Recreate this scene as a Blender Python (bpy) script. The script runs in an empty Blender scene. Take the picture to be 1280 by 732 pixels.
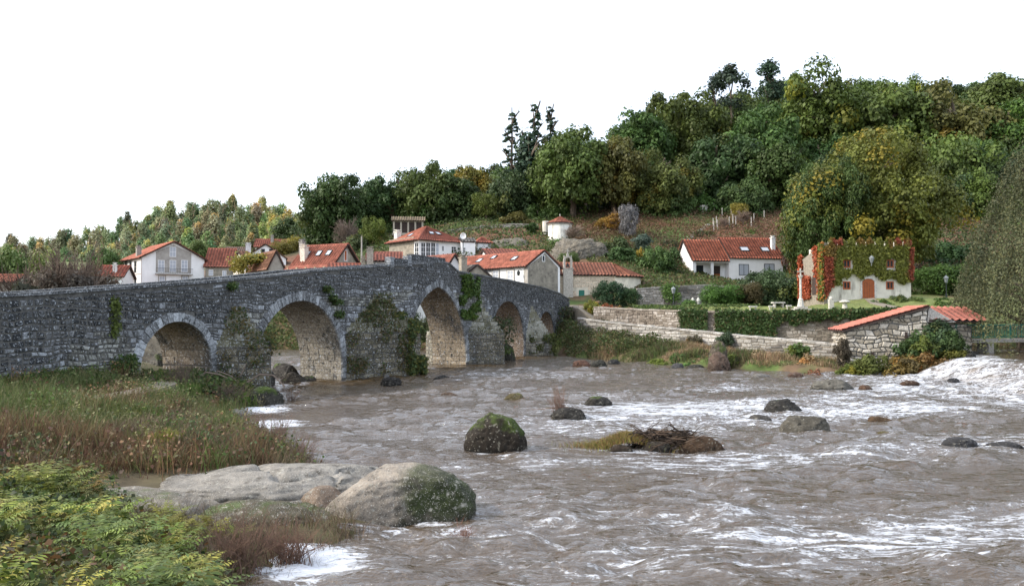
import bpy, math, random
import numpy as np
from mathutils import Vector, Matrix
R = math.radians
random.seed(7)
rng = np.random.default_rng(11)
scn = bpy.context.scene
COL = bpy.data.collections.new('scene_objects'); scn.collection.children.link(COL)

# ------------------------------------------------------------------ camera, sky, sun
CAMZ = 4.0; PITCH = math.atan(29/1000)
cd = bpy.data.cameras.new('camera'); cam = bpy.data.objects.new('camera', cd); COL.objects.link(cam)
cam.location = (0, 0, CAMZ); cam.rotation_euler = (R(90)+PITCH, 0, 0)
cd.sensor_width = 36; cd.lens = 36*1000/1280; cd.clip_start = .1; cd.clip_end = 6000
scn.camera = cam
SUN_EL, SUN_AZ = 38, 262          # azimuth clockwise from +Y (the view direction): the sun stands to the left
w = bpy.data.worlds.new('World'); scn.world = w; w.use_nodes = True
nt = w.node_tree; nt.nodes.clear()
sky = nt.nodes.new('ShaderNodeTexSky'); sky.sky_type = 'NISHITA'; sky.sun_disc = False
sky.sun_elevation = R(SUN_EL); sky.sun_rotation = R(SUN_AZ); sky.dust_density = 3.0; sky.air_density = 1.0
s1 = nt.nodes.new('ShaderNodeVectorMath'); s1.operation = 'SCALE'; s1.inputs['Scale'].default_value = 0.12
ad = nt.nodes.new('ShaderNodeVectorMath'); ad.operation = 'ADD'      # thin bright cloud veil over the blue
ad.inputs[1].default_value = (.66, .685, .73)
bg = nt.nodes.new('ShaderNodeBackground'); ow = nt.nodes.new('ShaderNodeOutputWorld')
nt.links.new(sky.outputs[0], s1.inputs[0]); nt.links.new(s1.outputs[0], ad.inputs[0])
nt.links.new(ad.outputs[0], bg.inputs[0]); nt.links.new(bg.outputs[0], ow.inputs[0])
sl = bpy.data.lights.new('sun', 'SUN'); so = bpy.data.objects.new('sun', sl); COL.objects.link(so)
sl.energy = 2.3; sl.angle = R(1.5); sl.color = (1, .93, .80)
sd = Vector((math.sin(R(SUN_AZ))*math.cos(R(SUN_EL)), math.cos(R(SUN_AZ))*math.cos(R(SUN_EL)), math.sin(R(SUN_EL))))
so.rotation_euler = sd.to_track_quat('Z', 'Y').to_euler()
scn.view_settings.view_transform = 'Standard'; scn.view_settings.look = 'None'
scn.view_settings.exposure = 0.62; scn.view_settings.gamma = 1

# ------------------------------------------------------------------ survey helpers
def P(px, py, Y):
    u = (px-640)/1000; v = (366-py)/1000
    dy = math.cos(PITCH)-v*math.sin(PITCH); dz = math.sin(PITCH)+v*math.cos(PITCH)
    t = Y/dy
    return Vector((u*t, Y, CAMZ+dz*t))
def GP(px, py, z=0):
    u = (px-640)/1000; v = (366-py)/1000
    dy = math.cos(PITCH)-v*math.sin(PITCH); dz = math.sin(PITCH)+v*math.cos(PITCH)
    t = (z-CAMZ)/dz
    return Vector((u*t, dy*t, z))

def _hash(ix, iy, iz, seed):
    h = (ix.astype(np.int64)*374761393 + iy.astype(np.int64)*668265263 + iz.astype(np.int64)*2147483647 + seed*144665) & 0xffffffff
    h = ((h ^ (h >> 13))*1274126177) & 0xffffffff
    h = (h ^ (h >> 16)) & 0xffffffff
    return h/4294967295.0
def vnoise(p, seed=0):
    p = np.asarray(p, float); f = np.floor(p); i = f.astype(np.int64); t = p-f; t = t*t*(3-2*t)
    r = 0
    for a in (0, 1):
        for b in (0, 1):
            for c in (0, 1):
                wt = (t[:, 0] if a else 1-t[:, 0])*(t[:, 1] if b else 1-t[:, 1])*(t[:, 2] if c else 1-t[:, 2])
                r = r+wt*_hash(i[:, 0]+a, i[:, 1]+b, i[:, 2]+c, seed)
    return r
def fbm(p, octv=4, seed=0, gain=.5):
    p = np.asarray(p, float); s = 0; a = 1; n = 0
    for k in range(octv):
        s = s+a*vnoise(p*(2.03**k), seed+k*17); n += a; a *= gain
    return s/n
def xyz(x, y, z=0.0):
    x = np.asarray(x, float); return np.stack([x, np.asarray(y, float)+0*x, np.asarray(z, float)+0*x], 1)
def sstep(a, b, x):
    t = np.clip((x-a)/(b-a), 0, 1); return t*t*(3-2*t)

# ------------------------------------------------------------------ mesh helpers
def mesh_data(name, V, Fc, mat=None, col=None, smooth=False):
    me = bpy.data.meshes.new(name)
    V = np.asarray(V, np.float32)
    if isinstance(Fc, np.ndarray):
        n, k = Fc.shape
        me.vertices.add(len(V)); me.vertices.foreach_set('co', V.ravel())
        me.loops.add(n*k); me.loops.foreach_set('vertex_index', Fc.astype(np.int32).ravel())
        me.polygons.add(n); me.polygons.foreach_set('loop_start', np.arange(0, n*k, k, dtype=np.int32))
        me.update(calc_edges=True)
    else:
        me.from_pydata([tuple(map(float, v)) for v in V], [], Fc)
    if col is not None:
        at = me.color_attributes.new('Col', 'FLOAT_COLOR', 'POINT')
        c = np.ones((len(V), 4), np.float32); c[:, :3] = col; at.data.foreach_set('color', c.ravel())
    if smooth:
        me.polygons.foreach_set('use_smooth', np.ones(len(me.polygons), bool))
    if mat is not None: me.materials.append(mat)
    return me
def link(name, me, parent=None, loc=None, color=None):
    o = bpy.data.objects.new(name, me); COL.objects.link(o)
    if parent is not None: o.parent = parent
    if loc is not None: o.location = loc
    if color is not None: o.color = (*color, 1)
    return o
def obj(name, V, Fc, mat, parent=None, col=None, smooth=False, color=None):
    return link(name, mesh_data(name, V, Fc, mat, col, smooth), parent, None, color)
def tag(o, label=None, cat=None, group=None, kind=None):
    if label: o['label'] = label
    if cat: o['category'] = cat
    if group: o['group'] = group
    if kind: o['kind'] = kind
    return o
def thing(name, loc, label, cat, group=None, rz=0):
    o = bpy.data.objects.new(name, None); COL.objects.link(o); o.empty_display_size = .3
    o.location = loc; o.rotation_euler = (0, 0, rz)
    return tag(o, label, cat, group)
class MB:
    def __init__(s): s.v = []; s.f = []; s.c = []; s.cur = (1, 1, 1)
    def add(s, vs, fs):
        n = len(s.v); s.v += [tuple(v) for v in vs]; s.f += [tuple(i+n for i in f) for f in fs]; s.c += [s.cur]*len(vs); return s
    def box(s, x0, x1, y0, y1, z0, z1):
        return s.add([(x0,y0,z0),(x1,y0,z0),(x1,y1,z0),(x0,y1,z0),(x0,y0,z1),(x1,y0,z1),(x1,y1,z1),(x0,y1,z1)],
                     [(0,3,2,1),(4,5,6,7),(0,1,5,4),(1,2,6,5),(2,3,7,6),(3,0,4,7)])
    def prism(s, poly, z0, z1):
        n = len(poly)
        return s.add([(x, y, z0) for x, y in poly]+[(x, y, z1) for x, y in poly],
                     [tuple(range(n-1, -1, -1)), tuple(range(n, 2*n))]+[(i, (i+1) % n, n+(i+1) % n, n+i) for i in range(n)])
    def tube(s, pts, rad, n=6, cap=True):
        pts = [Vector(p) for p in pts]
        if not hasattr(rad, '__len__'): rad = [rad]*len(pts)
        V = []; Fs = []
        for i, p in enumerate(pts):
            d = (pts[min(i+1, len(pts)-1)]-pts[max(i-1, 0)]).normalized()
            a = d.cross(Vector((.3, .9, .1))) if abs(d.z) > .5 else d.cross(Vector((0, 0, 1)))
            a.normalize(); b = d.cross(a)
            for k in range(n):
                t = 2*math.pi*k/n; V.append(p+a*math.cos(t)*rad[i]+b*math.sin(t)*rad[i])
        for i in range(len(pts)-1):
            for k in range(n):
                k2 = (k+1) % n; Fs.append((i*n+k, i*n+k2, (i+1)*n+k2, (i+1)*n+k))
        if cap: Fs.append(tuple(range(n-1, -1, -1))); Fs.append(tuple((len(pts)-1)*n+k for k in range(n)))
        return s.add(V, Fs)
    def lathe(s, prof, cx=0, cy=0, n=16):
        V = []; Fs = []
        for r, z in prof:
            for k in range(n): t = 2*math.pi*k/n; V.append((cx+r*math.cos(t), cy+r*math.sin(t), z))
        for i in range(len(prof)-1):
            for k in range(n): k2 = (k+1) % n; Fs.append((i*n+k, i*n+k2, (i+1)*n+k2, (i+1)*n+k))
        Fs.append(tuple(range(n-1, -1, -1))); Fs.append(tuple((len(prof)-1)*n+k for k in range(n)))
        return s.add(V, Fs)
    def obj(s, name, mat, parent=None, color=None, smooth=False):
        return obj(name, np.array(s.v, float), s.f, mat, parent, np.array(s.c, float), smooth, color)

# ------------------------------------------------------------------ materials
def mk(name, col=(1, 1, 1), rough=.85, nscale=3.0, namt=.35, bump=.25, bscale=12.0, attr=True, spec=.3, spots=None, coord='Object', streak=None):
    m = bpy.data.materials.new(name); m.use_nodes = True; t = m.node_tree; n = t.nodes; L = t.links
    b = n['Principled BSDF']; b.inputs['Roughness'].default_value = rough; b.inputs['Specular IOR Level'].default_value = spec
    tc = n.new('ShaderNodeTexCoord'); oi = n.new('ShaderNodeObjectInfo')
    def mul(a, bb, fac=1, mode='MULTIPLY'):
        x = n.new('ShaderNodeMix'); x.data_type = 'RGBA'; x.blend_type = mode; x.inputs[0].default_value = fac
        for k, v in ((6, a), (7, bb)):
            if isinstance(v, tuple): x.inputs[k].default_value = (*v, 1) if len(v) == 3 else v
            else: L.new(v, x.inputs[k])
        return x.outputs[2], x
    c, _ = mul(oi.outputs['Color'], tuple(col))
    if attr:
        a = n.new('ShaderNodeAttribute'); a.attribute_name = 'Col'; c, _ = mul(c, a.outputs['Color'])
    def noise(sc, det=5, rg=.6, vec=None):
        x = n.new('ShaderNodeTexNoise'); x.inputs['Scale'].default_value = sc; x.inputs['Detail'].default_value = det; x.inputs['Roughness'].default_value = rg
        L.new(vec or tc.outputs[coord], x.inputs['Vector']); return x.outputs['Fac']
    def ramp(f, a, bb, ca, cb):
        r = n.new('ShaderNodeValToRGB'); r.color_ramp.elements[0].position = a; r.color_ramp.elements[1].position = bb
        r.color_ramp.elements[0].color = (*ca, 1); r.color_ramp.elements[1].color = (*cb, 1); L.new(f, r.inputs[0]); return r.outputs[0]
    if namt > 0:
        g0 = 1-namt; g1 = 1+namt
        c, _ = mul(c, ramp(noise(nscale), .3, .7, (g0,)*3, (g1,)*3))
    if streak:
        mp = n.new('ShaderNodeMapping'); mp.inputs['Scale'].default_value = streak[0]; L.new(tc.outputs[coord], mp.inputs[0])
        f = ramp(noise(1, 6, .65, mp.outputs[0]), streak[2], streak[3], (0, 0, 0), (1, 1, 1))
        c2, x = mul(c, tuple(streak[1]), 1, 'MIX'); L.new(f, x.inputs[0]); c = c2
    for sp in (spots or []):      # (scale, lo, hi, colour)
        f = ramp(noise(sp[0], 4, .55), sp[1], sp[2], (0, 0, 0), (1, 1, 1))
        c2, x = mul(c, tuple(sp[3]), 1, 'MIX'); L.new(f, x.inputs[0]); c = c2
    L.new(c, b.inputs['Base Color'])
    if bump > 0:
        bp = n.new('ShaderNodeBump'); bp.inputs['Strength'].default_value = bump; bp.inputs['Distance'].default_value = .05
        L.new(noise(bscale, 6, .65), bp.inputs['Height']); L.new(bp.outputs[0], b.inputs['Normal'])
    return m
def mk_leaf(name, trans=.3, gloss=.0):
    m = bpy.data.materials.new(name); m.use_nodes = True; t = m.node_tree; n = t.nodes; L = t.links; n.clear()
    a = n.new('ShaderNodeAttribute'); a.attribute_name = 'Col'; oi = n.new('ShaderNodeObjectInfo')
    x = n.new('ShaderNodeMix'); x.data_type = 'RGBA'; x.blend_type = 'MULTIPLY'; x.inputs[0].default_value = 1
    L.new(a.outputs['Color'], x.inputs[6]); L.new(oi.outputs['Color'], x.inputs[7])
    d = n.new('ShaderNodeBsdfPrincipled'); d.inputs['Roughness'].default_value = .55; d.inputs['Specular IOR Level'].default_value = .25
    tr = n.new('ShaderNodeBsdfTranslucent')
    mx = n.new('ShaderNodeMixShader'); mx.inputs[0].default_value = trans; o = n.new('ShaderNodeOutputMaterial')
    L.new(x.outputs[2], d.inputs['Base Color']); L.new(x.outputs[2], tr.inputs[0]); L.new(d.outputs[0], mx.inputs[1]); L.new(tr.outputs[0], mx.inputs[2]); L.new(mx.outputs[0], o.inputs[0])
    return m
M = {}
M['leaf'] = mk_leaf('leaf')
M['grass'] = mk_leaf('grass_blade', .25)
M['bark'] = mk('bark', (.11, .085, .065), .9, 4, .4, .6, 10)
M['twig'] = mk('twig', (.15, .12, .10), .9, 5, .3, .2, 10)
M['stone'] = mk('weathered_stone', (1, 1, 1), .9, 9, .5, .8, 22, streak=((.9, .9, .22), (.035, .037, .037), .52, .70), spots=[(5, .56, .68, (.03, .033, .034)), (9, .60, .65, (.40, .43, .46)), (21, .61, .65, (.46, .49, .52))])
M['stone_clean'] = mk('pale_granite', (1, 1, 1), .9, 7, .35, .6, 20, spots=[(5, .62, .75, (.10, .09, .07))])
M['mortar'] = mk('mortar', (.10, .098, .092), .95, 4, .5, .6, 14, attr=False)
M['mortar_pale'] = mk('pale_mortar', (.23, .20, .16), .95, 2.5, .4, .5, 12, attr=False)
M['plaster'] = mk('lime_plaster', (.84, .84, .83), .85, .9, .07, .15, 9, attr=False, streak=((1.5, 1.5, .35), (.62, .60, .56), .60, .85))
M['plaster_old'] = mk('stained_plaster', (.60, .57, .50), .9, 1.2, .15, .3, 9, attr=False, streak=((1.2, 1.2, .3), (.22, .20, .17), .52, .75))
M['rubble'] = mk('rubble_wall', (.27, .245, .20), .95, 1.6, .35, .8, 4, attr=False, spots=[(3.0, .60, .68, (.10, .09, .08))])
M['concrete'] = mk('concrete', (.36, .34, .31), .9, 1.5, .2, .3, 9, attr=False)
M['tile'] = mk('clay_tile', (1, 1, 1), .85, 1.1, .28, .25, 9, spots=[(2.2, .58, .78, (.15, .085, .06)), (8, .64, .74, (.24, .20, .14))])
M['wood_red'] = mk('painted_wood_red', (.33, .09, .03), .5, 3, .2, .1, 10, attr=False)
M['white_paint'] = mk('white_paint', (.80, .80, .80), .45, 3, .04, 0, attr=False)
M['dark_wood'] = mk('dark_wood', (.05, .035, .03), .7, 3, .3, .3, attr=False)
M['green_paint'] = mk('green_paint', (.03, .16, .12), .5, 3, .15, .1, attr=False)
M['iron'] = mk('dark_iron', (.03, .035, .035), .5, 3, .2, .1, attr=False)
M['rock'] = mk('river_rock', (1, 1, 1), .85, 3.2, .45, 1.0, 8, spec=.15, spots=[(6, .62, .72, (.20, .19, .155)), (17, .62, .70, (.26, .25, .21)), (4, .60, .70, (.012, .011, .009))])
M['granite'] = mk('granite_boulder', (1, 1, 1), .9, 2.6, .38, 1.0, 11, spots=[(7, .58, .72, (.36, .345, .30)), (3.2, .56, .70, (.085, .075, .06)), (28, .60, .68, (.06, .055, .05)), (44, .61, .66, (.46, .44, .39))])
M['dirt'] = mk('ground_cover', (1, 1, 1), .95, 1.2, .35, .9, 3)
M['path'] = mk('worn_path', (.20, .175, .14), .95, 1.4, .2, .5, 9, attr=False)
M['foam'] = mk('river_foam', (.78, .77, .74), .8, 5, .08, .9, 14, attr=False)
def mk_glass(name, col):
    m = bpy.data.materials.new(name); m.use_nodes = True; b = m.node_tree.nodes['Principled BSDF']
    b.inputs['Base Color'].default_value = (*col, 1); b.inputs['Roughness'].default_value = .3; b.inputs['Specular IOR Level'].default_value = .12
    return m
M['glass'] = mk_glass('window_glass', (.025, .03, .035))
M['glass_pale'] = mk_glass('curtained_glass', (.42, .45, .50))
M['lamp_glass'] = mk_glass('lamp_glass', (.22, .24, .25))
# ------------------------------------------------------------------ terrain
RIV = [(-60,70),(-36,60),(-23,50),(-16.6,44),(-13.5,41),(-10.6,38),(-10.6,30),(-7.6,25.5),(-4.6,21),(-2.0,17.5),(-.9,15),(-1.8,13),(-2.9,11.9),(-2.4,9.5),(0,7),(4,4),(7,-12),
       (160,-12),(160,58),(60,66),(38,63),(34.5,58.5),(29.8,55.6),(24.5,53.6),(21.3,53.6),(18,57),(15.2,59.7),(12.5,63.5),(10.4,67.5),(7.6,73.5),(5,78),(4.2,84),(2.2,89),(-6,91.5),(-18,92),(-34,95),(-60,101)]
RIVN = np.array(RIV, float)
def sdist(x, y):
    """distance to the shore, positive on land"""
    p = np.stack([x, y], 1); d = np.full(len(x), 1e9); ins = np.zeros(len(x), bool)
    n = len(RIVN)
    for i in range(n):
        a = RIVN[i]; b = RIVN[(i+1) % n]; e = b-a; q = p-a
        t = np.clip((q@e)/(e@e), 0, 1); r = q-t[:, None]*e; d = np.minimum(d, np.hypot(r[:, 0], r[:, 1]))
        c = ((a[1] > p[:, 1]) != (b[1] > p[:, 1]))
        xs = a[0]+(p[:, 1]-a[1])*(b[0]-a[0])/((b[1]-a[1]) if b[1] != a[1] else 1e-9)
        ins ^= c & (p[:, 0] < xs)
    return np.where(ins, -d, d)
CT = []
for px, py, Z in [(0,488,28.5),(90,480,31),(170,474,35),(250,474,38),(0,600,15),(100,625,14),(0,732,9),(300,560,20),(200,560,19),(330,505,33),(240,500,31),
    (350,424,97),(450,424,97),(350,396,101),(540,424,96),(540,398,102),(200,360,125),(120,362,120),(0,362,110),(350,352,118),(450,350,105),(520,352,112),(540,318,122),(600,370,97),(700,384,93),(745,384,93),
    (660,340,112),(720,330,113),(790,345,106),(830,353,105),(860,356,100),(900,350,119),(960,350,119),(1010,350,112),(990,382,80),(1040,380,80),(1085,374,80.5),(1140,372,84),(1200,376,80),(1260,378,82),
    (1180,360,100),(1190,330,115),(930,387,75),(850,387,78),(790,388,84),(1100,386,71),(1000,388,72),
    (735,404,86),(760,408,82),(850,414,75),(940,422,67.5),(1030,430,61.5),
    (1000,444,58),(920,440,62),(850,438,67),(780,436,73),(730,430,80),(1120,456,58),(1180,452,59),(1250,425,66),(1300,415,66),
    (880,262,150),(980,262,150),(940,300,128),(1000,310,125),(740,280,145),(780,310,122),(690,303,128),(610,275,150),(610,290,135),(500,290,150),(430,310,150),(300,322,190),(150,330,220),(0,338,250),
    (830,300,130),(1100,300,128),(1190,285,140),(1280,290,140),(1190,255,152),(1280,262,152),
    (380,330,140),(250,335,160)]:
    CT.append(tuple(P(px, py, Z)))
CT += [(-6,16,.35),(-4.5,16.5,.2),(-8,16.5,.55),(-5.5,14,.3),(-4.3,13,.2),(-10,10,1.3),(-20,20,1.8),(-30,12,3),(-45,30,3.6),(0,0,2.3),(6,-8,2.5),(-25,40,2.2),(-31,50,2.0),(-45,45,3.6),(-60,60,3.5),(-19,42,1.5),(-80,80,6),(-60,30,4),
       (-120,150,12),(60,72,4.5),(90,75,8),(45,66,3),(100,120,20),(-120,200,18),(-90,260,19),(-200,250,20),(-250,400,26),(-150,400,36),(-90,400,50),(-60,330,40),(-60,260,26),
       (-20,250,42),(-30,200,33),(0,190,33),(10,240,47),(30,180,36),(35,240,52),(60,180,40),(70,240,61),(100,240,66),(110,190,45),(150,240,66),(160,180,42),(200,240,66),(0,330,56),(100,330,72),(200,330,72),
       (500,300,60),(-500,300,30),(-600,800,40),(0,800,80),(600,800,80),(-100,-60,4),(200,-60,6),(600,-100,10),(-600,-100,10),(600,900,60),(-20,-40,3)]
CT = np.array(CT, float)
def _k(d): return d
D0 = np.hypot(CT[:, None, 0]-CT[None, :, 0], CT[:, None, 1]-CT[None, :, 1])
_A = _k(D0)-np.eye(len(CT))*.15
_W = np.linalg.solve(_A, CT[:, 2]-CT[:, 2].mean())
def base_h(x, y):
    out = np.zeros(len(x))
    for i in range(0, len(x), 20000):
        d = np.hypot(x[i:i+20000, None]-CT[None, :, 0], y[i:i+20000, None]-CT[None, :, 1])
        out[i:i+20000] = _k(d)@_W
    return out+CT[:, 2].mean()
def ground(x, y):
    x = np.atleast_1d(np.asarray(x, float)); y = np.atleast_1d(np.asarray(y, float))
    h = base_h(x, y); d = sdist(x, y)+(fbm(xyz(x*.5, y*.5), 3, 5)-.5)*1.2
    h = h+(fbm(xyz(x*.35, y*.35), 4, 9)-.5)*.5*sstep(1, 6, d)*sstep(0, 40, np.abs(y))
    t1 = np.interp(x, RW[:, 0], RW[:, 1]); z1 = np.interp(x, RW[:, 0], RW[:, 2]); t2 = np.interp(x, TW[:, 0], TW[:, 1]); z2 = np.interp(x, TW[:, 0], TW[:, 2])
    inx = (x > 7) & (x < 34)
    h = np.where(inx & (y > t1+.4) & (y < t2+.42), np.minimum(h, z1-.75), h); h = np.where(inx & (y <= t1+.4) & (y > 50), np.minimum(h, z1-1.5), h)
    h = np.where((x > 14) & (x < 34) & (y >= t2+.42) & (y < t2+6), np.minimum(h, z2-.05+.06*(y-t2)), h)
    h = np.where((x > 13.5) & (x < 31.5) & (y >= t2+.42) & (y < 94.3-.33*np.maximum(x-27, 0)), np.minimum(h, 4.95), h)
    f = sstep(-1.5, 2.4, d)
    return -.9*(1-f)+np.maximum(h, .25)*f
RW = np.array([tuple(P(a, b_, Z)) for a, b_, Z in ((722,398,84),(760,403,80),(850,412,72.5),(940,421,66),(1046,431,60))])
TW = np.array([tuple(P(a, b_, Z)) for a, b_, Z in ((742,384,84),(800,387,80),(860,389,75),(960,391,71),(1050,390,69),(1130,388,68))])
def gz(x, y): return float(ground(x, y)[0])
def axis(segs):
    out = [segs[0][0]]
    for a, b, st in segs:
        n = max(1, int(round((b-a)/st))); out += list(np.linspace(a, b, n+1)[1:])
    return np.array(out)
def grid(xs, ys):
    X, Y = np.meshgrid(xs, ys); nx = len(xs); ny = len(ys)
    i = np.arange(nx*ny).reshape(ny, nx)
    Fq = np.stack([i[:-1, :-1].ravel(), i[:-1, 1:].ravel(), i[1:, 1:].ravel(), i[1:, :-1].ravel()], 1)
    return X.ravel(), Y.ravel(), Fq
xs = axis([(-3000,-700,400),(-700,-200,25),(-200,-60,6),(-60,-25,1.6),(-25,45,.55),(45,110,2),(110,300,8),(300,700,40),(700,3000,400)])
ys = axis([(-600,-20,80),(-20,0,3),(0,95,.55),(95,160,1.6),(160,330,6),(330,900,40),(900,4000,500)])
X, Y, Fq = grid(xs, ys); H = ground(X, Y); SD = sdist(X, Y)
def lerp(a, b, t): return a+(b-a)*t[:, None]
n1 = fbm(xyz(X*.12, Y*.12), 4, 31); n2 = fbm(xyz(X*.6, Y*.6), 4, 37); n3 = fbm(xyz(X*.05, Y*.05), 3, 41)
def C3(*c): return np.array(c, float)[None, :]
grassc = C3(.075, .11, .03); brown = C3(.13, .085, .05); red = C3(.155, .075, .045); dark = C3(.045, .04, .022)
c = lerp(grassc, brown, sstep(.42, .62, n2))
hill = sstep(105, 118, Y)
c = c*(1-hill[:, None])+hill[:, None]*lerp(lerp(red*.95, grassc, sstep(.50, .62, n1)), brown, sstep(.5, .7, n2))
far = sstep(150, 175, Y)*sstep(-20, -50, X)
wood = sstep(150, 158, Y)
c = c*(1-wood[:, None])+wood[:, None]*lerp(dark, red*.7, sstep(.55, .75, n2))
c = c*(1-far[:, None])+far[:, None]*lerp(C3(.13, .15, .05), C3(.09, .10, .04), n2)
lawn = sstep(70, 71.5, Y)*(1-sstep(86, 89, Y))*sstep(16, 18, X)*(1-sstep(60, 64, X))
c = c*(1-lawn[:, None])+lawn[:, None]*lerp(C3(.12, .17, .045), C3(.16, .16, .06), n2)
leftb = (1-sstep(0, 4, X))*(1-sstep(40, 60, Y))
c = c*(1-leftb[:, None])+leftb[:, None]*lerp(C3(.07, .075, .03), C3(.10, .07, .045), n2)
wet = 1-sstep(.0, .8, SD); c = c*(1-wet[:, None])+wet[:, None]*C3(.06, .045, .03)
g = obj('ground', np.stack([X, Y, H], 1), Fq, M['dirt'], col=c, smooth=True); g['kind'] = 'structure'

# ------------------------------------------------------------------ river
xs = axis([(-140,-60,3),(-60,-20,.7),(-20,-5,.22),(-5,14,.13),(14,34,.20),(34,60,.8),(60,170,6)])
ys = axis([(-14,7,1),(7,24,.11),(24,40,.17),(40,60,.22),(60,104,.6)])
X, Y, Fq = grid(xs, ys)
def crest(y): return np.where(y > 30, 30.2+.04*(y-46)+.8*np.sin(y*.6)+.3*np.sin(y*1.7), 30.2-.04*16+(30-y)*1.2)
dcr = crest(Y)-X                                           # metres downstream of the crest
def river_z(x, y):
    d = crest(y)-x; lump = fbm(xyz(x*.55, y*.55), 3, 77)-.5
    t = np.clip(1-(d+lump*1.2)/(5.2+.9*np.sin(y*.8)), 0, 1)
    fall = 1.35*sstep(0, 1, t)
    turb = np.exp(-((d-3.6)/3.3)**2)*sstep(28, 38, y)
    zz = fall+turb*((fbm(xyz(x*1.5, y*3.6), 4, 61)-.45)*.45)
    low = 1-sstep(0, .6, t)
    warpx = x+1.5*fbm(xyz(x*.2, y*.2), 2, 3); warpy = y+1.5*fbm(xyz(x*.2, y*.2, 5), 2, 4)
    q = xyz(warpx*.75, warpy*1.9)
    wv = (fbm(q, 2, 81)-.5)*.22+(1-np.abs(2*fbm(xyz(warpx*1.0+.35*warpy, warpy*2.7), 2, 83)-1))*.10
    wv = wv*(.45+1.15*sstep(.35, .65, fbm(xyz((x+y*.3)*.16, (y-x*.3)*.4), 3, 92)))
    return zz+wv*low+(1-low)*(fbm(xyz(x, y), 2, 8)-.5)*.04, turb
Zr, turb = river_z(X, Y)
ed = np.abs(sdist(X, Y))
# foam density: strongest under the fall, streaks down the main current, calm near the bridge
flow = np.exp(-((Y-(46-1.05*(24-X)))/9.0)**2)*sstep(-22, 6, X)
patch = fbm(xyz((X+Y*.35)*.11, (Y-X*.35)*.25), 4, 91)
foam = np.clip(.455+.14*flow+(patch-.5)*.6, 0, .68)
foam = foam*(1-.55*sstep(52, 62, Y))*(1-.35*sstep(6, -10, X))
foam = np.maximum(foam, np.clip(turb*1.2, 0, .66))
foam = np.maximum(foam, .60*np.exp(-((dcr-7)/7)**2)*sstep(24, 34, Y))
foam = np.maximum(foam, .60*np.exp(-((Y-52.2+.25*(X-27))/1.5)**2)*sstep(21, 25, X)*sstep(32, 30, X))
foam = np.where(dcr < -1.2, .12, foam)
for cx, cy, rr in ((-3.2, 12.9, 1.4), (-10.4, 34.0, 1.6), (-9.0, 29.5, 2.0)):
    foam = np.maximum(foam, .9*np.exp(-(((X-cx)**2+(Y-cy)**2)/rr**2)))
for px_, yb_, w_ in ((620,566,1.0),(712,528,.8),(748,507,.6),(982,518,.9),(953,528,.6),(1015,544,1.0),(812,566,2.1),(1203,561,.7),(1262,563,.8),(1045,487,1.3),(1141,483,.7),(500,655,1.5),(560,660,.9),(487,482,.7),(620,452,.9),(901,463,.8),(1102,531,.6)):
    q_ = GP(px_, yb_); foam = np.maximum(foam, .66*np.exp(-((X-q_.x+.25*w_)/(.9*w_))**2-((Y-q_.y-.05)/(.30+.22*w_))**2))
foam = np.where((dcr < 5) & (dcr > -1.5), foam*(1-.06*np.exp(-((Y-46.2-.5*np.sin(X))/1.3)**2)), foam)
cc = np.stack([foam, turb, 0*foam], 1)
mw = bpy.data.materials.new('river_water'); mw.use_nodes = True; t = mw.node_tree; n = t.nodes; L = t.links
b = n['Principled BSDF']; b.inputs['IOR'].default_value = 1.8; b.inputs['Specular IOR Level'].default_value = .5
geo = n.new('ShaderNodeTexCoord'); at = n.new('ShaderNodeAttribute'); at.attribute_name = 'Col'; sp = n.new('ShaderNodeSeparateColor'); L.new(at.outputs['Color'], sp.inputs[0])
def mapn(scale, rot=0):
    m_ = n.new('ShaderNodeMapping'); m_.inputs['Scale'].default_value = scale; m_.inputs['Rotation'].default_value = (0, 0, rot); L.new(geo.outputs['Object'], m_.inputs[0]); return m_.outputs[0]
def nz(v, sc, det=6, rg=.6, dist=0):
    x = n.new('ShaderNodeTexNoise'); x.inputs['Scale'].default_value = sc; x.inputs['Detail'].default_value = det; x.inputs['Roughness'].default_value = rg; x.inputs['Distortion'].default_value = dist
    L.new(v, x.inputs['Vector']); return x.outputs['Fac']
def mth(op, a, bb=None, cl=False):
    x = n.new('ShaderNodeMath'); x.operation = op; x.use_clamp = cl
    for k, v in ((0, a), (1, bb)):
        if v is None: continue
        if isinstance(v, (int, float)): x.inputs[k].default_value = v
        else: L.new(v, x.inputs[k])
    return x.outputs[0]
fn = mth('ADD', mth('MULTIPLY', nz(mapn((.55, 2.0, 1), .38), 1.0, 10, .70, 2.2), .58), mth('MULTIPLY', nz(mapn((3.0, 6.5, 1), .3), 1.7, 6, .68, 1.2), .42))
thr = mth('SUBTRACT', .74, mth('MULTIPLY', sp.outputs[0], .44))
ff = mth('MULTIPLY', mth('SUBTRACT', fn, thr), 12, False)
fcl = n.new('ShaderNodeClamp'); L.new(ff, fcl.inputs[0]); ffc = mth('MAXIMUM', fcl.outputs[0], mth('MULTIPLY', mth('MULTIPLY', mth('ADD', mth('SUBTRACT', fn, thr), .11), 5, True) if False else mth('MULTIPLY', mth('ADD', mth('SUBTRACT', fn, thr), .08), 5), .24), True); ffc = mth('MINIMUM', ffc, mth('MAXIMUM', fcl.outputs[0], .30))
mx = n.new('ShaderNodeMix'); mx.data_type = 'RGBA'; mx.inputs[6].default_value = (.058, .035, .012, 1); mx.inputs[7].default_value = (.70, .70, .70, 1)
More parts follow.
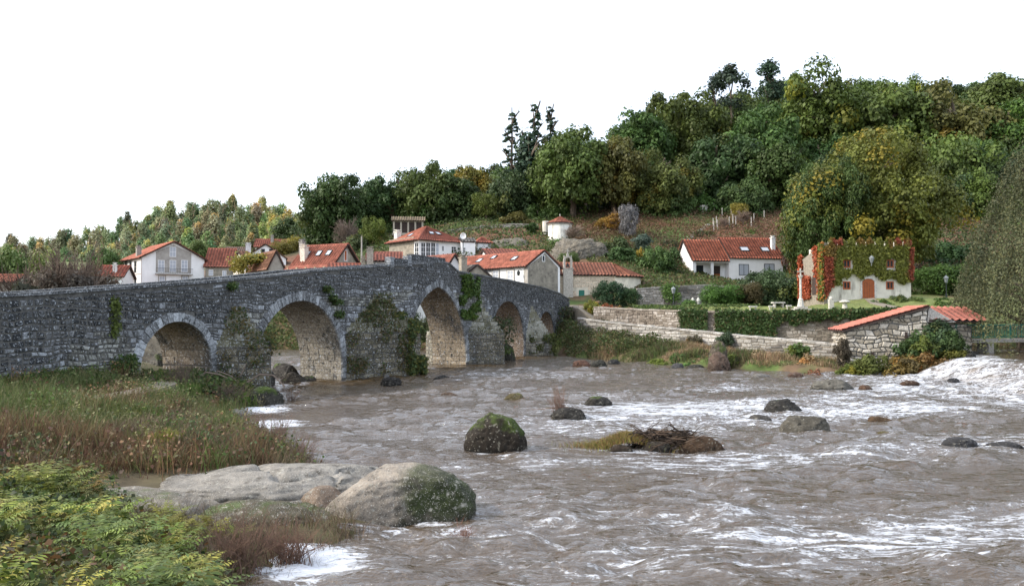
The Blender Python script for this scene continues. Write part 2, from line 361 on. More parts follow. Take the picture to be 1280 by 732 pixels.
tan = n.new('ShaderNodeMix'); tan.data_type = 'RGBA'; tan.inputs[6].default_value = (.60, .63, .68, 1); tan.inputs[7].default_value = (.26, .20, .14, 1); L.new(mth('MULTIPLY', mth('MULTIPLY', mth('SUBTRACT', nz(mapn((.5, 1.6, .5), .1), 1.3, 5, .6), .44), 3.2, True), sp.outputs[1]), tan.inputs[0]); L.new(tan.outputs[2], mx.inputs[7])
L.new(ffc, mx.inputs[0]); L.new(mx.outputs[2], b.inputs['Base Color'])
L.new(mth('ADD', mth('MULTIPLY', ffc, .6), .035), b.inputs['Roughness'])
bp = n.new('ShaderNodeBump'); bp.inputs['Strength'].default_value = .9; bp.inputs['Distance'].default_value = .11
L.new(mth('ADD', mth('ADD', nz(mapn((1.6, 4.2, 1), .35), 1.6, 4, .55, .6), mth('MULTIPLY', nz(mapn((3, 7, 1), .2), 3.5, 3, .5), .3)), mth('MULTIPLY', ffc, .12)), bp.inputs['Height'])
L.new(bp.outputs[0], b.inputs['Normal'])
rv = obj('river', np.stack([X, Y, Zr], 1), Fq, mw, col=cc, smooth=True); rv['kind'] = 'structure'
# ------------------------------------------------------------------ masonry
def stone_quad(fr, a0, a1, b0, b1, proud, jit=.02, inset=.025):
    """one hewn stone standing proud of a wall; fr(a, b, o) -> point"""
    j = lambda: random.uniform(-jit, jit)
    fr0 = fr
    def fr(a, b, o):      # hand-laid courses wander a little
        return fr0(a+.025*WARP*(math.sin(b*5.1+a*.9)+math.sin(b*9.3-a*1.7+1)), b+.022*WARP*(math.sin(a*1.7+b*.9+1)+math.sin(a*3.3-b*1.3+2)+.6*math.sin(a*6.1+b*2.1)), o)
    A = [(a0, b0), (a1, b0), (a1, b1), (a0, b1)]
    I = [(a0+inset+abs(j()), b0+inset+abs(j())), (a1-inset-abs(j()), b0+inset+abs(j())), (a1-inset-abs(j()), b1-inset-abs(j())), (a0+inset+abs(j()), b1-inset-abs(j()))]
    V = [fr(a, b, -.02) for a, b in A]+[fr(a, b, proud+random.uniform(-.01, .01)) for a, b in I]
    return V, [(4, 5, 6, 7), (0, 1, 5, 4), (1, 2, 6, 5), (2, 3, 7, 6), (3, 0, 4, 7)]
WARP = 1.4
def rows_of(z0, z1, hmin, hmax):
    z = z0; out = []
    while z < z1-.08:
        h = min(random.uniform(hmin, hmax), z1-z); out.append((z, z+h)); z += h
    return out
def tone(v, a=(.035, .038, .042), b=(.15, .155, .16), c=(.44, .47, .51)):
    v = min(max(v, 0), 1)
    q = [a[i]+(b[i]-a[i])*v*2 if v < .5 else b[i]+(c[i]-b[i])*(v*2-1) for i in range(3)]
    return tuple(q)

# ------------------------------------------------------------------ the bridge
BA = P(0, 395, 1/.0342); BB = P(690, 395, 85.0)
BO = Vector((BA.x, BA.y, 0)); BD = Vector((BB.x-BA.x, BB.y-BA.y, 0)).normalized(); BN = Vector((BD.y, -BD.x, 0))
BW = 3.1
def bp_(s, z, o=0): return BO+BD*s+BN*o+Vector((0, 0, z))
def s_at(px):
    u = (px-640)/1000     # (O+D s).x = u (O+D s).y
    return (u*BO.y-BO.x)/(BD.x-u*BD.y)
def z_at(px, py):
    s = s_at(px); return P(px, py, (BO+BD*s).y).z
TOPS = [(-14, 4.45)]+[(s_at(px), z_at(px, py)) for px, py in [(0,367),(60,364),(150,358),(250,351),(330,344),(400,336),(450,333),(490,330),(494,330)]]
TOPS2 = [(s_at(px), z_at(px, py)) for px, py in [(560,327),(572,338),(600,343),(640,350),(680,359),(700,366),(712,374)]]
tp = TOPS+[(s_at(545), z_at(545, 326))]+TOPS2
TS = np.array([a for a, b_ in tp]); TZ = np.array([b_ for a, b_ in tp])-.11
top = lambda s: float(np.interp(s, TS, TZ))
SEND = s_at(712)
def mkarch(pl, pr, apex_px, apex_py, e=0, zc=None):
    a, b_ = s_at(pl), s_at(pr); half = (b_-a)/2; Rr = half+e; za = z_at(apex_px, apex_py); h = math.sqrt(Rr*Rr-e*e)
    return dict(sc=(a+b_)/2, half=half, e=e, R=Rr, zc=za-h, za=za)
ARCH = [mkarch(175, 265, 222, 401), mkarch(317, 428, 370, 375), mkarch(506, 583, 545, 358, 1.0), mkarch(612, 655, 634, 376), mkarch(672, 692, 683, 389)]
def intr(s, ar, ex=0):
    d = abs(s-ar['sc'])+ar['e']; Rr = ar['R']+ex
    return ar['zc']+math.sqrt(max(Rr*Rr-d*d, 0)) if abs(s-ar['sc']) < ar['half']+ex else None
def in_open(s, z, ex=0):
    for ar in ARCH:
        if abs(s-ar['sc']) < ar['half']+(ex if z > ar['zc'] else 0):
            zz = intr(s, ar, ex)
            if zz is not None and z < zz: return True
    return False
bridge = thing('stone_bridge', bp_(20, 0), 'long medieval stone bridge with five arches crossing the brown river', 'bridge')
bo = Vector(bridge.location)
# body: solid spandrels, barrels, deck
ss = set(np.round(np.arange(-14, SEND+.01, .5), 4)); 
for ar in ARCH:
    for k in range(33): ss.add(round(ar['sc']-ar['half']*math.cos(math.pi*k/32), 4))
ss = sorted(ss); mbd = MB()
def soff(s): 
    return intr(s, [a for a in ARCH if abs(s-a['sc']) <= a['half']+1e-3][0])
def wq(pts): mbd.add([p-bo for p in pts], [tuple(range(len(pts)))])
PH = .75
for a, b_ in zip(ss[:-1], ss[1:]):
    mid = (a+b_)/2; ar = [q for q in ARCH if abs(mid-q['sc']) < q['half']]
    if ar:
        ar = ar[0]; la = intr(max(a, ar['sc']-ar['half']+1e-4) if a < mid else a, ar) or ar['zc']; lb = intr(min(b_, ar['sc']+ar['half']-1e-4), ar) or ar['zc']
    else: la = lb = -1.0
    ta, tb = top(a), top(b_)
    wq([bp_(a, la), bp_(b_, lb), bp_(b_, tb), bp_(a, ta)])
    wq([bp_(b_, lb, -BW), bp_(a, la, -BW), bp_(a, ta, -BW), bp_(b_, tb, -BW)])
    for o0, o1, dz in ((0, -.35, 0), (-.35, -BW+.35, -PH), (-BW+.35, -BW, 0)):
        wq([bp_(a, ta+dz, o0), bp_(b_, tb+dz, o0), bp_(b_, tb+dz, o1), bp_(a, ta+dz, o1)])
    for oo in (-.35, -BW+.35): wq([bp_(a, ta-PH, oo), bp_(b_, tb-PH, oo), bp_(b_, tb, oo), bp_(a, ta, oo)])
    if ar: wq([bp_(a, la, 0), bp_(a, la, -BW), bp_(b_, lb, -BW), bp_(b_, lb, 0)])
for ar in ARCH:
    for sg in (-1, 1):
        s0 = ar['sc']+sg*ar['half']; z0 = ar['zc']
        wq([bp_(s0, -1, 0), bp_(s0, z0, 0), bp_(s0, z0, -BW), bp_(s0, -1, -BW)])
mbd.obj('bridge_core', M['mortar'], bridge)
# face stones
STONES = []     # (importance, V, F, colour)
def fr_face(s, z, o): return bp_(s, z, o)-bo
def add_stone(fr, a0, a1, b0, b1, proud, col, jit=.02, dist=50, inset=.022):
    V, Fs = stone_quad(fr, a0, a1, b0, b1, proud, jit, inset)
    STONES.append(((a1-a0)*(b1-b0)/dist**2, V, Fs, col))
for (za, zb) in rows_of(-.4, 8.6, .15, .32):
    s = -12.0
    while s < SEND-.1:
        rub = s < s_at(160)
        l = random.uniform(.12, .42) if rub else random.uniform(.15, .62)
        s1_ = min(s+l, SEND); mid = (s+s1_)/2; zm = (za+zb)/2
        t_ = top(mid)-.12
        if zb < t_+.1 and zb > .3 and not in_open(mid, zm, .38):
            nf = vnoise([[mid*.22, zm*.5, 3]], 5)[0]; n2_ = vnoise([[mid*1.4, zm*1.8, 1]], 8)[0]
            rel = (top(mid)-zm)/4.5           # 0 at the parapet, 1 lower down
            bright = .12+.50*sstep(.25, .8, np.array([rel]))[0]+.8*(nf-.5)+random.uniform(-.3, .34)
            if s_at(165) < mid < s_at(330): bright += .16
            if random.random() < .15: bright += .35
            if rel < .30: bright = min(bright, .24) if random.random() > .1 else bright
            zz = min(zb, t_); za0 = za
            if random.random() < .18 and zb-za > .22:      # a pair of thin stones instead of one
                zm_ = za+(zb-za)*random.uniform(.4, .6)
                if zz > zm_+.06: add_stone(fr_face, s+.012, s1_-.012, za+.012, zm_-.008, random.uniform(.01, .06), tone(bright+random.uniform(-.25, .25)), .02, (BO+BD*mid).y); za0 = zm_
            dist = (BO+BD*mid).y
            zo = za0+random.uniform(-.015, .015)
            c_ = tone(bright)
            if nf > .62 and rel > .4: c_ = (c_[0]*1.0, c_[1]*.95, c_[2]*.80)
            add_stone(fr_face, s+.012, s1_-.012, zo+.012, zz-.012, random.uniform(.015, .06), c_, .04 if rub else .02, dist)
        s = s1_
# coping stones of both parapets
s = -12.0
while s < SEND-.3:
    l = random.uniform(.5, 1.1); s1_ = min(s+l, SEND)
    for o0, o1, kk in ((.07, -.42, 1), (-BW+.42, -BW-.07, 0)):
        V = [bp_(a, top(a)+dz, o)-bo for a in (s+.01, s1_-.01) for o in (o0, o1) for dz in (-.02, .11)]
        c_ = tone(random.uniform(.15, .5)); c_ = (c_[0], c_[1], c_[2])
        STONES.append((l*.15/(BO+BD*s).y**2*kk, V, [(0,1,5,4),(2,6,7,3),(1,3,7,5),(0,4,6,2),(0,2,3,1),(4,5,7,6)], c_))
    s = s1_
# voussoirs: the ring on the face and the barrel behind it
for k, ar in enumerate(ARCH):
    th = (.40, .50, .46, .42, .36)[k]; e = ar['e']; Rr = ar['R']
    for sg in (-1, 1):
        a0 = 0.0; a1 = math.acos(e/Rr)
        nst = max(6, int(Rr*a1/.30)); cs = ar['sc']-sg*e
        for i in range(-3, nst):
            def pt(i_, r_):
                if i_ < 0: return (cs+sg*r_, ar['zc']+i_*.34)
                t_ = a0+(a1-a0)*i_/nst; return (cs+sg*r_*math.cos(t_), ar['zc']+r_*math.sin(t_))
            g_ = .03; rr0 = Rr-.03; rr1 = Rr+th+random.uniform(-.05, .06)
            q = [pt(i+g_, rr0), pt(i+1-g_, rr0), pt(i+1-g_, rr1), pt(i+g_, rr1)]
            if i == -1: q = [pt(-1+g_, rr0), pt(0-1e-6, rr0) if False else (cs+sg*rr0, ar['zc']-.01), (cs+sg*rr1, ar['zc']-.01), pt(-1+g_, rr1)]
            if q[0][1] < .1: continue
            if sg < 0: q = q[::-1]
            pr = .085+random.uniform(-.012, .012)
            V = [bp_(x, z, -.05)-bo for x, z in q]+[bp_(x, z, pr)-bo for x, z in q]
            br = (.74, .68, .60, .30, .2)[k]+random.uniform(-.28, .20)
            c_ = tone(br, c=(.50, .53, .56))
            # chamfer by pulling the front face in
            cxm = sum(x for x, z in q)/4; czm = sum(z for x, z in q)/4
            for m_ in range(4):
                x, z = q[m_]; V[4+m_] = bp_(x+(cxm-x)*.06, z+(czm-z)*.06, pr)-bo
            STONES.append((.2/(BO+BD*cxm).y**2 if i >= 0 else .06/(BO+BD*cxm).y**2, V, [(4,5,6,7),(0,1,5,4),(1,2,6,5),(2,3,7,6),(3,0,4,7)], c_))
        # barrel stones, running through the thickness
        nb = max(5, int(Rr*a1/.36)); zlo = ar['zc']
        lev = [(('w', z), ('w', z2)) for z, z2 in rows_of(-.3, zlo, .30, .38)]+[(('a', i), ('a', i+1)) for i in range(nb)]
        for A_, B_ in lev:
            def pos(q_, off):
                if q_[0] == 'w': return (cs+sg*(Rr-off), q_[1])
                t_ = a1*q_[1]/nb; return (cs+sg*(Rr-off)*math.cos(t_), ar['zc']+(Rr-off)*math.sin(t_))
            o = -.02
            while o > -BW+.05:
                l = random.uniform(.4, .9); o2 = max(o-l, -BW)
                off = random.uniform(.015, .045)
                zmid = pos(A_, 0)[1]
                if k == 2: base = (.31, .25, .175)
                elif k == 1: base = (.28, .25, .20)
                elif k == 0: base = (.24, .20, .15)
                else: base = (.20, .15, .11)
                dk = 1.0-.55*sstep(2.6, 5.5, np.array([zmid]))[0]*(1 if k in (1, 2) else .6)    # stones get darker higher up in the vault
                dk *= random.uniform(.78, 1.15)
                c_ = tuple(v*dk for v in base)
                def lp(q_, t_): return q_
                p0 = pos(A_, -.01); p1 = pos(B_, -.01); f0 = pos(A_, off); f1 = pos(B_, off)
                e0 = tuple(f0[j]+(f1[j]-f0[j])*.06 for j in (0, 1)); e1 = tuple(f1[j]+(f0[j]-f1[j])*.06 for j in (0, 1))
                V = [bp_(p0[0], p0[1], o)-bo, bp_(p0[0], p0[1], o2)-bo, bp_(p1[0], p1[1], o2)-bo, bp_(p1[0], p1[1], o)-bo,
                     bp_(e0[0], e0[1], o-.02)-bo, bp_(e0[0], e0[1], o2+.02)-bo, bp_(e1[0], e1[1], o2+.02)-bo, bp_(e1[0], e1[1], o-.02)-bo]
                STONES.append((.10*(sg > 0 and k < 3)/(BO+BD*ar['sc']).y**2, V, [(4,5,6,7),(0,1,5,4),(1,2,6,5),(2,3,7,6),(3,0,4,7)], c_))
                o = o2
# belvedere: raised parapet at the crown
def cube_stone(s0, s1_, o0, o1, z0, z1, col, imp=.2):
    V = [bp_(a, z, o)-bo for a in (s0, s1_) for o in (o0, o1) for z in (z0, z1)]
    STONES.append((imp/(BO+BD*s0).y**2, V, [(0,1,5,4),(2,6,7,3),(1,3,7,5),(0,4,6,2),(0,2,3,1),(4,5,7,6)], col))
rp = [(487, 492, 321), (492, 509, 323), (509, 514, 320), (514, 541, 319), (541, 556, 321.5)]
for a, b_, py in rp:
    s0, s1_ = s_at(a), s_at(b_); z1 = z_at((a+b_)/2, py); z = top((s0+s1_)/2)-.1
    while z < z1-.05:
        h = min(.3, z1-z); x = s0; 
        while x < s1_-.02:
            l = min(random.uniform(.4, .8), s1_-x); 
            if s1_-x-l < .15: l = s1_-x
            cube_stone(x+.01, x+l-.01, .05+random.uniform(-.02, .02), -.40, z+.01, z+h-.01, tone(random.uniform(.05, .3) if a not in (487, 509) else random.uniform(.6, .8)), .5*l*h); x += l
        z += h
# cutwaters: pointed piers with a stepped stone cap
def cutwater(sa, sb, tip, zt, zap, side=1, prom=.8, br0=.25):
    core = MB(); sm = (sa+sb)/2; o0 = 0 if side > 0 else -BW
    A_ = (sa, o0); B_ = (sb, o0); T_ = (sm+tip[1], o0+side*tip[0])
    def tri(sc_, z0, z1, mb_, col=None):
        c_ = ((sa+sb)/2, o0)
        q = [(c_[0]+(p[0]-c_[0])*sc_, c_[1]+(p[1]-c_[1])*sc_) for p in (A_, B_, T_)]
        V = [bp_(x, z, o)-bo for z in (z0, z1) for x, o in q]
        mb_.cur = col or (1, 1, 1); mb_.add(V, [(0,2,1),(3,4,5),(0,1,4,3),(1,2,5,4),(2,0,3,5)])
        return q
    tri(1, -1, zt, core)
    core.obj('pier_core', M['mortar'], bridge)
    for P0, P1 in ((A_, T_), (B_, T_)):
        Ln = math.hypot(P1[0]-P0[0], P1[1]-P0[1]); d_ = ((P1[0]-P0[0])/Ln, (P1[1]-P0[1])/Ln)
        nn = (-d_[1], d_[0]); 
        if nn[0]*(P0[0]-sm) < 0: nn = (-nn[0], -nn[1])
        fr = lambda a, z, o, P0=P0, d_=d_, nn=nn: bp_(P0[0]+d_[0]*a+nn[0]*o, z, P0[1]+d_[1]*a+nn[1]*o)-bo
        for z0, z1 in rows_of(-.2, zt, .26, .36):
            a = 0.0
            while a < Ln-.02:
                l = min(random.uniform(.35, .75), Ln-a)
                if Ln-a-l < .15: l = Ln-a
                c_ = tone(br0+random.uniform(-.2, .25), a=(.045, .045, .03), b=(.15, .13, .085), c=(.36, .335, .27)); add_stone(fr, a+.01, a+l-.01, z0+.01, z1-.01, random.uniform(.02, .05), c_, .012, (BO+BD*sm).y)
                a += l
    nl = max(3, int((zap-zt)/.28))
    for i in range(nl):
        sc_ = 1-(i+.15)/(nl+.4); z0 = zt+(zap-zt)*i/nl; z1 = zt+(zap-zt)*(i+1)/nl
        c_ = ((sa+sb)/2, o0); q = [(c_[0]+(p[0]-c_[0])*sc_, c_[1]+(p[1]-c_[1])*sc_) for p in (A_, B_, T_)]
        # each step is laid from several blocks
        for P0, P1 in ((q[0], q[2]), (q[1], q[2])):
            nb = max(1, int(math.hypot(P1[0]-P0[0], P1[1]-P0[1])/.6))
            for j in range(nb):
                t0 = (j+.02)/nb; t1 = (j+.98)/nb; ctr = (c_[0], c_[1])
                a0 = (P0[0]+(P1[0]-P0[0])*t0, P0[1]+(P1[1]-P0[1])*t0); a1 = (P0[0]+(P1[0]-P0[0])*t1, P0[1]+(P1[1]-P0[1])*t1)
                k0 = (a0[0]+(ctr[0]-a0[0])*.6, a0[1]+(ctr[1]-a0[1])*.6); k1 = (a1[0]+(ctr[0]-a1[0])*.6, a1[1]+(ctr[1]-a1[1])*.6)
                qq = [a0, a1, k1, k0]; dz = random.uniform(-.02, .02)
                V = [bp_(x, z, o)-bo for z in (z0, z1-.012+dz) for x, o in qq]
                STONES.append((.12/(BO+BD*sm).y**2, V, [(0,1,5,4),(1,2,6,5),(2,3,7,6),(3,0,4,7),(4,5,6,7)], tone(br0+.1+random.uniform(-.2, .3), a=(.06, .06, .035), b=(.17, .16, .10), c=(.42, .41, .35))))
        cc_ = MB(); tri(sc_*.93, z0, z1-.03, cc_); cc_.obj('pier_core', M['mortar'], bridge)
A1, A2, A3, A4, A5 = ARCH
cutwater(A1['sc']+A1['half']+.25, A2['sc']-A2['half']-.1, (1.9, .5), 2.5, 4.5, br0=.36)
cutwater(A2['sc']+A2['half']+.3, A3['sc']-A3['half']-.1, (2.8, .9), 3.0, 5.4, br0=.36)
cutwater(A3['sc']+A3['half']+.35, A4['sc']-A4['half']-.2, (2.2, .4), 2.6, 5.0, br0=.4)
cutwater(A4['sc']+A4['half']+.2, A5['sc']-A5['half']-.1, (2.2, .5), 1.6, 5.0, br0=.55)
cutwater(A3['sc']+A3['half']+.3, A4['sc']-A4['half']-.2, (1.9, 0), 2.4, 4.4, side=-1, br0=.5)
cutwater(A2['sc']+A2['half']+.2, A3['sc']-A3['half']-.1, (1.4, 0), 2.4, 4.4, side=-1, br0=.5)
# the 285 stones that show largest are separate; the rest one mass of real stones
STONES.sort(key=lambda q: -q[0])
for imp, V, Fs, c_ in STONES[:285]:
    obj('stone', np.array([tuple(v) for v in V]), Fs, M['stone'], bridge, col=np.array([c_]*len(V)))
mr = MB()
for imp, V, Fs, c_ in STONES[285:]: mr.cur = c_; mr.add(V, Fs)
mr.obj('small_stones', M['stone'], bridge)['kind'] = 'stuff'
print('bridge stones', len(STONES))

# ------------------------------------------------------------------ free-standing rubble walls
def rubble_wall(name, pts, label, cat='wall', th=.45, hmin=.2, hmax=.36, lmin=.25, lmax=.7, cols=None, indiv=0, core='mortar_pale', skip=None, coping=True, mat='stone_clean'):
    """pts: (x, y, ztop); stones on the side facing the river (towards -y)"""
    cols = cols or dict(a=(.10, .09, .075), b=(.25, .23, .20), c=(.44, .42, .38))
    pts = [Vector(p) for p in pts]; base = Vector((pts[0].x, pts[0].y, 0)); root = thing(name, (base.x, base.y, gz(base.x, base.y)), label, cat)
    off = Vector(root.location); cm = MB(); st = []
    for A_, B_ in zip(pts[:-1], pts[1:]):
        d = Vector((B_.x-A_.x, B_.y-A_.y, 0)); Ln = d.length; d.normalize(); nn = Vector((d.y, -d.x, 0))
        if nn.y > 0: nn = -nn
        zb = min(gz(A_.x+nn.x*.5, A_.y+nn.y*.5), gz(B_.x+nn.x*.5, B_.y+nn.y*.5), gz((A_.x+B_.x)/2, (A_.y+B_.y)/2))-.4
        V = []
        for p in (A_, B_):
            for o in (0, -th): 
                for z in (zb, p.z-.05): V.append(Vector((p.x, p.y, z))+nn*o-off)
        cm.add(V, [(0,1,5,4),(2,6,7,3),(1,3,7,5),(0,2,3,1),(4,5,7,6)])
        def fr(a, z, o): return Vector((A_.x, A_.y, z))+d*a+nn*o-off
        zt = max(A_.z, B_.z)
        for z0, z1 in rows_of(zb+.2, zt, hmin, hmax):
            a = 0.0
            while a < Ln-.03:
                l = min(random.uniform(lmin, lmax), Ln-a)
                if Ln-a-l < .12: l = Ln-a
                tz = A_.z+(B_.z-A_.z)*(a+l/2)/Ln-.08
                if z0 < tz-.08:
                    q = stone_quad(fr, a+.012, a+l-.012, z0+.012, min(z1, tz)-.012, random.uniform(.02, .07), .02)
                    v = vnoise([[A_.x+a*.5, z0*.9, 2]], 3)[0]+random.uniform(-.35, .3)
                    st.append((l*(z1-z0), q, tone(v, **cols)))
                a += l
        if coping:
            a = 0.0
            while a < Ln-.03:
                l = min(random.uniform(.4, .9), Ln-a)
                if Ln-a-l < .12: l = Ln-a
                z0 = A_.z+(B_.z-A_.z)*a/Ln; z1 = A_.z+(B_.z-A_.z)*(a+l)/Ln; dz = random.uniform(-.03, .03)
                V = [fr(x, z+h, o) for x, z in ((a+.01, z0), (a+l-.01, z1)) for o in (.07, -th-.05) for h in (-.05, .10+dz)]
                st.append((l*.2, (V, [(0,1,5,4),(2,6,7,3),(1,3,7,5),(0,4,6,2),(0,2,3,1),(4,5,7,6)]), tone(random.uniform(.45, .95), **cols)))
                a += l
    cm.obj('wall_core', M[core], root)
    st.sort(key=lambda q: -q[0])
    for s_, (V, Fs), c_ in st[:indiv]: obj('stone', np.array([tuple(v) for v in V]), Fs, M[mat], root, col=np.array([c_]*len(V)))
    mr = MB()
    for s_, (V, Fs), c_ in st[indiv:]: mr.cur = c_; mr.add(V, Fs)
    o = mr.obj('stones', M[mat], root); o['kind'] = 'stuff'
    return root
def pw(*q): return [tuple(P(a, b_, Z)) for a, b_, Z in q]
rubble_wall('riverside_wall', pw((722,398,84),(760,403,80),(850,412,72.5),(940,421,66),(1046,431,60)), 'long low pale stone wall sloping down along the far river bank', indiv=60, lmin=.4, lmax=1.0,
    cols=dict(a=(.12,.11,.10), b=(.30,.285,.26), c=(.5,.48,.45)))
rubble_wall('terrace_wall', pw((742,384,84),(800,387,80),(860,389,75),(960,391,71),(1050,390,69),(1130,388,68)), 'tall retaining wall below the lawn, draped with hanging ivy', cols=dict(a=(.10,.08,.065), b=(.22,.185,.15), c=(.42,.38,.34)))
rubble_wall('garden_wall', pw((796,361,94),(830,359,94),(886,356,94)), 'grey garden wall behind the street lamp below the red-roofed house', cols=dict(a=(.09,.085,.08), b=(.22,.21,.195), c=(.38,.36,.34)))
rubble_wall('garden_wall', pw((886,356,94.2),(960,366,92),(1012,352,91),(1030,366,84)), 'dark stone garden wall behind the stone cross', cols=dict(a=(.06,.055,.05), b=(.15,.14,.13), c=(.3,.28,.25)))
rubble_wall('field_wall', pw((560,288,139),(600,283,140),(640,280,140),(672,281,140)), 'high dry-stone wall on the slope above the white house roofs', lmin=.4, lmax=1.1, hmin=.3, hmax=.5)
rubble_wall('field_wall', pw((520,291,150),(556,283,152),(602,277,150)), 'pale wall climbing the slope right of the stone granary', lmin=.4, lmax=1.1, hmin=.3, hmax=.5)
rubble_wall('river_bank_wall', pw((200,396,106),(300,397,103),(440,397,99)), 'old rubble wall above the grassy bank seen through the second arch', cols=dict(a=(.07,.06,.055), b=(.17,.15,.13), c=(.3,.28,.25)))
0 and rubble_wall('river_bank_wall', pw((500,404,96),(540,396,96),(600,392,95)), 'bank wall seen through the pointed middle arch')
rubble_wall('village_wall', pw((120,362,108),(230,362,108)), 'low white wall behind the bridge left of the white house') if False else None
# ------------------------------------------------------------------ houses
class House:
    """corner house: near corner at px/Z, u runs right along heading theta, v runs back-left"""
    def __init__(s, name, label, c, Z, th, pL, pR, eave, base=None, L1=None, cat='house', group=None):
        s.th = R(th); p = P(c, 395, Z); x, y = p.x, p.y; cs, sn = math.cos(s.th), math.sin(s.th)
        uR = (pR-640)/1000; s.L = (uR*y-x)/(cs-uR*sn)
        uL = (pL-640)/1000; s.D = L1 or (uL*y-x)/(-sn-uL*cs)
        zb = min(gz(x, y), gz(x+cs*s.L, y+sn*s.L))-.3 if base is None else base
        if not L1: s.D = 6.5 if (s.D <= 0 or s.D > 16) else max(s.D, 2.5)
        s.H = P(c, eave, Z).z-zb; s.base = zb
        s.root = thing(name, (x, y, zb), label, cat, group, s.th)
        print(f'{name:20s} L={s.L:.1f} D={s.D:.1f} H={s.H:.1f} base={zb:.1f}')
    def walls(s, mat, ridge='u', rise=2., color=None, mat2=None, hip=False):
        L, D, H = s.L, s.D, s.H; s.ridge = ridge; s.rise = rise; mb = MB()
        V = [(0,0,0),(L,0,0),(L,D,0),(0,D,0),(0,0,H),(L,0,H),(L,D,H),(0,D,H)]
        if hip: mb.add(V, [(0,1,5,4),(1,2,6,5),(2,3,7,6),(3,0,4,7),(4,5,6,7)])
        elif ridge == 'u':
            V += [(0,D/2,H+rise),(L,D/2,H+rise)]; mb.add(V, [(0,1,5,4),(2,3,7,6),(3,0,4,8,7),(1,2,6,9,5),(4,5,9,8),(6,7,8,9)])
        else:
            V += [(L/2,0,H+rise),(L/2,D,H+rise)]; mb.add(V, [(0,1,5,8,4),(1,2,6,5),(2,3,7,9,6),(3,0,4,7),(4,8,9,7),(5,6,9,8)])
        mb.obj('wall', M[mat], s.root, color)
    def roof(s, col=(.46, .12, .055), over=.35, th=.10, var=.25, hip=False, per=.42, gover=None):
        L, D, H, r = s.L, s.D, s.H, s.rise; g = over if gover is None else gover
        if hip:
            k = min(L, D)/2; dz = r/k*over; e = H-dz+.06
            if L >= D: A_ = (D/2, D/2); B_ = (L-D/2, D/2)
            else: A_ = (L/2, L/2); B_ = (L/2, D-L/2)
            A3_ = (*A_, H+r+.1); B3_ = (*B_, H+r+.1)
            c = [(-over,-over,e),(L+over,-over,e),(L+over,D+over,e),(-over,D+over,e)]
            if L >= D: fs = [(c[0],c[1],B3_,A3_),(c[1],c[2],B3_,B3_),(c[2],c[3],A3_,B3_),(c[3],c[0],A3_,A3_)]
            else: fs = [(c[0],c[1],A3_,A3_),(c[1],c[2],B3_,A3_),(c[2],c[3],B3_,B3_),(c[3],c[0],A3_,B3_)]
        elif s.ridge == 'u':
            dz = r/(D/2)*over; e = H-dz+.06; t = H+r+.08
            fs = [((-g,-over,e),(L+g,-over,e),(L+g,D/2,t),(-g,D/2,t)), ((L+g,D+over,e),(-g,D+over,e),(-g,D/2,t),(L+g,D/2,t))]
        else:
            dz = r/(L/2)*over; e = H-dz+.06; t = H+r+.08
            fs = [((-over,D+g,e),(-over,-g,e),(L/2,-g,t),(L/2,D+g,t)), ((L+over,-g,e),(L+over,D+g,e),(L/2,D+g,t),(L/2,-g,t))]
        s.slopes = fs
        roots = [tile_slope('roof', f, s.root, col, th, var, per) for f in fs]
        # ridge tiles
        mb = MB(); mb.cur = tuple(v*.85 for v in col)
        if hip: 
            mb.tube([A3_, B3_] if (Vector(A3_)-Vector(B3_)).length > .2 else [A3_, (A3_[0]+.3, A3_[1], A3_[2])], .12, 6)
            for q, tt in ((c[0], A3_), (c[1], B3_ if L >= D else A3_), (c[2], B3_), (c[3], A3_ if L >= D else B3_)): mb.tube([q, tt], .11, 6)
        elif s.ridge == 'u': mb.tube([(-g, D/2, t+.02), (L+g, D/2, t+.02)], .12, 6)
        else: mb.tube([(L/2, -g, t+.02), (L/2, D+g, t+.02)], .12, 6)
        mb.obj('ridge_tiles', M['tile'], s.root)
        return roots
    off = {}
    def fr(s, face):
        L, D = s.L, s.D; f0 = s.off.get(face, 0)
        return {'R': lambda a, z, o: (a, -o-f0, z), 'L': lambda a, z, o: (-o-f0, D-a, z), 'E': lambda a, z, o: (L+o, a, z)}[face]
    def opening(s, face, a, z, w, h, style='white', nx=2, ny=2, name='window', surround=None, door=None, arch=False, label=None):
        tk = .12 if style == 'wood_red' and name == 'window' else .07
        """a = centre along the face, z = sill height from the house base"""
        f = s.fr(face); fm = M[style]; mb = MB(); t = tk
        def bx(m_, a0, a1, z0, z1, o0, o1):
            V = [f(x, zz, o) for x in (a0, a1) for o in (o0, o1) for zz in (z0, z1)]
            m_.add(V, [(0,1,5,4),(2,6,7,3),(1,3,7,5),(0,4,6,2),(0,2,3,1),(4,5,7,6)])
        a0, a1 = a-w/2, a+w/2
        if surround:
            sm = MB(); q = .16
            bx(sm, a0-q, a0, z-.02, z+h, -.03, .05); bx(sm, a1, a1+q, z-.02, z+h, -.03, .05); bx(sm, a0-q, a1+q, z+h, z+h+q, -.03, .055); bx(sm, a0-q-.05, a1+q+.05, z-q, z-.02, -.03, .09)
            so_ = sm.obj('surround', M[surround], s.root)
        for x0, x1 in ((a0, a0+t), (a1-t, a1)): bx(mb, x0, x1, z, z+h, -.05, .045)
        bx(mb, a0+t, a1-t, z+h-t, z+h, -.05, .045); bx(mb, a0+t, a1-t, z, z+t, -.05, .045)
        if name == 'door':
            dm = MB(); bx(dm, a0+t, a1-t, z+t, z+h-t, -.05, .022)
            for k in range(1, 4): x = a0+t+(w-2*t)*k/4; bx(mb, x-.012, x+.012, z+t, z+h-t, -.05, .03)
            fo = mb.obj('door', M[style], s.root); dm.obj('door_panel', M[door or style], fo)
            if label: fo['label'] = label
            return fo
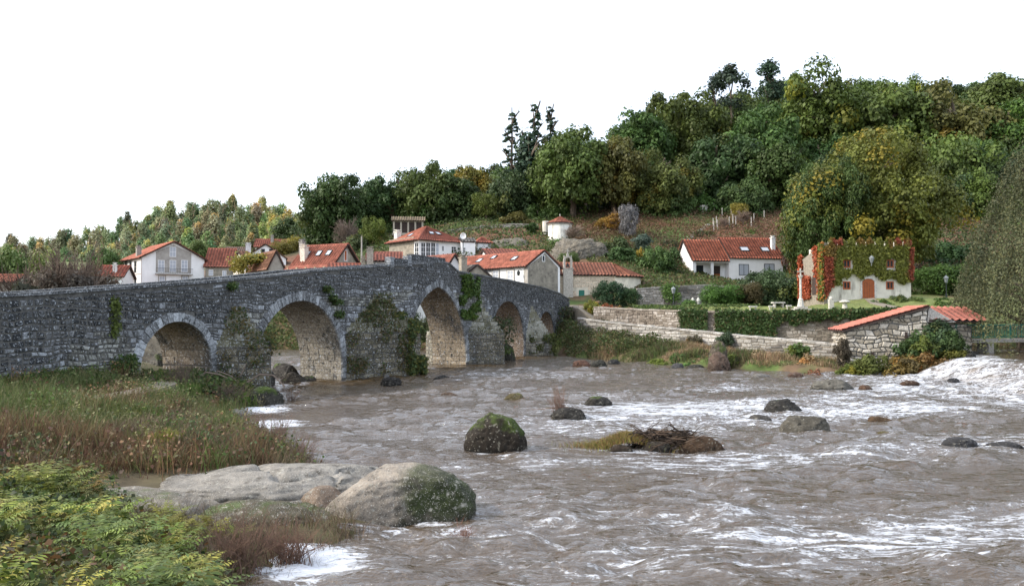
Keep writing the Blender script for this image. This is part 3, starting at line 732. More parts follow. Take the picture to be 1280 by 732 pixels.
        for i in range(1, nx): x = a0+w*i/nx; bx(mb, x-t*.4, x+t*.4, z+t, z+h-t, -.05, .038)
        for j in range(1, ny): zz = z+h*j/ny; bx(mb, a0+t, a1-t, zz-t*.35, zz+t*.35, -.05, .034)
        fo = mb.obj(name, fm, s.root)
        pn = MB(); bx(pn, a0+t*.5, a1-t*.5, z+t*.5, z+h-t*.5, -.06, .012); pn.obj('pane', M[door or 'glass'], fo)
        if label: fo['label'] = label
        return fo
    def pz(s, px, py, face):
        """(a, z) on a face for a pixel"""
        o = Vector((0, 0, CAMZ)); d = P(px, py, 1)-o
        f = s.fr(face); rz = Matrix.Rotation(s.th, 3, 'Z'); lo = Vector(s.root.location)
        p0 = rz@Vector(f(0, 0, 0))+lo; px_ = rz@(Vector(f(1, 0, 0))-Vector(f(0, 0, 0))); nn = px_.cross(Vector((0, 0, 1)))
        t = (p0-o).dot(nn)/d.dot(nn); q = o+d*t-p0
        return q.dot(px_), q.z
    def win(s, face, x0, y0, x1, y1, **k):
        a0, zt = s.pz(x0, y0, face); a1, zb = s.pz(x1, y1, face); zt2 = s.pz((x0+x1)/2, y0, face)[1]; zb2 = s.pz((x0+x1)/2, y1, face)[1]
        return s.opening(face, (a0+a1)/2, zb2, abs(a1-a0), zt2-zb2, **k)
    def chimney(s, u, v, wdt, z0, z1, mat='stone', cap=True, color=(.35, .33, .30)):
        mb = MB(); mb.cur = color; mb.box(u-wdt/2, u+wdt/2, v-wdt/2, v+wdt/2, z0, z1)
        if cap: mb.box(u-wdt/2-.08, u+wdt/2+.08, v-wdt/2-.08, v+wdt/2+.08, z1+.003, z1+.12); mb.box(u-wdt*.3, u+wdt*.3, v-wdt*.3, v+wdt*.3, z1+.12, z1+.32); mb.box(u-wdt/2, u+wdt/2, v-wdt/2, v+wdt/2, z1+.322, z1+.4)
        return mb.obj('chimney', M[mat if mat != 'stone' else 'stone_clean'], s.root)
    def skylight(s, roof_i, tu, tv, w=.8, h=.9):
        q = [Vector(p) for p in s.slopes[roof_i]]
        a = q[0].lerp(q[1], tu); b_ = q[3].lerp(q[2], tu); p = a.lerp(b_, tv); du = (q[1]-q[0]).normalized(); dv = (b_-a).normalized(); nn = du.cross(dv)
        if nn.z < 0: nn = -nn
        def pt(x, y, o): return p+du*x+dv*y+nn*o
        mb = MB()
        for x0, x1, y0, y1 in ((-w/2, -w/2+.07, -h/2, h/2), (w/2-.07, w/2, -h/2, h/2), (-w/2+.07, w/2-.07, -h/2, -h/2+.07), (-w/2+.07, w/2-.07, h/2-.07, h/2)):
            V = [pt(x, y, o) for x in (x0, x1) for y in (y0, y1) for o in (0, .2)]; mb.add(V, [(0,1,5,4),(2,6,7,3),(1,3,7,5),(0,4,6,2),(0,2,3,1),(4,5,7,6)])
        f = mb.obj('skylight', M['iron'], s.root)
        m2 = MB(); V = [pt(x, y, o) for x in (-w/2+.05, w/2-.05) for y in (-h/2+.05, h/2-.05) for o in (.05, .17)]; m2.add(V, [(0,1,5,4),(2,6,7,3),(1,3,7,5),(0,4,6,2),(0,2,3,1),(4,5,7,6)]); m2.obj('pane', M['glass_pale'], f)
def tile_slope(name, quad, parent, col, th=.10, var=.25, per=.42, amp=.075):
    """a pitched roof side of rolled clay tiles: columns run down the slope, courses overlap"""
    q = [Vector(p) for p in quad]; L = (q[1]-q[0]).length; Lt = (q[2]-q[3]).length; S = ((q[3]+q[2])/2-(q[0]+q[1])/2).length
    nc = max(3, int(L/per)); K = 4; nu = nc*K+1; nr = max(2, int(S/.42)); 
    nn = (q[1]-q[0]).cross(q[3]-q[0]).normalized()
    if nn.z < 0: nn = -nn
    V = []; C_ = []; Fs = []; ctr = [[random.uniform(1-var, 1+var) for _ in range(nr)] for _ in range(nc+1)]
    base = np.array(col)
    for j in range(nr+1):
        for side in ((0,) if j == 0 else ((1,) if j == nr else (1, 0))):     # course step: end of the lower course, start of the next
            t = j/nr
            for i in range(nu):
                u = i/(nu-1); a = q[0].lerp(q[1], u).lerp(q[3].lerp(q[2], u), t)
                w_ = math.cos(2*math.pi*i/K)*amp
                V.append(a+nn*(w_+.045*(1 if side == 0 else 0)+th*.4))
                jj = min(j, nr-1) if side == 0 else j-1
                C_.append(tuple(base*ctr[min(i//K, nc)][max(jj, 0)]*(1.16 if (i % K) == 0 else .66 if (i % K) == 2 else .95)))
    rows = 2*nr; V = np.array([tuple(v) for v in V])
    idx = np.arange(rows*nu).reshape(rows, nu)
    Fq = np.stack([idx[:-1, :-1].ravel(), idx[:-1, 1:].ravel(), idx[1:, 1:].ravel(), idx[1:, :-1].ravel()], 1)
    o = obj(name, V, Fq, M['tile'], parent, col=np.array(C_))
    # underside board so that the roof has thickness
    mb = MB(); n0 = [p-nn*th for p in q]; n1 = [p+nn*.0 for p in q]; mb.add([tuple(p) for p in n0+n1], [(0,3,2,1),(4,5,6,7),(0,1,5,4),(1,2,6,5),(2,3,7,6),(3,0,4,7)]); mb.obj('eave_board', M['dark_wood'], o) if parent is None or parent.parent is None else None
    return o
OR = (.30, .105, .072); OR2 = (.26, .10, .074); BRN = (.20, .10, .065)

def local_box(name, mat, parent, *b_): mb = MB(); mb.box(*b_); return mb.obj(name, M[mat], parent)
# white gabled house at the far left
h = House('white_house', 'white two-storey house with grey stone centre panel and balcony, left of the village', 176, 125, 40, 150, 255, 321)
h.walls('plaster', 'v', 2.6); h.roof(OR, .45); D_, L_ = h.D, h.L
def panel_on(h, face, x0, y0, x1, y1, mat, o=.03, name='stone_panel', gable=None):
    a0, zt = h.pz(x0, y0, face); a1, _ = h.pz(x1, y0, face); zb = h.pz((x0+x1)/2, y1, face)[1]; f = h.fr(face); mb = MB()
    if gable: 
        am, zm = h.pz(gable[0], gable[1], face); V = [f(a, z, q) for q in (-.05, o) for a, z in ((a0, zb), (a1, zb), (a1, zt), (am, zm), (a0, zt))]
        mb.add(V, [(5,6,7,8,9),(0,1,6,5),(1,2,7,6),(2,3,8,7),(3,4,9,8),(4,0,5,9)])
    else:
        V = [f(a, z, q) for q in (-.05, o) for a, z in ((a0, zb), (a1, zb), (a1, zt), (a0, zt))]; mb.add(V, [(4,5,6,7),(0,1,5,4),(1,2,6,5),(2,3,7,6),(3,0,4,7)])
    h.off = {**h.off, face: o}
    return mb.obj(name, M[mat], h.root)
panel_on(h, 'R', 195, 314, 239, 341, 'concrete', .05, 'stone_panel', (217, 306))
for x in (197.5, 212, 226.5): h.win('R', x, 325, x+8, 340, style='white_paint', nx=2, ny=3, door='glass_pale')
h.win('R', 212, 308.5, 220, 321, style='white_paint', nx=2, ny=2, door='glass_pale')
for x in (199, 228): h.win('R', x, 345, x+7, 354, style='white_paint', surround='concrete', door='glass_pale')
h.win('R', 213, 346, 221, 360, style='white_paint', nx=1, ny=1, door='white_paint', name='door')
for x in (156.5, 162, 168): h.win('L', x, 326, x+2.6, 341, style='concrete', nx=1, ny=2)
for x in (156, 162, 168): h.win('L', x, 346, x+2.6, 356, style='concrete', nx=1, ny=1)
mb = MB(); a0, z0 = h.pz(194, 342.5, 'R'); a1, _ = h.pz(240, 342, 'R'); mb.box(a0, a1, -.55, .02, z0, z0+.14)
bal = mb.obj('balcony', M['concrete'], h.root); rl = MB(); n_ = 22
for i in range(n_): x = a0+.03+(a1-a0-.08)*i/(n_-1); rl.box(x, x+.02, -.54, -.52, z0+.14, z0+.95)
rl.box(a0, a1, -.55, -.51, z0+.95, z0+1.0); rl.obj('railing', M['iron'], bal)
h.chimney(.6, D_*.32, .7, h.H-.2, h.H+1.7, color=(.30, .28, .25))
mb = MB(); mb.box(-.03, L_+.03, -.02, .02, 0, .0) if False else None
mb = MB(); zs = h.pz(165, 344, 'L')[1]; mb.box(-.05, .0, 0, D_, zs, zs+.16); mb.box(-.05, 0, -.06, .2, 0, h.H-.1); mb.obj('trim', M['concrete'], h.root)

h = House('red_roof_house', 'low house with dark red roof behind the bare brown trees, left of the white house', 122, 112, 12, 100, 152, 345)
h.walls('plaster', 'u', 1.6); h.roof((.26, .075, .05)); h.chimney(h.L*.6, 1.2, .5, h.H, h.H+1.6, color=(.7, .69, .66)); h.win('L', 128, 350, 134, 358, style='dark_wood')
h = House('red_roof_house', 'small red roof at the left edge of the picture behind dark bushes', -40, 80, 15, -60, 14, 352)
h.walls('rubble', 'u', .8); h.roof((.30, .11, .07))
h = House('stone_house', 'small grey stone house with orange roof and two white windows beside the big white house', 256, 131, 8, 250, 288, 332)
h.walls('rubble', 'u', 3.0); h.roof(OR, .3); h.win('R', 261, 337, 266.5, 344.5, style='white_paint', door='glass_pale'); h.win('R', 278, 338, 283, 345, style='white_paint', door='glass_pale')
h = House('stone_barn', 'old stone building with small dark gable behind the two-window stone house', 281, 165, 12, 266, 304, 316)
h.walls('rubble', 'u', 1.4); h.roof((.20, .14, .11)); h.win('R', 288, 318, 292, 323, style='dark_wood')
h = House('gabled_shed', 'little dark gabled shed between stone house and cream wall', 276, 148, 20, 274, 292, 327)
h.walls('rubble', 'v', 2.0); h.roof((.20, .085, .065)); h.win('R', 281, 322, 285, 328, style='dark_wood', nx=1, ny=1)
h = House('white_gable_house', 'white gable end with two small dark windows above the vine pergola', 305, 140, 18, 300, 357, 322)
h.walls('plaster', 'v', 2.4); h.roof(BRN, .25); h.win('R', 326.5, 311, 331, 318.5, style='dark_wood', nx=1, ny=1); h.win('R', 336.5, 311, 341, 318.5, style='dark_wood', nx=1, ny=1)
h.chimney(.6, .9, .9, h.H-.5, h.H+2.3, color=(.62, .62, .62))
h = House('long_roof_house', 'long orange roof rising behind the white gable end', 318, 172, 10, 312, 375, 308)
h.walls('plaster_old', 'u', 1.8); h.roof(OR); h.chimney(h.L*.35, 2, .6, h.H+.8, h.H+2.4); h.win('R', 322, 303+6, 326, 314, style='dark_wood')
h = House('cream_house', 'narrow cream house with shuttered window beside the vine pergola', 306, 118, 32, 291, 316, 324)
h.walls('plaster_old', 'u', 1.3); h.roof(BRN, .25); h.win('L', 294.5, 327, 297.5, 337, style='concrete'); h.win('L', 295, 343, 297.5, 350, style='dark_wood', nx=1); h.win('R', 309, 343, 313, 352, style='dark_wood', nx=1, ny=1)
h = House('grey_shed', 'grey rendered shed with brown tiled roof left of the red timber porch', 335, 108, 35, 310, 354, 333)
h.walls('concrete', 'v', 2.1, (1, .97, .92)); h.roof(BRN, .25); h.win('L', 321, 335, 324, 342, style='concrete', nx=1); h.skylight(0, .45, .5)
# orange-roof house with porch
h = House('porch_house', 'stone house with bright orange roof, skylights and red timber porch above the bridge', 414, 105, 62, 366, 449, 331)
h.walls('rubble', 'v', 2.9, (1.05, 1.08, 1.12)); h.roof(OR, .5); 
for tu in (.30, .52, .78): h.skylight(0, 1-tu, .62, .8, 1.0)
h.win('R', 430, 312.5, 433.5, 326, style='white_paint', nx=1, ny=1, surround='concrete', door='wood_red')
h.chimney(h.L*.16, h.D*.83, .8, h.H+.2, h.H+2.6, color=(.62, .56, .48)); h.chimney(h.L*.3, h.D*1.0, .6, h.H+.5, h.H+3.4, color=(.3, .28, .26))
for x in (385, 392, 399, 406): h.win('L', x, 334, x+6, 345, style='wood_red', nx=2, ny=2)
for x in (372, 379): h.win('L', x, 334, x+5, 345, style='white_paint', nx=2, ny=2)
mb = MB()
for v in np.linspace(.2, h.D-.2, 5): mb.cur = (1, .8, .55); mb.box(-1.3, -1.05, v-.12, v+.12, 0, h.H-.25)
mb.obj('porch_posts', M['stone_clean'], h.root, (.4, .38, .36)); tile_slope('porch_roof', ((-1.7, h.D+.4, h.H-.75), (-1.7, -.4, h.H-.75), (.1, -.4, h.H+.05), (.1, h.D+.4, h.H+.05)), h.root, OR)
h = House('low_cream_house', 'low cream building with flat orange roof in front of the stone gable', 412, 97, 14, 410, 455, 337.5)
h.walls('plaster_old', 'u', 1.1); h.roof(OR, .35, gover=.15); h.win('R', 447, 339, 452, 346, style='white_paint')
h = House('glazed_house', 'little house with white glazed gallery and orange roof left of the bridge crown', 460, 97, 10, 453, 484, 326)
h.walls('plaster', 'u', 1.0); h.roof(OR2, .35); h.win('R', 461, 328, 470, 339, style='white_paint', nx=3, ny=2); h.win('R', 471, 328, 479, 339, style='white_paint', nx=3, ny=2)
h.chimney(.2, -.35, .8, 0, h.H+1.3, color=(.34, .30, .25)); h.chimney(-.6, .3, .5, 0, h.H+.2, color=(.30, .27, .22))
h = House('red_roof_house', 'low orange roofs between glazed gallery and tall white house', 470, 104, 8, 462, 500, 323)
h.walls('plaster_old', 'u', 1.0); h.roof(OR2)
h = House('white_villa', 'tall white house with orange hip roof, glazed corner bay and stone side wall', 524, 118, 40, 487, 577, 297.5, base=6)
h.walls('plaster', 'u', 2.2, hip=True, color=(1, 1, 1)); h.ridge = 'u'; h.roof(OR, .6, hip=True)
panel_on(h, 'L', 487, 300, 517.5, 330, 'rubble', .06, 'stone_cladding')
for i in range(6):
    if i == 0: h.win('L', 518.5, 303, 523.6, 321, style='white_paint', nx=2, ny=3)
    elif i < 4: h.win('R', 526+(i-1)*6.2, 303, 531.6+(i-1)*6.2, 321, style='white_paint', nx=2, ny=3)
h.win('R', 544.5, 303, 548.5, 321, style='white_paint', nx=1, ny=3, door='glass_pale')
h.win('R', 552, 307, 555, 314, style='white_paint', nx=2, ny=1); h.win('R', 564, 308, 570, 315, style='white_paint', nx=2, ny=2)
h.chimney(.9, h.D-.8, .8, h.H-.1, h.H+1.5, color=(.7, .68, .62)); h.skylight(0, .35, .5); h.skylight(0, .62, .5); h.skylight(3, .5, .4, .9, 1)
hv = h
h = House('white_annex', 'lower white annex with small window joined right of the tall white house', 577, 121, 14, 572, 594, 302, base=6)
h.walls('plaster', 'u', .6); h.roof((.16, .15, .14), .15); h.win('R', 578, 309, 582, 315.5, style='white_paint')
h = House('white_tower_house', 'small white block with tiled cap between the annex and the long roof', 597, 124, 20, 594, 613, 302, base=6)
h.walls('plaster', 'u', .7, hip=True); h.roof(OR, .3, hip=True)
h = House('red_roof_house', 'orange roof just behind the crown of the bridge', 560, 97, 42, 486, 575, 330, L1=10)
h.walls('plaster', 'v', 1.15); h.roof(OR2, .3)
h = House('small_gable_house', 'small stone gable with dark verge peeping over the bridge parapet', 580, 95, 30, 566, 613, 345)
h.walls('rubble', 'v', 1.3); h.roof((.10, .09, .085), .15); h.chimney(.3, h.D*.3, .75, h.H-.2, h.H+2.2, color=(.30, .27, .22)); h.win('R', 597, 345, 601, 349, style='white_paint')
# long white house
h = House('long_white_house', 'long white house with big orange roof and white shuttered windows right of the bridge crown', 660, 93, 42, 562, 700, 331, base=4.6)
h.walls('plaster', 'v', 1.75); h.roof(OR, .4, gover=.12)
panel_on(h, 'R', 660.5, 332, 697, 384, 'rubble', .05, 'stone_gable', (681, 316.5)); panel_on(h, 'L', 655, 332, 660, 384, 'concrete', .05, 'corner_stones')
h.win('L', 616, 338, 623.5, 351, style='white_paint', nx=2, ny=3, surround='concrete', door='glass_pale'); h.win('L', 634.5, 338, 642, 353, style='white_paint', nx=2, ny=3, surround='concrete', door='glass_pale')
h.win('R', 677.5, 319, 681, 327, style='white_paint', nx=1, ny=1); h.skylight(0, .30, .6, .9, .9); h.skylight(0, .75, .55, .9, .9); h.skylight(0, .45, .75, .8, .8)
mb = MB(); fL = h.fr('L'); a, z = h.pz(652, 341, 'L'); mb.tube([fL(a, z+.3, 0), fL(a, z+.5, .35), fL(a, z+.2, .5)], .03, 5); q = fL(a, z-.35, .5); mb.lathe([(.06, q[2]), (.17, q[2]+.1), (.20, q[2]+.45), (.05, q[2]+.62)], q[0], q[1], 8); mb.obj('wall_lantern', M['iron'], h.root)
h = House('red_roof_house', 'orange roof wedge above the long white house, beside the stone ledge', 610, 108, 12, 600, 648, 319, base=6)
h.walls('plaster', 'u', 1.0); h.roof(OR2, .3)
# chapel
h = House('chapel', 'long pale stone chapel with little bell gable, brown tiled roof and rounded apse', 667, 97, 7, 662, 771, 342.5, base=4.4, L1=5.6, cat='chapel')
h.walls('plaster_old', 'u', 1.5, (1.0, .97, .9)); h.roof((.25, .105, .07), .25, gover=.1); ch = h
h.win('R', 681.5, 358.5, 686.5, 365, style='green_paint', nx=2, ny=2)
h.win('R', 723.5, 362.5, 730.5, 381, style='green_paint', nx=1, ny=1, name='door', label='green wooden chapel door')
# coursed ashlar on the front of the chapel: the larger blocks
f = h.fr('R'); ash = MB(); 
for z0, z1 in rows_of(.2, h.H-.1, .36, .46):
    a = 0
    while a < h.L-.05:
        l = min(random.uniform(.6, 1.2), h.L-a)
        if h.L-a-l < .2: l = h.L-a
        inw = any(a+l > w0-.1 and a < w1+.1 and z1 > y0-.1 and z0 < y1+.1 for w0, w1, y0, y1 in [(h.pz(681.5, 360, 'R')[0], h.pz(686.5, 360, 'R')[0], h.pz(684, 365, 'R')[1], h.pz(684, 358.5, 'R')[1]), (h.pz(723.5, 370, 'R')[0], h.pz(730.5, 370, 'R')[0], 0, h.pz(727, 362.5, 'R')[1])])
        if not inw: V, Fs = stone_quad(lambda x, z, o: f(x, z, o), a+.01, a+l-.01, z0+.01, z1-.01, .035, .008); v = random.uniform(.82, 1.1); ash.cur = (.56*v, .47*v, .36*v); ash.add(V, Fs)
        a += l
ash.obj('ashlar_blocks', M['stone_clean'], h.root)['kind'] = 'stuff'
# bell gable: pier rising out of the front wall, small arch with a bell, cap and cross
a0, _ = h.pz(703.5, 350, 'R'); a1, _ = h.pz(715.5, 350, 'R'); am = (a0+a1)/2
zt = lambda py: h.pz(709, py, 'R')[1]
mb = MB(); mb.cur = (.42, .39, .34); mb.box(a0, a1, -.45, .35, 0, zt(336)); mb.box(a0-.1, a1+.1, -.5, .4, zt(336)+.003, zt(335))
mb.box(a0+.05, a0+.28, -.3, .15, zt(335), zt(325)); mb.box(a1-.28, a1-.05, -.3, .15, zt(335), zt(325))
ri = (a1-a0-.56)/2; n_ = 8
for k in range(n_):
    t0, t1 = math.pi*k/n_, math.pi*(k+1)/n_; zc_ = zt(325)-.02
    V = [(am+r_*math.cos(t_), y_, zc_+r_*math.sin(t_)) for y_ in (-.3, .15) for t_, r_ in ((t0, ri), (t0, ri+.23), (t1, ri+.23), (t1, ri))]
    mb.add(V, [(0,1,2,3),(4,7,6,5),(0,4,5,1),(1,5,6,2),(2,6,7,3),(3,7,4,0)])
bg_ = mb.obj('bell_gable', M['stone_clean'], h.root)
m2 = MB(); m2.cur = (.4, .38, .34); zc2 = zt(325)+ri+.2; m2.box(am-.14, am+.14, -.2, .05, zc2, zc2+.25); m2.box(am-.05, am+.05, -.12, -.02, zc2+.25, zc2+.85); m2.box(am-.2, am-.052, -.12, -.02, zc2+.55, zc2+.65); m2.box(am+.052, am+.2, -.12, -.02, zc2+.55, zc2+.65)
for x in (a0+.15, a1-.15): m2.lathe([(.08, zt(325)+.15), (.05, zt(325)+.3), (.09, zt(325)+.42), (.02, zt(325)+.6)], x, -.08, 8)
m2.obj('cross', M['stone_clean'], bg_)
m3 = MB(); m3.lathe([(.20, zt(333.5)), (.17, zt(333.5)+.1), (.10, zt(333.5)+.35), (.03, zt(333.5)+.42)], am, -.08, 10); m3.obj('bell', M['iron'], bg_)
# apse: seven-sided end with its own roof
ap = []; r_ = 3.0; cx_, cy_ = h.L-.3, h.D/2
for k in range(-4, 5): t_ = R(k*25); ap.append((cx_+r_*1.05*math.cos(t_)+.9, cy_+r_*math.sin(t_)))
ap = [(cx_, cy_-r_)]+ap+[(cx_, cy_+r_)]
mb = MB(); mb.prism(ap, 0, h.H-.15); mb.obj('apse', M['plaster_old'], h.root, (1.15, 1.12, 1.05))
apt = (cx_+.6, cy_, h.H+1.45)
for k in range(len(ap)-1):
    def ex(p): return (cx_+(p[0]-cx_)*1.1, cy_+(p[1]-cy_)*1.1, h.H-.2)
    e0, e1 = ex(ap[k]), ex(ap[k+1])
    tile_slope('apse_roof', (e0, e1, apt, apt), h.root, (.27, .11, .07))
mb = MB(); a_ = ap[3]; mid = ((ap[2][0]+ap[3][0])/2, (ap[2][1]+ap[3][1])/2); dd = Vector((ap[3][0]-ap[2][0], ap[3][1]-ap[2][1])).normalized(); nn_ = Vector((dd.y, -dd.x))
V = [(mid[0]+dd.x*a+nn_.x*o, mid[1]+dd.y*a+nn_.y*o, z) for o in (-.05, .03) for a, z in ((-.25, 1.55), (.25, 1.55), (.25, 2.0), (.12, 2.2), (-.12, 2.2), (-.25, 2.0))]
mb.add(V, [(6,7,8,9,10,11)]+[(i, (i+1) % 6, 6+(i+1) % 6, 6+i) for i in range(6)]); mb.obj('window', M['dark_wood'], h.root)
# round white dovecote
p = P(700, 303, 130); t = thing('round_tower', (p.x, p.y, p.z-1.2), 'round white dovecote with conical red tiled roof on the slope', 'tower')
r_ = 15.0/1000*130; hh = P(700, 279.5, 130).z-p.z+1.2
mb = MB(); mb.lathe([(r_*1.04, 0), (r_, 1), (r_*.98, hh)], n=24); mb.obj('wall', M['plaster_old'], t, (1.35, 1.4, 1.45), smooth=False)
mb = MB(); mb.cur = (.35, .33, .30); mb.lathe([(r_*1.08, hh-.2), (r_*1.08, hh+.0)], n=24); mb.obj('cornice', M['stone_clean'], t)
for k in range(16):
    a0, a1 = 2*math.pi*k/16, 2*math.pi*(k+1)/16; rr = r_*1.14
    tile_slope('roof', ((rr*math.cos(a0), rr*math.sin(a0), hh), (rr*math.cos(a1), rr*math.sin(a1), hh), (0, 0, hh+1.15), (0, 0, hh+1.15)), t, (.27, .10, .065), per=.25, amp=.03)
mb = MB(); mb.cur = (.35, .33, .3); mb.lathe([(.12, hh+1.0), (.06, hh+1.3), (.10, hh+1.4), (.02, hh+1.65)], n=8); mb.obj('finial', M['stone_clean'], t)
# raised granary
p = P(491, 300, 140); pR = P(529, 300, 140); Lg = pR.x-p.x; t = thing('stone_granary', (p.x, p.y, p.z-2), 'raised stone granary on pillars with slatted sides above the white villa', 'granary', rz=R(6))
zt0 = P(500, 291, 140).z-p.z+2; zt1 = P(500, 277, 140).z-p.z+2
mb = MB(); mb.cur = (.38, .34, .28); mb.box(-.1, Lg+.1, -.1, 2.3, zt0-.35, zt0)
for k in range(5): x = .02+(Lg-.34)*k/4; mb.box(x, x+.3, 0, .3, zt0, zt1); mb.box(x, x+.3, 1.9, 2.2, zt0, zt1)
for k in range(4): x = .3+(Lg-1)*k/3; mb.box(x, x+.4, .1, .5, 0, zt0-.35); mb.box(x, x+.4, 1.7, 2.1, 0, zt0-.35)
mb.box(-.05, Lg+.05, -.05, 2.25, zt1, zt1+.25); mb.add([(Lg+.05, -.05, zt1+.25), (Lg+.05, 2.25, zt1+.25), (Lg+.05, 1.1, zt1+.95), (Lg-.2, -.05, zt1+.25), (Lg-.2, 2.25, zt1+.25), (Lg-.2, 1.1, zt1+.95)], [(0,1,2),(3,5,4)])
mb.obj('frame', M['stone_clean'], t)
sl_ = MB()
for k in range(4):
    x0 = .34+(Lg-.34)*k/4; x1 = x0+(Lg-.34)/4-.34
    for j in range(9): z = zt0+.05+(zt1-zt0-.1)*j/9; sl_.box(x0, x1, .08, .14, z, z+(zt1-zt0)/9*.7)
sl_.box(.3, Lg-.3, .3, .34, zt0, zt1); sl_.obj('slats', M['dark_wood'], t)
for q in (((-.3,-.35,zt1+.2),(Lg+.3,-.35,zt1+.2),(Lg+.3,1.1,zt1+1.0),(-.3,1.1,zt1+1.0)), ((Lg+.3,2.55,zt1+.2),(-.3,2.55,zt1+.2),(-.3,1.1,zt1+1.0),(Lg+.3,1.1,zt1+1.0))): tile_slope('roof', q, t, (.24, .19, .13))
# satellite dish
p = P(579, 295, 116); t = thing('satellite_dish', p, 'white satellite dish on a pole beside the hip roof', 'dish')
mb = MB(); prof = [(r_*.9, .35*r_*r_) for r_ in np.linspace(.02, 1, 6)]; prof = [(a*.5, b_*.5) for a, b_ in prof]; mb.tube([(0, .1, -2.6), (0, .1, 0)], .05, 6); V0 = len(mb.v)
m2 = MB(); m2.lathe(prof+[(.46, .15), (.02, -.03)], n=18); m2.v = [(x, -z*1.0*.9, y) for x, y, z in m2.v]; m2.obj('dish', M['white_paint'], t, smooth=True); mb.obj('pole', M['iron'], t)
# twin-roof house on the right
h1 = House('terracotta_roof_house', 'white house with two terracotta roofs, porch and skylights in the garden above the lawn', 912, 118, 9, 908, 979, 321, base=P(940, 350, 118).z-.5, L1=7.5)
h = h1; h.walls('plaster', 'u', 3.1); h.roof((.31, .10, .062), .3, gover=.08, var=.3); h.roof_r = 1
h.win('R', 923.5, 330, 936, 344, style='iron', nx=2, ny=1, door='glass_pale'); h.win('R', 955, 329.5, 968, 343, style='iron', nx=2, ny=1, door='glass_pale')
h.skylight(0, .36, .42, 1.3, 1.0); h.skylight(0, .74, .42, 1.2, 1.0)
h.chimney(h.L*.915, h.D*.22, .55, h.H+.9, h.H+3.0, color=(.75, .75, .72))
# left wing
m_ = h.root; zL = P(890, 327, 119).z-h.base; LW = 47/1000*119; rise = P(890, 300.5, 122).z-h.base-zL
mb = MB(); mb.box(-LW, -.02, 1.6, 6.6, 0, zL); mb.box(-LW, -LW+.5, .1, 1.598, 0, zL); mb.box(-LW*.46-.2, -LW*.46+.2, .1, .5, 0, zL-.25); mb.box(-LW+.502, -.02, .1, .5, zL-.25, zL); mb.add([(x, y, z) for x in (-LW, -.03) for y, z in ((.12, zL+.002), (6.6, zL+.002), (3.6, zL+rise-.06))], [(0,1,2),(3,5,4),(0,3,4,1),(1,4,5,2),(2,5,3,0)]); mb.obj('porch_wing', M['plaster'], m_)
tile_slope('wing_roof', ((-LW-.3, -.3, zL+.02), (-.05, -.3, zL+.02), (-.05, 3.6, zL+rise), (-LW-.3, 3.6, zL+rise)), m_, (.33, .105, .062)); tile_slope('wing_roof', ((-.05, 7, zL), (-LW-.3, 7, zL), (-LW-.3, 3.6, zL+rise), (-.05, 3.6, zL+rise)), m_, (.33, .105, .062))
wf = local_box('window', 'dark_wood', m_, -LW+1.0, -LW+2.2, 1.54, 1.62, 1.35, 2.75); local_box('pane', 'glass', wf, -LW+1.08, -LW+2.12, 1.52, 1.56, 1.43, 2.67)
df = local_box('door', 'wood_red', m_, -1.75, -.75, 1.54, 1.62, .5, 1.5); df['label'] = 'orange lower half of the porch door'; local_box('door', 'dark_wood', m_, -1.75, -.75, 1.53, 1.62, 1.502, 2.7)
# ivy house
h = House('ivy_house', 'small white crenellated house smothered in red and green creeper with an orange arched door', 1034.5, 81, 5, 1012, 1139, 308, base=5.0)
ih = h; L_, D_ = h.L, h.D
h.walls('plaster_old', 'u', .0, (1.1, 1.1, 1.1), hip=True)
mb = MB(); nm = 9; 
for k in range(nm): 
    x = .25+(L_-.9)*k/(nm-1)
    mb.prism([(x, -.02), (x+.45, -.02), (x+.45, .3), (x, .3)], h.H+.003, h.H+.5); mb.add([(x, -.02, h.H+.5), (x+.45, -.02, h.H+.5), (x+.45, .3, h.H+.5), (x, .3, h.H+.5), (x+.22, .14, h.H+.78)], [(0,1,4),(1,2,4),(2,3,4),(3,0,4)])
mb.obj('battlements', M['plaster_old'], h.root)
for x0 in (1053.5, 1107.5): h.win('R', x0, 324.5, x0+9.5, 334.5, style='wood_red', nx=2, ny=1)
for x0 in (1053, 1107): h.win('R', x0+.5, 351.5, x0+10, 361.5, style='wood_red', nx=2, ny=1)
# arched door
f = h.fr('R'); a0, z0 = h.pz(1077.5, 372.5, 'R'); a1, _ = h.pz(1093, 372.5, 'R'); zs = h.pz(1085, 353, 'R')[1]; zk = h.pz(1085, 348, 'R')[1]; am = (a0+a1)/2; hw = (a1-a0)/2
arc = [(a0, z0), (a1, z0)]+[(am+hw*math.cos(t_), zs+(zk-zs)*math.sin(t_)) for t_ in np.linspace(0, math.pi, 9)]
dr = MB(); V = [f(a, z, o) for o in (-.05, .04) for a, z in arc]; n_ = len(arc); dr.add(V, [tuple(range(n_, 2*n_))]+[(i, (i+1) % n_, n_+(i+1) % n_, n_+i) for i in range(n_)]); do = dr.obj('door', M['wood_red'], h.root); do['label'] = 'orange arched plank door'
for k in range(1, 5):
    x = a0+(a1-a0)*k/5; pl = MB(); V = [f(a, z, o) for a in (x-.012, x+.012) for o in (.03, .055) for z in (z0, zs)]; pl.add(V, [(0,1,5,4),(2,6,7,3),(1,3,7,5),(0,4,6,2)]); pl.obj('batten', M['dark_wood'], do)
su = MB(); su.cur = (.55, .53, .5)
arr = [(a0, z0)]+[(am-hw*math.cos(t_), zs+(zk-zs)*math.sin(t_)) for t_ in np.linspace(0, math.pi, 9)]+[(a1, z0)]
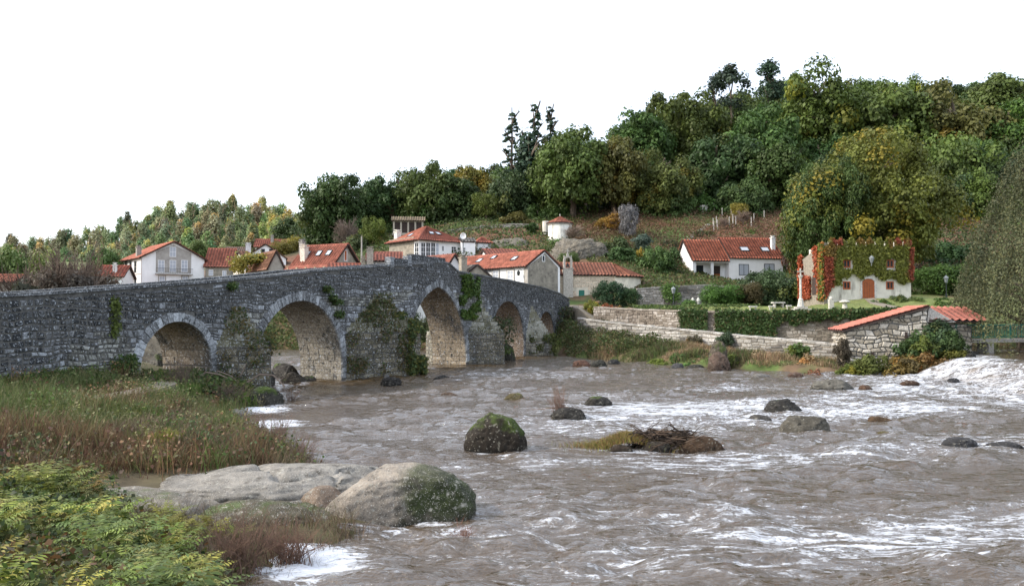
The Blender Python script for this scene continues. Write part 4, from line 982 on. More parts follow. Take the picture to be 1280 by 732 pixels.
for (x0, y0), (x1, y1) in zip(arr[:-1], arr[1:]):
    def ou(x, y): 
        if y <= zs: return (x+(-.2 if x < am else .2), y)
        d_ = Vector((x-am, y-zs)).normalized(); return (x+d_.x*.2, y+d_.y*.2)
    V = [f(a, z, o) for o in (-.05, .09) for a, z in ((x0, y0), (x1, y1), ou(x1, y1), ou(x0, y0))]; su.add(V, [(4,5,6,7),(0,1,5,4),(1,2,6,5),(2,3,7,6),(3,0,4,7)])
su.obj('door_surround', M['stone_clean'], h.root)
wl = MB(); a, z = h.pz(1086.5, 324, 'R'); q = f(a, z-.4, .45); wl.tube([f(a, z-.7, 0), f(a, z-.65, .45), (q[0], q[1], q[2])], .035, 5); wl.lathe([(.10, q[2]), (.26, q[2]+.45), (.28, q[2]+.5), (.05, q[2]+.75)], q[0], q[1], 8); wl.obj('wall_lantern', M['lamp_glass'], h.root)
# ruined sloping side wall
mb = MB(); mb.cur = (.25, .22, .18); V = [(x, y, z) for x in (-.35, -.02) for y, z in ((0, 0), (D_+1.5, 0), (D_+1.5, h.H-1.2), (0, h.H+.4))]; mb.add(V, [(0,3,2,1),(4,5,6,7),(0,4,7,3),(1,2,6,5),(2,3,7,6)]); mb.obj('side_wall', M['stone_clean'], h.root)
mb = MB(); ar_ = [(1.6, 1.2), (2.6, 1.2), (2.6, 2.8), (2.35, 3.3), (2.1, 3.5), (1.85, 3.3), (1.6, 2.8)]; V = [(x, y, z) for x in (-.2, -.37) for y, z in ar_]; mb.add(V, [tuple(range(7, 14))]+[(i, (i+1) % 7, 7+(i+1) % 7, 7+i) for i in range(7)]); mb.obj('arch_opening', M['dark_wood'], h.root)  # solid dark plate stands in for the shade inside the arch

# ------------------------------------------------------------------ the mill by the fall
pm = P(1057, 395, 57.2); t = thing('stone_mill', (pm.x, pm.y, .2), 'roofed rubble stone watermill with red tiles standing beside the white fall', 'mill', rz=-R(9))
mo = Vector(t.location); LM = P(1150, 395, 57.5).x-pm.x
def mz(py, Z=57.5): return P(1100, py, Z).z-.2
zl, zr = mz(411), mz(385)
mb = MB(); DM = 3.8
prof = [(0, 0), (LM, 0), (LM, zr), (0, zl)]
V = [(x, y, z) for y in (0, DM) for x, z in prof]; mb.add(V, [(0,1,2,3),(4,7,6,5),(0,3,7,4),(3,2,6,7),(1,5,6,2)])
# right wing with its gable towards the river
WR = 3.4
V = [(LM, .6, 0), (LM+WR, 1.4, 0), (LM+WR, 1.4, zr-1.35), (LM, .6, zr-.05), (LM, 5, 0), (LM+WR, 5.6, 0), (LM+WR, 5.6, zr-1.35), (LM, 5, zr-.05)]
mb.add(V, [(0,1,2,3),(4,7,6,5),(1,5,6,2),(3,2,6,7)])
mb.obj('wall', M['mortar'], t)
sts = []
def mill_face(A_, B_, zA, zB, o_):
    A_ = Vector(A_); B_ = Vector(B_); d = (B_-A_); Ln = d.length; d.normalize(); nn = Vector((d.y, -d.x, 0))
    fr = lambda a, z, o: Vector((A_.x, A_.y, z))+d*a+nn*(o+o_)
    for z0, z1 in rows_of(.1, max(zA, zB), .18, .42):
        a = 0
        while a < Ln-.04:
            l = min(random.uniform(.2, .7), Ln-a)
            if Ln-a-l < .15: l = Ln-a
            tz = zA+(zB-zA)*(a+l/2)/Ln-.04
            wa = [(3.92, 4.12, 1.9, 2.75), (1.68, 1.88, .95, 1.2)] if o_ == 0 and Ln > 4 else []
            if z0 < tz-.1:
                zz = min(z1, tz); dz = random.uniform(-.03, .03)
                q = stone_quad(fr, a+.012, a+l-.012, z0+.012, zz-.012, random.uniform(.03, .11), .07)
                c_ = tone(random.uniform(.15, 1), a=(.13, .11, .085), b=(.37, .33, .265), c=(.58, .545, .49)); sts.append((l*(zz-z0), q, c_))
            a += l
WARP = 2.6
mill_face((0, 0, 0), (LM, 0, 0), zl, zr, 0); mill_face((0, DM, 0), (0, 0, 0), zl, zl, 0); mill_face((LM, .6, 0), (LM+WR, 1.4, 0), zr-.1, zr-1.35, 0)
WARP = 1.4
sts.sort(key=lambda q: -q[0])
for s_, (V, Fs), c_ in sts[:150]: obj('stone', np.array([tuple(v) for v in V]), Fs, M['stone_clean'], t, col=np.array([c_]*len(V)))
mr = MB()
for s_, (V, Fs), c_ in sts[150:]: mr.cur = c_; mr.add(V, Fs)
mr.obj('small_stones', M['stone_clean'], t)['kind'] = 'stuff'
local_box('window_slit', 'dark_wood', t, 3.92, 4.12, -.13, .02, 1.9, 2.7); local_box('window_slit', 'dark_wood', t, 1.68, 1.88, -.13, .02, .95, 1.2)  # solid dark blocks stand in for the shade inside the slits
RT = (.37, .135, .10)
tile_slope('roof', ((-.3, DM+.2, zl-.12), (-.3, -.25, zl-.12), (LM+.1, -.3, zr+.12), (LM+.1, DM+.3, zr+.12)), t, RT, var=.12, per=.5)
tile_slope('roof', ((LM+.1, -.1, zr-.85), (LM+WR+.9, .9, zr-.95), (LM+WR+.3, 3.6, zr+.05), (LM+.0, 3.0, zr+.12)), t, RT, var=.12, per=.5)
mb = MB(); mb.cur = (.42, .40, .37); mb.add([(LM-.02, -.02, zr-1.0), (LM+.25, -.02, zr-1.0), (LM+2.0, .35, zr-1.0), (LM+.1, -.02, zr+.08), (LM-.02, .3, zr-1.0), (LM+2.0, .7, zr-1.0), (LM+.1, .3, zr+.08)], [(0,2,3),(4,6,5),(3,2,5,6)]); mb.obj('gable_stone', M['stone_clean'], t)
# ------------------------------------------------------------------ green footbridge at the weir
A_ = P(1196, 424, 57); B_ = P(1330, 424, 60); t = thing('green_footbridge', (A_.x, A_.y, A_.z), 'narrow footbridge with green metal railing beyond the white water at the right edge', 'footbridge', rz=math.atan2(B_.y-A_.y, B_.x-A_.x)); Lf = (B_-A_).length
local_box('deck', 'concrete', t, 0, Lf, 0, 1.2, -.25, 0)
mb = MB()
for y in (.05, 1.1): mb.box(0, Lf, y, y+.06, .98, 1.05); mb.box(0, Lf, y, y+.05, .12, .16)
for k in range(int(Lf/.16)): x = k*.16; mb.box(x, x+.025, .06, .085, .16, .98)
mb.obj('railing', M['green_paint'], t)
for k in range(5): x = k*Lf/4; pm_ = MB(); pm_.box(x-.04, x+.04, .04, .12, 0, 1.1); pm_.obj('post', M['green_paint'], t)
local_box('pier', 'concrete', t, 3.0, 3.5, .1, 1.1, -2.5, -.252)
# ------------------------------------------------------------------ leaf and blade geometry
def leaf_quads(Pn, N, size, colr, asp=1.5, rnd=None):
    """one small folded-free leaf quad per point, facing N"""
    rg = rnd or rng; n = len(Pn); N = N/np.maximum(np.linalg.norm(N, axis=1, keepdims=True), 1e-6)
    a = rg.normal(size=(n, 3)); u = np.cross(N, a); u /= np.maximum(np.linalg.norm(u, axis=1, keepdims=True), 1e-6); v = np.cross(N, u)
    s = (np.asarray(size)*(rg.uniform(.45, 1.5, n)))[:, None]
    V = np.stack([Pn-u*s*.5, Pn-v*s*.5*asp*.6, Pn+u*s*.5, Pn+v*s*.5*asp], 1).reshape(-1, 3)
    Fq = np.arange(n*4).reshape(n, 4)
    return V, Fq, np.repeat(colr, 4, axis=0)
def rdir(n, rg=None):
    a = (rg or rng).normal(size=(n, 3)); return a/np.linalg.norm(a, axis=1, keepdims=True)
def blend(*parts):
    V = []; Fs = []; C_ = []; k = 0
    for v, f, c in parts: V.append(v); Fs.append(f+k); C_.append(c); k += len(v)
    return np.concatenate(V), np.concatenate(Fs), np.concatenate(C_)
def clumps(centers, rads, per, size, hue, jitter=.22, flat=.95, out=.6, bottom=.75):
    n = len(centers); C_ = np.repeat(centers, per, 0); Rr = np.repeat(rads, per)[:, None]
    d = rdir(n*per); d[:, 2] = np.where(d[:, 2] < -bottom, -d[:, 2]*.6, d[:, 2])
    pos = C_+d*Rr*np.array([1, 1, flat])*rng.uniform(.55, 1.08, (n*per, 1))
    nn = d*out+rdir(n*per)*(1-out)+np.array([0, 0, .25])
    hh = np.repeat(hue, per, 0)*rng.uniform(1-jitter, 1+jitter, (n*per, 1))
    return leaf_quads(pos, nn, size, hh)
YEL = np.array([1.6, 1.18, .8])
def crown_broad(seed, nc=85, per=120, size=.05, yel=.12, squash=1.0, spread=.27):
    rg = np.random.default_rng(seed); global rng; keep = rng; rng = rg
    lobes = rdir(7, rg)*rg.uniform(.35, .55, (7, 1)); lobes[:, 2] = np.abs(lobes[:, 2])*1.0-.12
    lr = rg.uniform(.38, .58, 7)
    ctr = []; 
    while len(ctr) < nc:
        k = rg.integers(0, 8)
        if k == 7: c = rdir(1, rg)[0]*.62; c[2] *= .9
        else: c = lobes[k]+rdir(1, rg)[0]*lr[k]
        if c[2] > -.85: ctr.append(c)
    ctr = np.array(ctr); rad = rg.uniform(.7, 1.25, nc)*spread*.85
    hue = np.ones((nc, 3))*rg.uniform(.7, 1.35, (nc, 1)); y = rg.random(nc) < yel; hue[y] *= YEL
    V, Fq, C_ = clumps(ctr, rad, per, size, hue)
    V[:, :2] /= np.percentile(np.abs(V[:, :2]), 98.5); V[:, 2] -= (V[:, 2].max()+V[:, 2].min())/2; V[:, 2] /= V[:, 2].max()
    V[:, 2] *= squash
    rng = keep
    return mesh_data('crown', V, Fq, M['leaf'], C_)
def trunk_mesh(seed, h=1.0, r=.05, limbs=6, spread=.35, lean=.03, up=.5):
    rd = random.Random(seed); mb = MB()
    pts = [(rd.uniform(-lean, lean)*k, rd.uniform(-lean, lean)*k, h*k/5) for k in range(6)]; mb.tube(pts, [r*(1.25-.9*k/5) for k in range(6)], 7)
    for i in range(limbs):
        t = .35+.6*i/limbs; z = h*t; a = rd.uniform(0, 6.28)+i*2.4; l = spread*rd.uniform(.6, 1.1)
        k = min(int(t*5), 4); x, y, _ = pts[k]; q = [(x+l*s*math.cos(a+s*.3), y+l*s*math.sin(a+s*.3), z+l*up*s*(1.1-.3*s)) for s in (0, .35, .7, 1)]
        mb.tube(q, [r*.5, r*.34, r*.2, r*.08], 5)
        for j in (1, 2): b0 = q[j]; a2 = a+rd.choice((-.8, .8)); mb.tube([b0, (b0[0]+l*.3*math.cos(a2), b0[1]+l*.3*math.sin(a2), b0[2]+l*.25)], [r*.2, r*.06], 4)
    return mesh_data('trunk', np.array(mb.v, float), mb.f, M['bark'], np.array(mb.c, float))
BROAD = [crown_broad(s, 120, 170, .050, y, 1.0, .25) for s, y in ((1, .02), (2, .04), (3, .10), (4, .02), (5, .10), (6, .05), (7, .02))]
BIG = [crown_broad(s, 260, 260, .024, y, 1.0, .17) for s, y in ((21, .06), (22, .16))]
BUSH = [crown_broad(s, 60, 90, .085, y, .9, .30) for s, y in ((11, .0), (12, .1), (13, .3))]
SMALL = [crown_broad(s, 60, 150, .05, y, .9, .30) for s, y in ((15, .0), (16, .1))]
TRUNK = [trunk_mesh(s) for s in (1, 2, 3)]
def crown_conifer(seed, tiers=16, rag=.25):
    global rng; keep = rng; rng = np.random.default_rng(seed); ctr = []; rad = []
    for i in range(tiers):
        z = .12+.86*i/tiers; rr = (1-z)**.8*.9+.08
        for k in range(max(3, int(7*(1-z))+2)):
            if rng.random() < rag: continue
            a = rng.uniform(0, 6.28); l = rr*rng.uniform(.45, 1.15)
            for s in (.45, .75, 1.0): ctr.append((math.cos(a)*l*s, math.sin(a)*l*s, z-.05*s+rng.uniform(-.015, .015))); rad.append(.11*(1.2-.5*z))
    ctr = np.array(ctr); rad = np.array(rad); hue = np.ones((len(ctr), 3))*rng.uniform(.7, 1.3, (len(ctr), 1))
    V, Fq, C_ = clumps(ctr*np.array([1, 1, 6]), rad*1.2, 30, .085, hue, flat=.5); V[:, 2] /= 6; rng = keep
    return mesh_data('crown', V, Fq, M['leaf'], C_)
def crown_tall(seed, n=60, per=80, lo=.10, wid=.85, yel=.1):
    """tall open crown of a eucalyptus or pine: clumps strung round the upper stem"""
    global rng; keep = rng; rng = np.random.default_rng(seed)
    t = rng.uniform(0, 1, n); z = lo+(1-lo)*t; rr = wid*(1-np.abs(2*t-.85)**1.6*.72); a = rng.uniform(0, 6.28, n); l = rr*rng.uniform(.1, .9, n)
    ctr = np.stack([np.cos(a)*l, np.sin(a)*l, z], 1); ctr = np.concatenate([ctr, [[0, 0, .98], [.1, .05, .9]]]); rad = rng.uniform(.18, .40, n+2)
    hue = np.ones((n+2, 3))*rng.uniform(.7, 1.35, (n+2, 1)); hue[rng.random(n+2) < yel] *= YEL
    A_ = 5.0; V, Fq, C_ = clumps(ctr*np.array([1, 1, A_]), rad, per, .10, hue, flat=1.5); V[:, 2] /= A_; V[:, 2] *= 1/V[:, 2].max(); rng = keep
    return mesh_data('crown', V, Fq, M['leaf'], C_)
CONIF = [crown_conifer(s) for s in (31, 32)]
SPIRE = [crown_conifer(s, 22, .4) for s in (33,)]
TALL = [crown_tall(s) for s in (41, 42, 43, 44)]
SCOTS = [crown_tall(s, 24, 80, .55, 1.0, 0) for s in (45, 46)]
def bare_mesh(seed, n=60, sub=12):
    rd = random.Random(seed); mb = MB(); mb.tube([(0, 0, 0), (.02, .01, .35), (.0, .03, .6)], [.045, .035, .02], 6)
    for i in range(n):
        a = rd.uniform(0, 6.28); z = rd.uniform(.18, .6); el = rd.uniform(.3, 1.25); l = rd.uniform(.35, .62)
        d = Vector((math.cos(a)*math.cos(el), math.sin(a)*math.cos(el), math.sin(el))); p0 = Vector((0, 0, z)); q = [p0, p0+d*l*.5+Vector((0, 0, .02)), p0+d*l+Vector((0, 0, .03))]
        mb.tube(q, [.014, .009, .004], 3, False)
        for j in range(sub):
            t = rd.uniform(.25, 1); b = p0+d*l*t; e = (d+Vector((rd.gauss(0, .5), rd.gauss(0, .5), rd.gauss(.1, .4)))).normalized()*rd.uniform(.1, .24); mb.tube([b, b+e], [.006, .003], 3, False)
            for _ in range(2): b2 = b+e*rd.uniform(.4, 1); e2 = (e.normalized()+Vector((rd.gauss(0, .5), rd.gauss(0, .5), rd.gauss(.1, .4)))).normalized()*rd.uniform(.05, .12); mb.tube([b2, b2+e2], [.0045, .0022], 3, False)
    return mesh_data('branches', np.array(mb.v, float), mb.f, M['twig'], np.array(mb.c, float))
BARE = [bare_mesh(s) for s in (1, 2)]
G = dict(green=(.070, .112, .028), dark=(.046, .080, .024), mid=(.085, .125, .030), olive=(.105, .122, .030), yel=(.14, .145, .032), gold=(.26, .19, .04), lime=(.105, .155, .032),
         pale=(.13, .17, .055), grey=(.11, .13, .10), brown=(.12, .085, .05), blue=(.05, .085, .05), far=(.26, .30, .15))
def tree(name, px, ytop, wpx, Z, kind, col, label, cat='tree', group=None, crown=.8, base=None, trunk=True, tcol=None, x=None):
    p = P(px, ytop, Z); X_ = p.x if x is None else x; zb = gz(X_, Z)-.1 if base is None else base
    r = wpx/2000*Z; Ht = max(p.z-zb, .5)
    mn = 2*r*(1.2 if kind in ('broad', 'big') and cat == 'tree' else .85)
    if kind == 'tall': mn = 2*r*2.6
    if Ht < mn: Ht = mn; zb = p.z-Ht      # rooted lower down the slope behind its neighbours
    t = thing(name, (X_, Z, zb), label, cat, group, random.uniform(0, 6.28))
    lib = dict(broad=BROAD, big=BIG, bush=BUSH, small=SMALL, conifer=CONIF, spire=SPIRE, tall=TALL, scots=SCOTS)[kind]
    pair = isinstance(col, tuple) and len(col) == 2
    me = lib[col[1] % len(lib)] if pair else random.choice(lib)
    cn = col[0] if pair else col
    cc = G[cn] if isinstance(cn, str) else cn
    cc = tuple(v*random.uniform(.85, 1.18) for v in cc)
    o = link('crown' if cat == 'tree' else 'foliage', me, t, None, cc)
    if kind in ('conifer', 'spire', 'tall', 'scots'):
        o.scale = (r, r, Ht)
    else:
        ch = Ht*crown; o.scale = (r, r*random.uniform(.85, 1.05), ch/2); o.location = (0, 0, Ht-ch/2)
    if trunk:
        tm = link('trunk', random.choice(TRUNK), t, None, tcol or (1, 1, 1)); k = .97 if kind in ('conifer', 'spire', 'tall', 'scots') else .8
        tm.scale = (Ht*k*.75,)*2+(Ht*k,) if kind not in ('tall', 'spire', 'conifer', 'scots') else (Ht*.28, Ht*.28, Ht*k)
    return t
HG = 'trees of the wooded hillside'
def hill(px, y, wd, Z, col, lab, kind='broad', crown=.97, **k): return tree('broadleaf_tree', px, y, wd, Z, kind, col, lab, 'tree', None, crown, **k)
# ---- trees that can be pointed out one by one
hill(418, 214, 84, 150, ('dark', 0), 'rounded dark oak standing alone at the left end of the hill wood')
hill(470, 218, 74, 158, ('dark', 3), 'dark tree right behind the rounded oak, left of the low wood')
hill(502, 205, 84, 164, ('mid', 2), 'olive-tinged broad tree above the stone granary')
hill(540, 197, 90, 160, ('green', 1), 'highest tree in the low wood behind the white villa')
hill(590, 203, 66, 184, ('yel', 4), 'yellowish tree in the dip left of the tall pines')
hill(520, 225, 60, 165, ('dark', 6), 'dark lower tree above the right end of the granary')
hill(572, 218, 80, 156, ('dark', 3), 'dark domed tree behind the white villa roof')
hill(640, 212, 80, 156, ('dark', 0), 'dark tree under the tall ragged conifers')
hill(608, 236, 36, 150, ('olive', 2), 'small round olive-green tree on the field wall', kind='small', crown=.95)
hill(715, 152, 106, 150, ('green', 1), 'big round green tree right of the ragged pines')
hill(768, 166, 82, 150, ('olive', 4), 'brownish-olive tree right of the big round green tree')
hill(832, 180, 80, 149, ('olive', 2), 'yellow-green tree with layered boughs above the bare red slope')
hill(800, 136, 96, 172, ('green', 3), 'green tree on the skyline left of the highest hill')
hill(850, 112, 104, 180, ('green', 0), 'broad skyline tree left of the feathery pines')
hill(900, 160, 100, 155, ('dark', 6), 'dark tree in the middle of the wooded slope')
hill(962, 176, 84, 151, ('green', 3), 'dark green tree left of the big orange-flecked tree')
hill(1020, 73, 120, 182, ('mid', 2), 'highest light green crown on the hill skyline')
hill(950, 126, 110, 174, ('green', 1), 'green crown below the feathery pines')
hill(1100, 94, 120, 178, ('mid', 5), 'wide green crown on the skyline right of the highest one')
hill(1190, 98, 120, 178, ('olive', 2), 'yellowing tall tree at the right of the hill')
hill(1190, 165, 110, 162, ('lime', 0), 'bright green tree below the yellowing tall tree')
hill(1262, 120, 100, 172, ('green', 1), 'green tree above the weeping tree at the right edge')
hill(1250, 90, 90, 205, ('mid', 3), 'skyline tree near the right edge of the picture')
hill(1160, 195, 90, 158, ('dark', 6), 'dark tree behind the right side of the big orange-flecked tree')
hill(1225, 190, 90, 160, ('dark', 3), 'dark tree beyond the garden hedge')
tree('large_autumn_tree', 1078, 150, 190, 106, 'big', ((.125, .148, .028), 1), 'huge drooping green tree flecked with orange behind the ivy house', crown=.97)
tree('large_autumn_tree', 1030, 195, 100, 103, 'big', ((.062, .10, .026), 0), 'green lower left flank tree of the big orange-flecked one, leaning over the ivy house wall', crown=.97)
# ---- pines
tree('tall_conifer', 641, 130, 56, 160, 'conifer', ('blue', 0), 'thin-topped conifer with open whorled branches, leftmost of the ragged group')
tree('tall_conifer', 688, 126, 52, 160, 'spire', ('blue', 0), 'dark spired conifer at the right of the ragged group')
tree('tall_conifer', 670, 122, 54, 162, 'spire', ('blue', 0), 'tallest conifer with a curled tip in the ragged group')
tree('tall_conifer', 658, 158, 78, 158, 'tall', ('blue', 1), 'bushy dark conifer in the middle of the ragged group')
tree('tall_conifer', 684, 168, 74, 157, 'tall', ('dark', 2), 'leafier dark conifer below the tallest spire')
tree('umbrella_pine', 913, 78, 62, 198, 'scots', ('blue', 0), 'feathery pine standing clear on the skyline, larger one')
tree('umbrella_pine', 893, 92, 40, 200, 'scots', ('blue', 1), 'thin pine at the left of the larger feathery pine')
tree('umbrella_pine', 963, 72, 56, 204, 'scots', ('blue', 1), 'feathery pine against the sky left of the highest light green crown')
# ---- fill of the wood: like trees nobody could tell apart
sky_x = [385,420,470,540,590,640,700,760,830,870,930,1000,1080,1140,1200,1280,1400,1500]
sky_y = [262,240,225,203,204,188,168,154,120,117,102,82,82,86,88,76,74,80]
edge_x = [385,500,600,700,780,850,950,1000,1180,1280,1500]; edge_y = [300,278,268,270,268,262,250,250,250,250,250]
for row, Zr_ in enumerate((232, 208, 188, 172, 161, 153)):
    px = 372+row*13
    while px < 1400:
        ys_ = np.interp(px, sky_x, sky_y); ye = np.interp(px, edge_x, edge_y); f = (0, .13, .28, .45, .60, .76)[row]
        yt = ys_+8+(ye-ys_)*f+random.uniform(-8, 9)
        c_ = random.choice([('green', 0), ('green', 1), ('dark', 3), ('mid', 2), ('dark', 6), ('green', 5), ('green', 6), ('olive', 2)])
        zone = ('above the granary and villa' if px < 560 else 'round the ragged conifers' if px < 720 else 'above the open rusty slope' if px < 880 else 'above the twin-roof house' if px < 1000 else 'behind the huge orange-flecked tree' if px < 1170 else 'towards the right edge')
        hue_ = dict(green='green', dark='dark green', mid='light green', olive='olive-tinged')[c_[0]]; band = ('on the skyline', 'just below the skyline', 'midway up', 'midway up', 'low down', 'at the lower edge')[row]
        t_ = hill(px, yt, random.uniform(58, 86), Zr_+random.uniform(-6, 6), c_, f'{hue_} tree in the wood {band}, {zone}', crown=.98); t_['group'] = HG
        px += random.uniform(33, 48)
# ---- the sunlit wood far to the left: tall thin trees, sun glare put into their pale leaf colours
fx = [-60,0,40,100,140,165,200,235,280,320,345,380,420,470]; fy = [300,300,296,288,284,272,262,252,250,248,250,262,262,262]
for row, (Zr_, dy) in enumerate(((330, 0), (295, 12), (265, 24), (235, 36), (205, 48))):
    px = -60
    while px < 430:
        yt = np.interp(px, fx, fy)+dy+random.uniform(-11, 8); Zt = Zr_+random.uniform(-10, 10)
        if yt > 338: px += 12; continue
        band = ('on the skyline', 'behind the middle', 'middle rows', 'front rows', 'front rows')[row]; zone = 'left of the white gabled house' if px < 150 else 'above the white gabled house' if px < 260 else 'above the village roofs' if px < 345 else 'beside the rounded dark oak'
        if row < 4 or random.random() < .4:
            c_ = random.choice([('far', 0), ('far', 1), ((.22, .27, .13), 2), ((.24, .27, .14), 3), ((.16, .22, .10), 1)])
            if 320 < px < 400: c_ = random.choice([((.40, .37, .13), 1), ((.33, .35, .13), 2), ((.27, .32, .13), 1)])
            tree('slender_tree', px, yt, random.uniform(26, 40), Zt, 'tall', c_, f'thin pale tree in the far wood, {band}, {zone}', group='tall trees of the far left wood', tcol=(2.6, 2.4, 2.0))
        else:
            c_ = random.choice([('pale', 0), ('olive', 2), ('mid', 1), ('far', 3), ('yel', 4)])
            tree('round_tree', px, yt+6, random.uniform(26, 42), Zt, 'broad', c_, f'rounded tree at the foot of the far wood, {zone}', group='rounded trees at the foot of the far wood')
        px += random.uniform(7, 13) if row < 3 else random.uniform(13, 24)
# lone emergent tops
for px, y, lab in ((160, 262, 'wispy thin tree top standing clear of the far wood, left one'), (213, 248, 'wispy tree top highest above the far wood'), (12, 290, 'thin tree top at the far left edge above the wood')):
    tree('slender_tree', px, y, 22, 325, 'tall', ((.10, .12, .06), 1), lab)
# ---- trees and shrubs nearer the village
def bush(px, ytop, wpx, Z, col, lab, kind='bush', cat='shrub', base=None, crown=1.0, name='shrub', **k): return tree(name, px, ytop, wpx, Z, kind, col, lab, cat, None, crown, base, False, **k)
tree('bare_tree', 92, 318, 10, 74, 'bush', ((.10, .075, .055), 0), 'leafless brown-grey tree left of the white house', crown=.3) if False else None
def baretree(px, ytop, wpx, Z, lab, col=(1, 1, 1), k=0, leaf=None):
    p = P(px, ytop, Z); zb = gz(p.x, Z)-.1; Ht = p.z-zb; r = wpx/2000*Z; t = thing('bare_tree', (p.x, Z, zb), lab, 'tree', None, random.uniform(0, 6))
    o = link('branches', BARE[k], t, None, col); o.scale = (r/.55, r/.55, Ht/1.15)
    if leaf: f_ = link('sparse_leaves', SMALL[0] if not leaf[1] else BUSH[0], t, None, leaf[0]); f_.scale = (r*.95, r*.95, Ht*.36); f_.location = (0, 0, Ht*.55)
    return t
baretree(95, 308, 96, 80, 'broad leafless brown tree left of the white house', (.85, .75, .68), 0, ((.10, .08, .06), 0)); baretree(68, 314, 80, 77, 'second leafless brown tree, left of the broad one', (.8, .72, .66), 1, ((.09, .075, .055), 0)); baretree(122, 318, 66, 84, 'bare twiggy tree hiding the dark red roof', (.9, .75, .66), 1, ((.11, .085, .06), 0))
baretree(90, 322, 70, 78, 'small grey bare tree low over the bridge parapet', (1, .95, .9), 1, ((.10, .085, .07), 1)); baretree(30, 330, 70, 72, 'dark bare bush at the left edge over the parapet', (.5, .45, .4))
bush(50, 312, 70, 88, ('olive', 1), 'dark olive tree behind the leafless trees at the left', 'broad', 'tree', name='olive_green_tree'); bush(8, 305, 80, 92, ('green', 0), 'green tree at the far left edge behind the bridge', 'broad', 'tree', name='green_tree')
bush(25, 342, 60, 68, ((.05, .04, .03), 0), 'dark brown thicket just over the parapet at the left edge'); bush(110, 338, 60, 82, ((.09, .07, .045), 1), 'brownish undergrowth below the bare trees')
bush(300, 326, 40, 190, ((.10, .10, .05), 1), 'scrub on the slope behind the village roofs')
bush(130, 306, 50, 130, ('green', 1), 'green tree left of the white house wall', 'broad', 'tree', name='green_tree')
bush(468, 266, 32, 140, ('lime', 1), 'bright lime-green young tree left of the granary', 'small', 'tree', name='lime_green_tree')
bush(440, 288, 44, 140, ((.11, .13, .05), 1), 'dull green bush below the dark oak')
bush(415, 282, 50, 150, ('dark', 0), 'dark undergrowth at the foot of the rounded oak'); bush(372, 290, 40, 165, ('gold', 2), 'golden tree above the long orange roof', 'small', 'tree', name='golden_tree'); bush(355, 296, 40, 160, ('yel', 1), 'yellow-green bush above the long orange roof', 'small'); bush(396, 298, 34, 150, ((.13, .13, .05), 1), 'green-brown bush beside the rounded oak')
baretree(435, 272, 36, 143, 'grey leafless tree below the dark oak', (1.3, 1.25, 1.2)); baretree(482, 245, 26, 158, 'reddish bare tree above the granary', (1.2, .8, .65), 1)
bush(663, 277, 20, 135, ('dark', 0), 'dark bush at the end of the field wall'); bush(665, 288, 14, 134, ('lime', 1), 'bright small bush left of the round tower'); bush(640, 262, 40, 145, ('olive', 0), 'low bush above the field wall')
bush(560, 278, 60, 152, ('green', 1), 'ivy-green scrub on the bank above the white villa', 'bush')
baretree(716, 280, 30, 128, 'pale grey leafless sapling beside the round tower', (1.8, 1.75, 1.65)); baretree(772, 262, 26, 134, 'slim leaning bare tree with some yellow leaves', (1.4, 1.2, .9), 1, ((.3, .17, .03), 1))
bush(758, 268, 24, 138, ('gold', 2), 'orange-yellow small tree on the slope left of the grey-leaved one', 'small', 'tree', name='yellow_tree')
bush(787, 248, 28, 130, ((.17, .19, .17), 0), 'silvery grey-leaved tree on the slope', 'small', 'tree', name='grey_leaved_tree')
bush(765, 292, 54, 124, ((.06, .09, .03), 1), 'dark green bush on the slope below the silvery tree'); bush(800, 290, 26, 122, ('grey', 0), 'grey-green young conifer below the silvery tree')
bush(777, 306, 44, 117, ((.06, .12, .04), 0), 'green clump behind the chapel ridge'); bush(801, 307, 14, 116, ('gold', 2), 'yellow-leaved shrub behind the chapel apse')
bush(825, 305, 58, 114, ((.07, .12, .03), 0), 'dense round laurel behind the chapel apse', 'broad', 'tree', name='round_laurel')
for px, y, wd, Z, c_, lab in ((740, 300, 40, 122, (.10, .12, .04), 'rough bush on the rocks above the chapel'), (700, 296, 34, 126, (.12, .16, .05), 'light green cover at the foot of the round tower'), (845, 296, 40, 128, (.055, .08, .03), 'dark bush on the bare slope above the laurel'),
        (868, 285, 30, 134, (.05, .085, .03), 'dark hedge clump above the left terracotta roof'), (892, 286, 34, 134, (.07, .10, .03), 'green hedge clump above the left terracotta roof'), (930, 283, 50, 134, (.09, .13, .035), 'yellow-green garden row above the house'), (975, 284, 40, 134, (.09, .10, .035), 'mixed bush above the chimney of the twin-roof house'),
        (996, 288, 34, 118, (.11, .06, .05), 'purplish bare thicket right of the white house'), (1004, 300, 34, 112, (.12, .07, .055), 'reddish thicket against the slope right of the white house'), (846, 310, 34, 122, (.10, .055, .04), 'reddish thicket left of the terracotta roof'), (875, 292, 60, 138, (.12, .075, .045), 'rusty bracken clump on the slope')):
    bush(px, y, wd, Z, (c_, 1), lab)
bush(925, 250, 26, 142, ('gold', 2), 'small orange-leaved tree on the allotment slope', 'small', 'tree', name='orange_tree'); baretree(928, 262, 24, 138, 'bare sapling in the allotment', (1.6, 1.5, 1.4), 1); baretree(905, 270, 16, 136, 'thin bare stake-like sapling on the slope', (1.6, 1.5, 1.4))
bush(962, 335, 76, 92, ((.055, .085, .04), 0), 'large dark rounded bush in front of the white house', 'broad', name='large_bush')
bush(935, 348, 40, 90, ((.095, .085, .04), 2), 'brownish bush left of the large dark one', 'small')
bush(897, 350, 46, 89, ((.065, .13, .03), 0), 'bright green cypress-like bush in front of the garden wall', 'small'); bush(915, 352, 36, 91, ((.06, .115, .03), 1), 'green bush between the cypress-like bush and the brownish one', 'small')
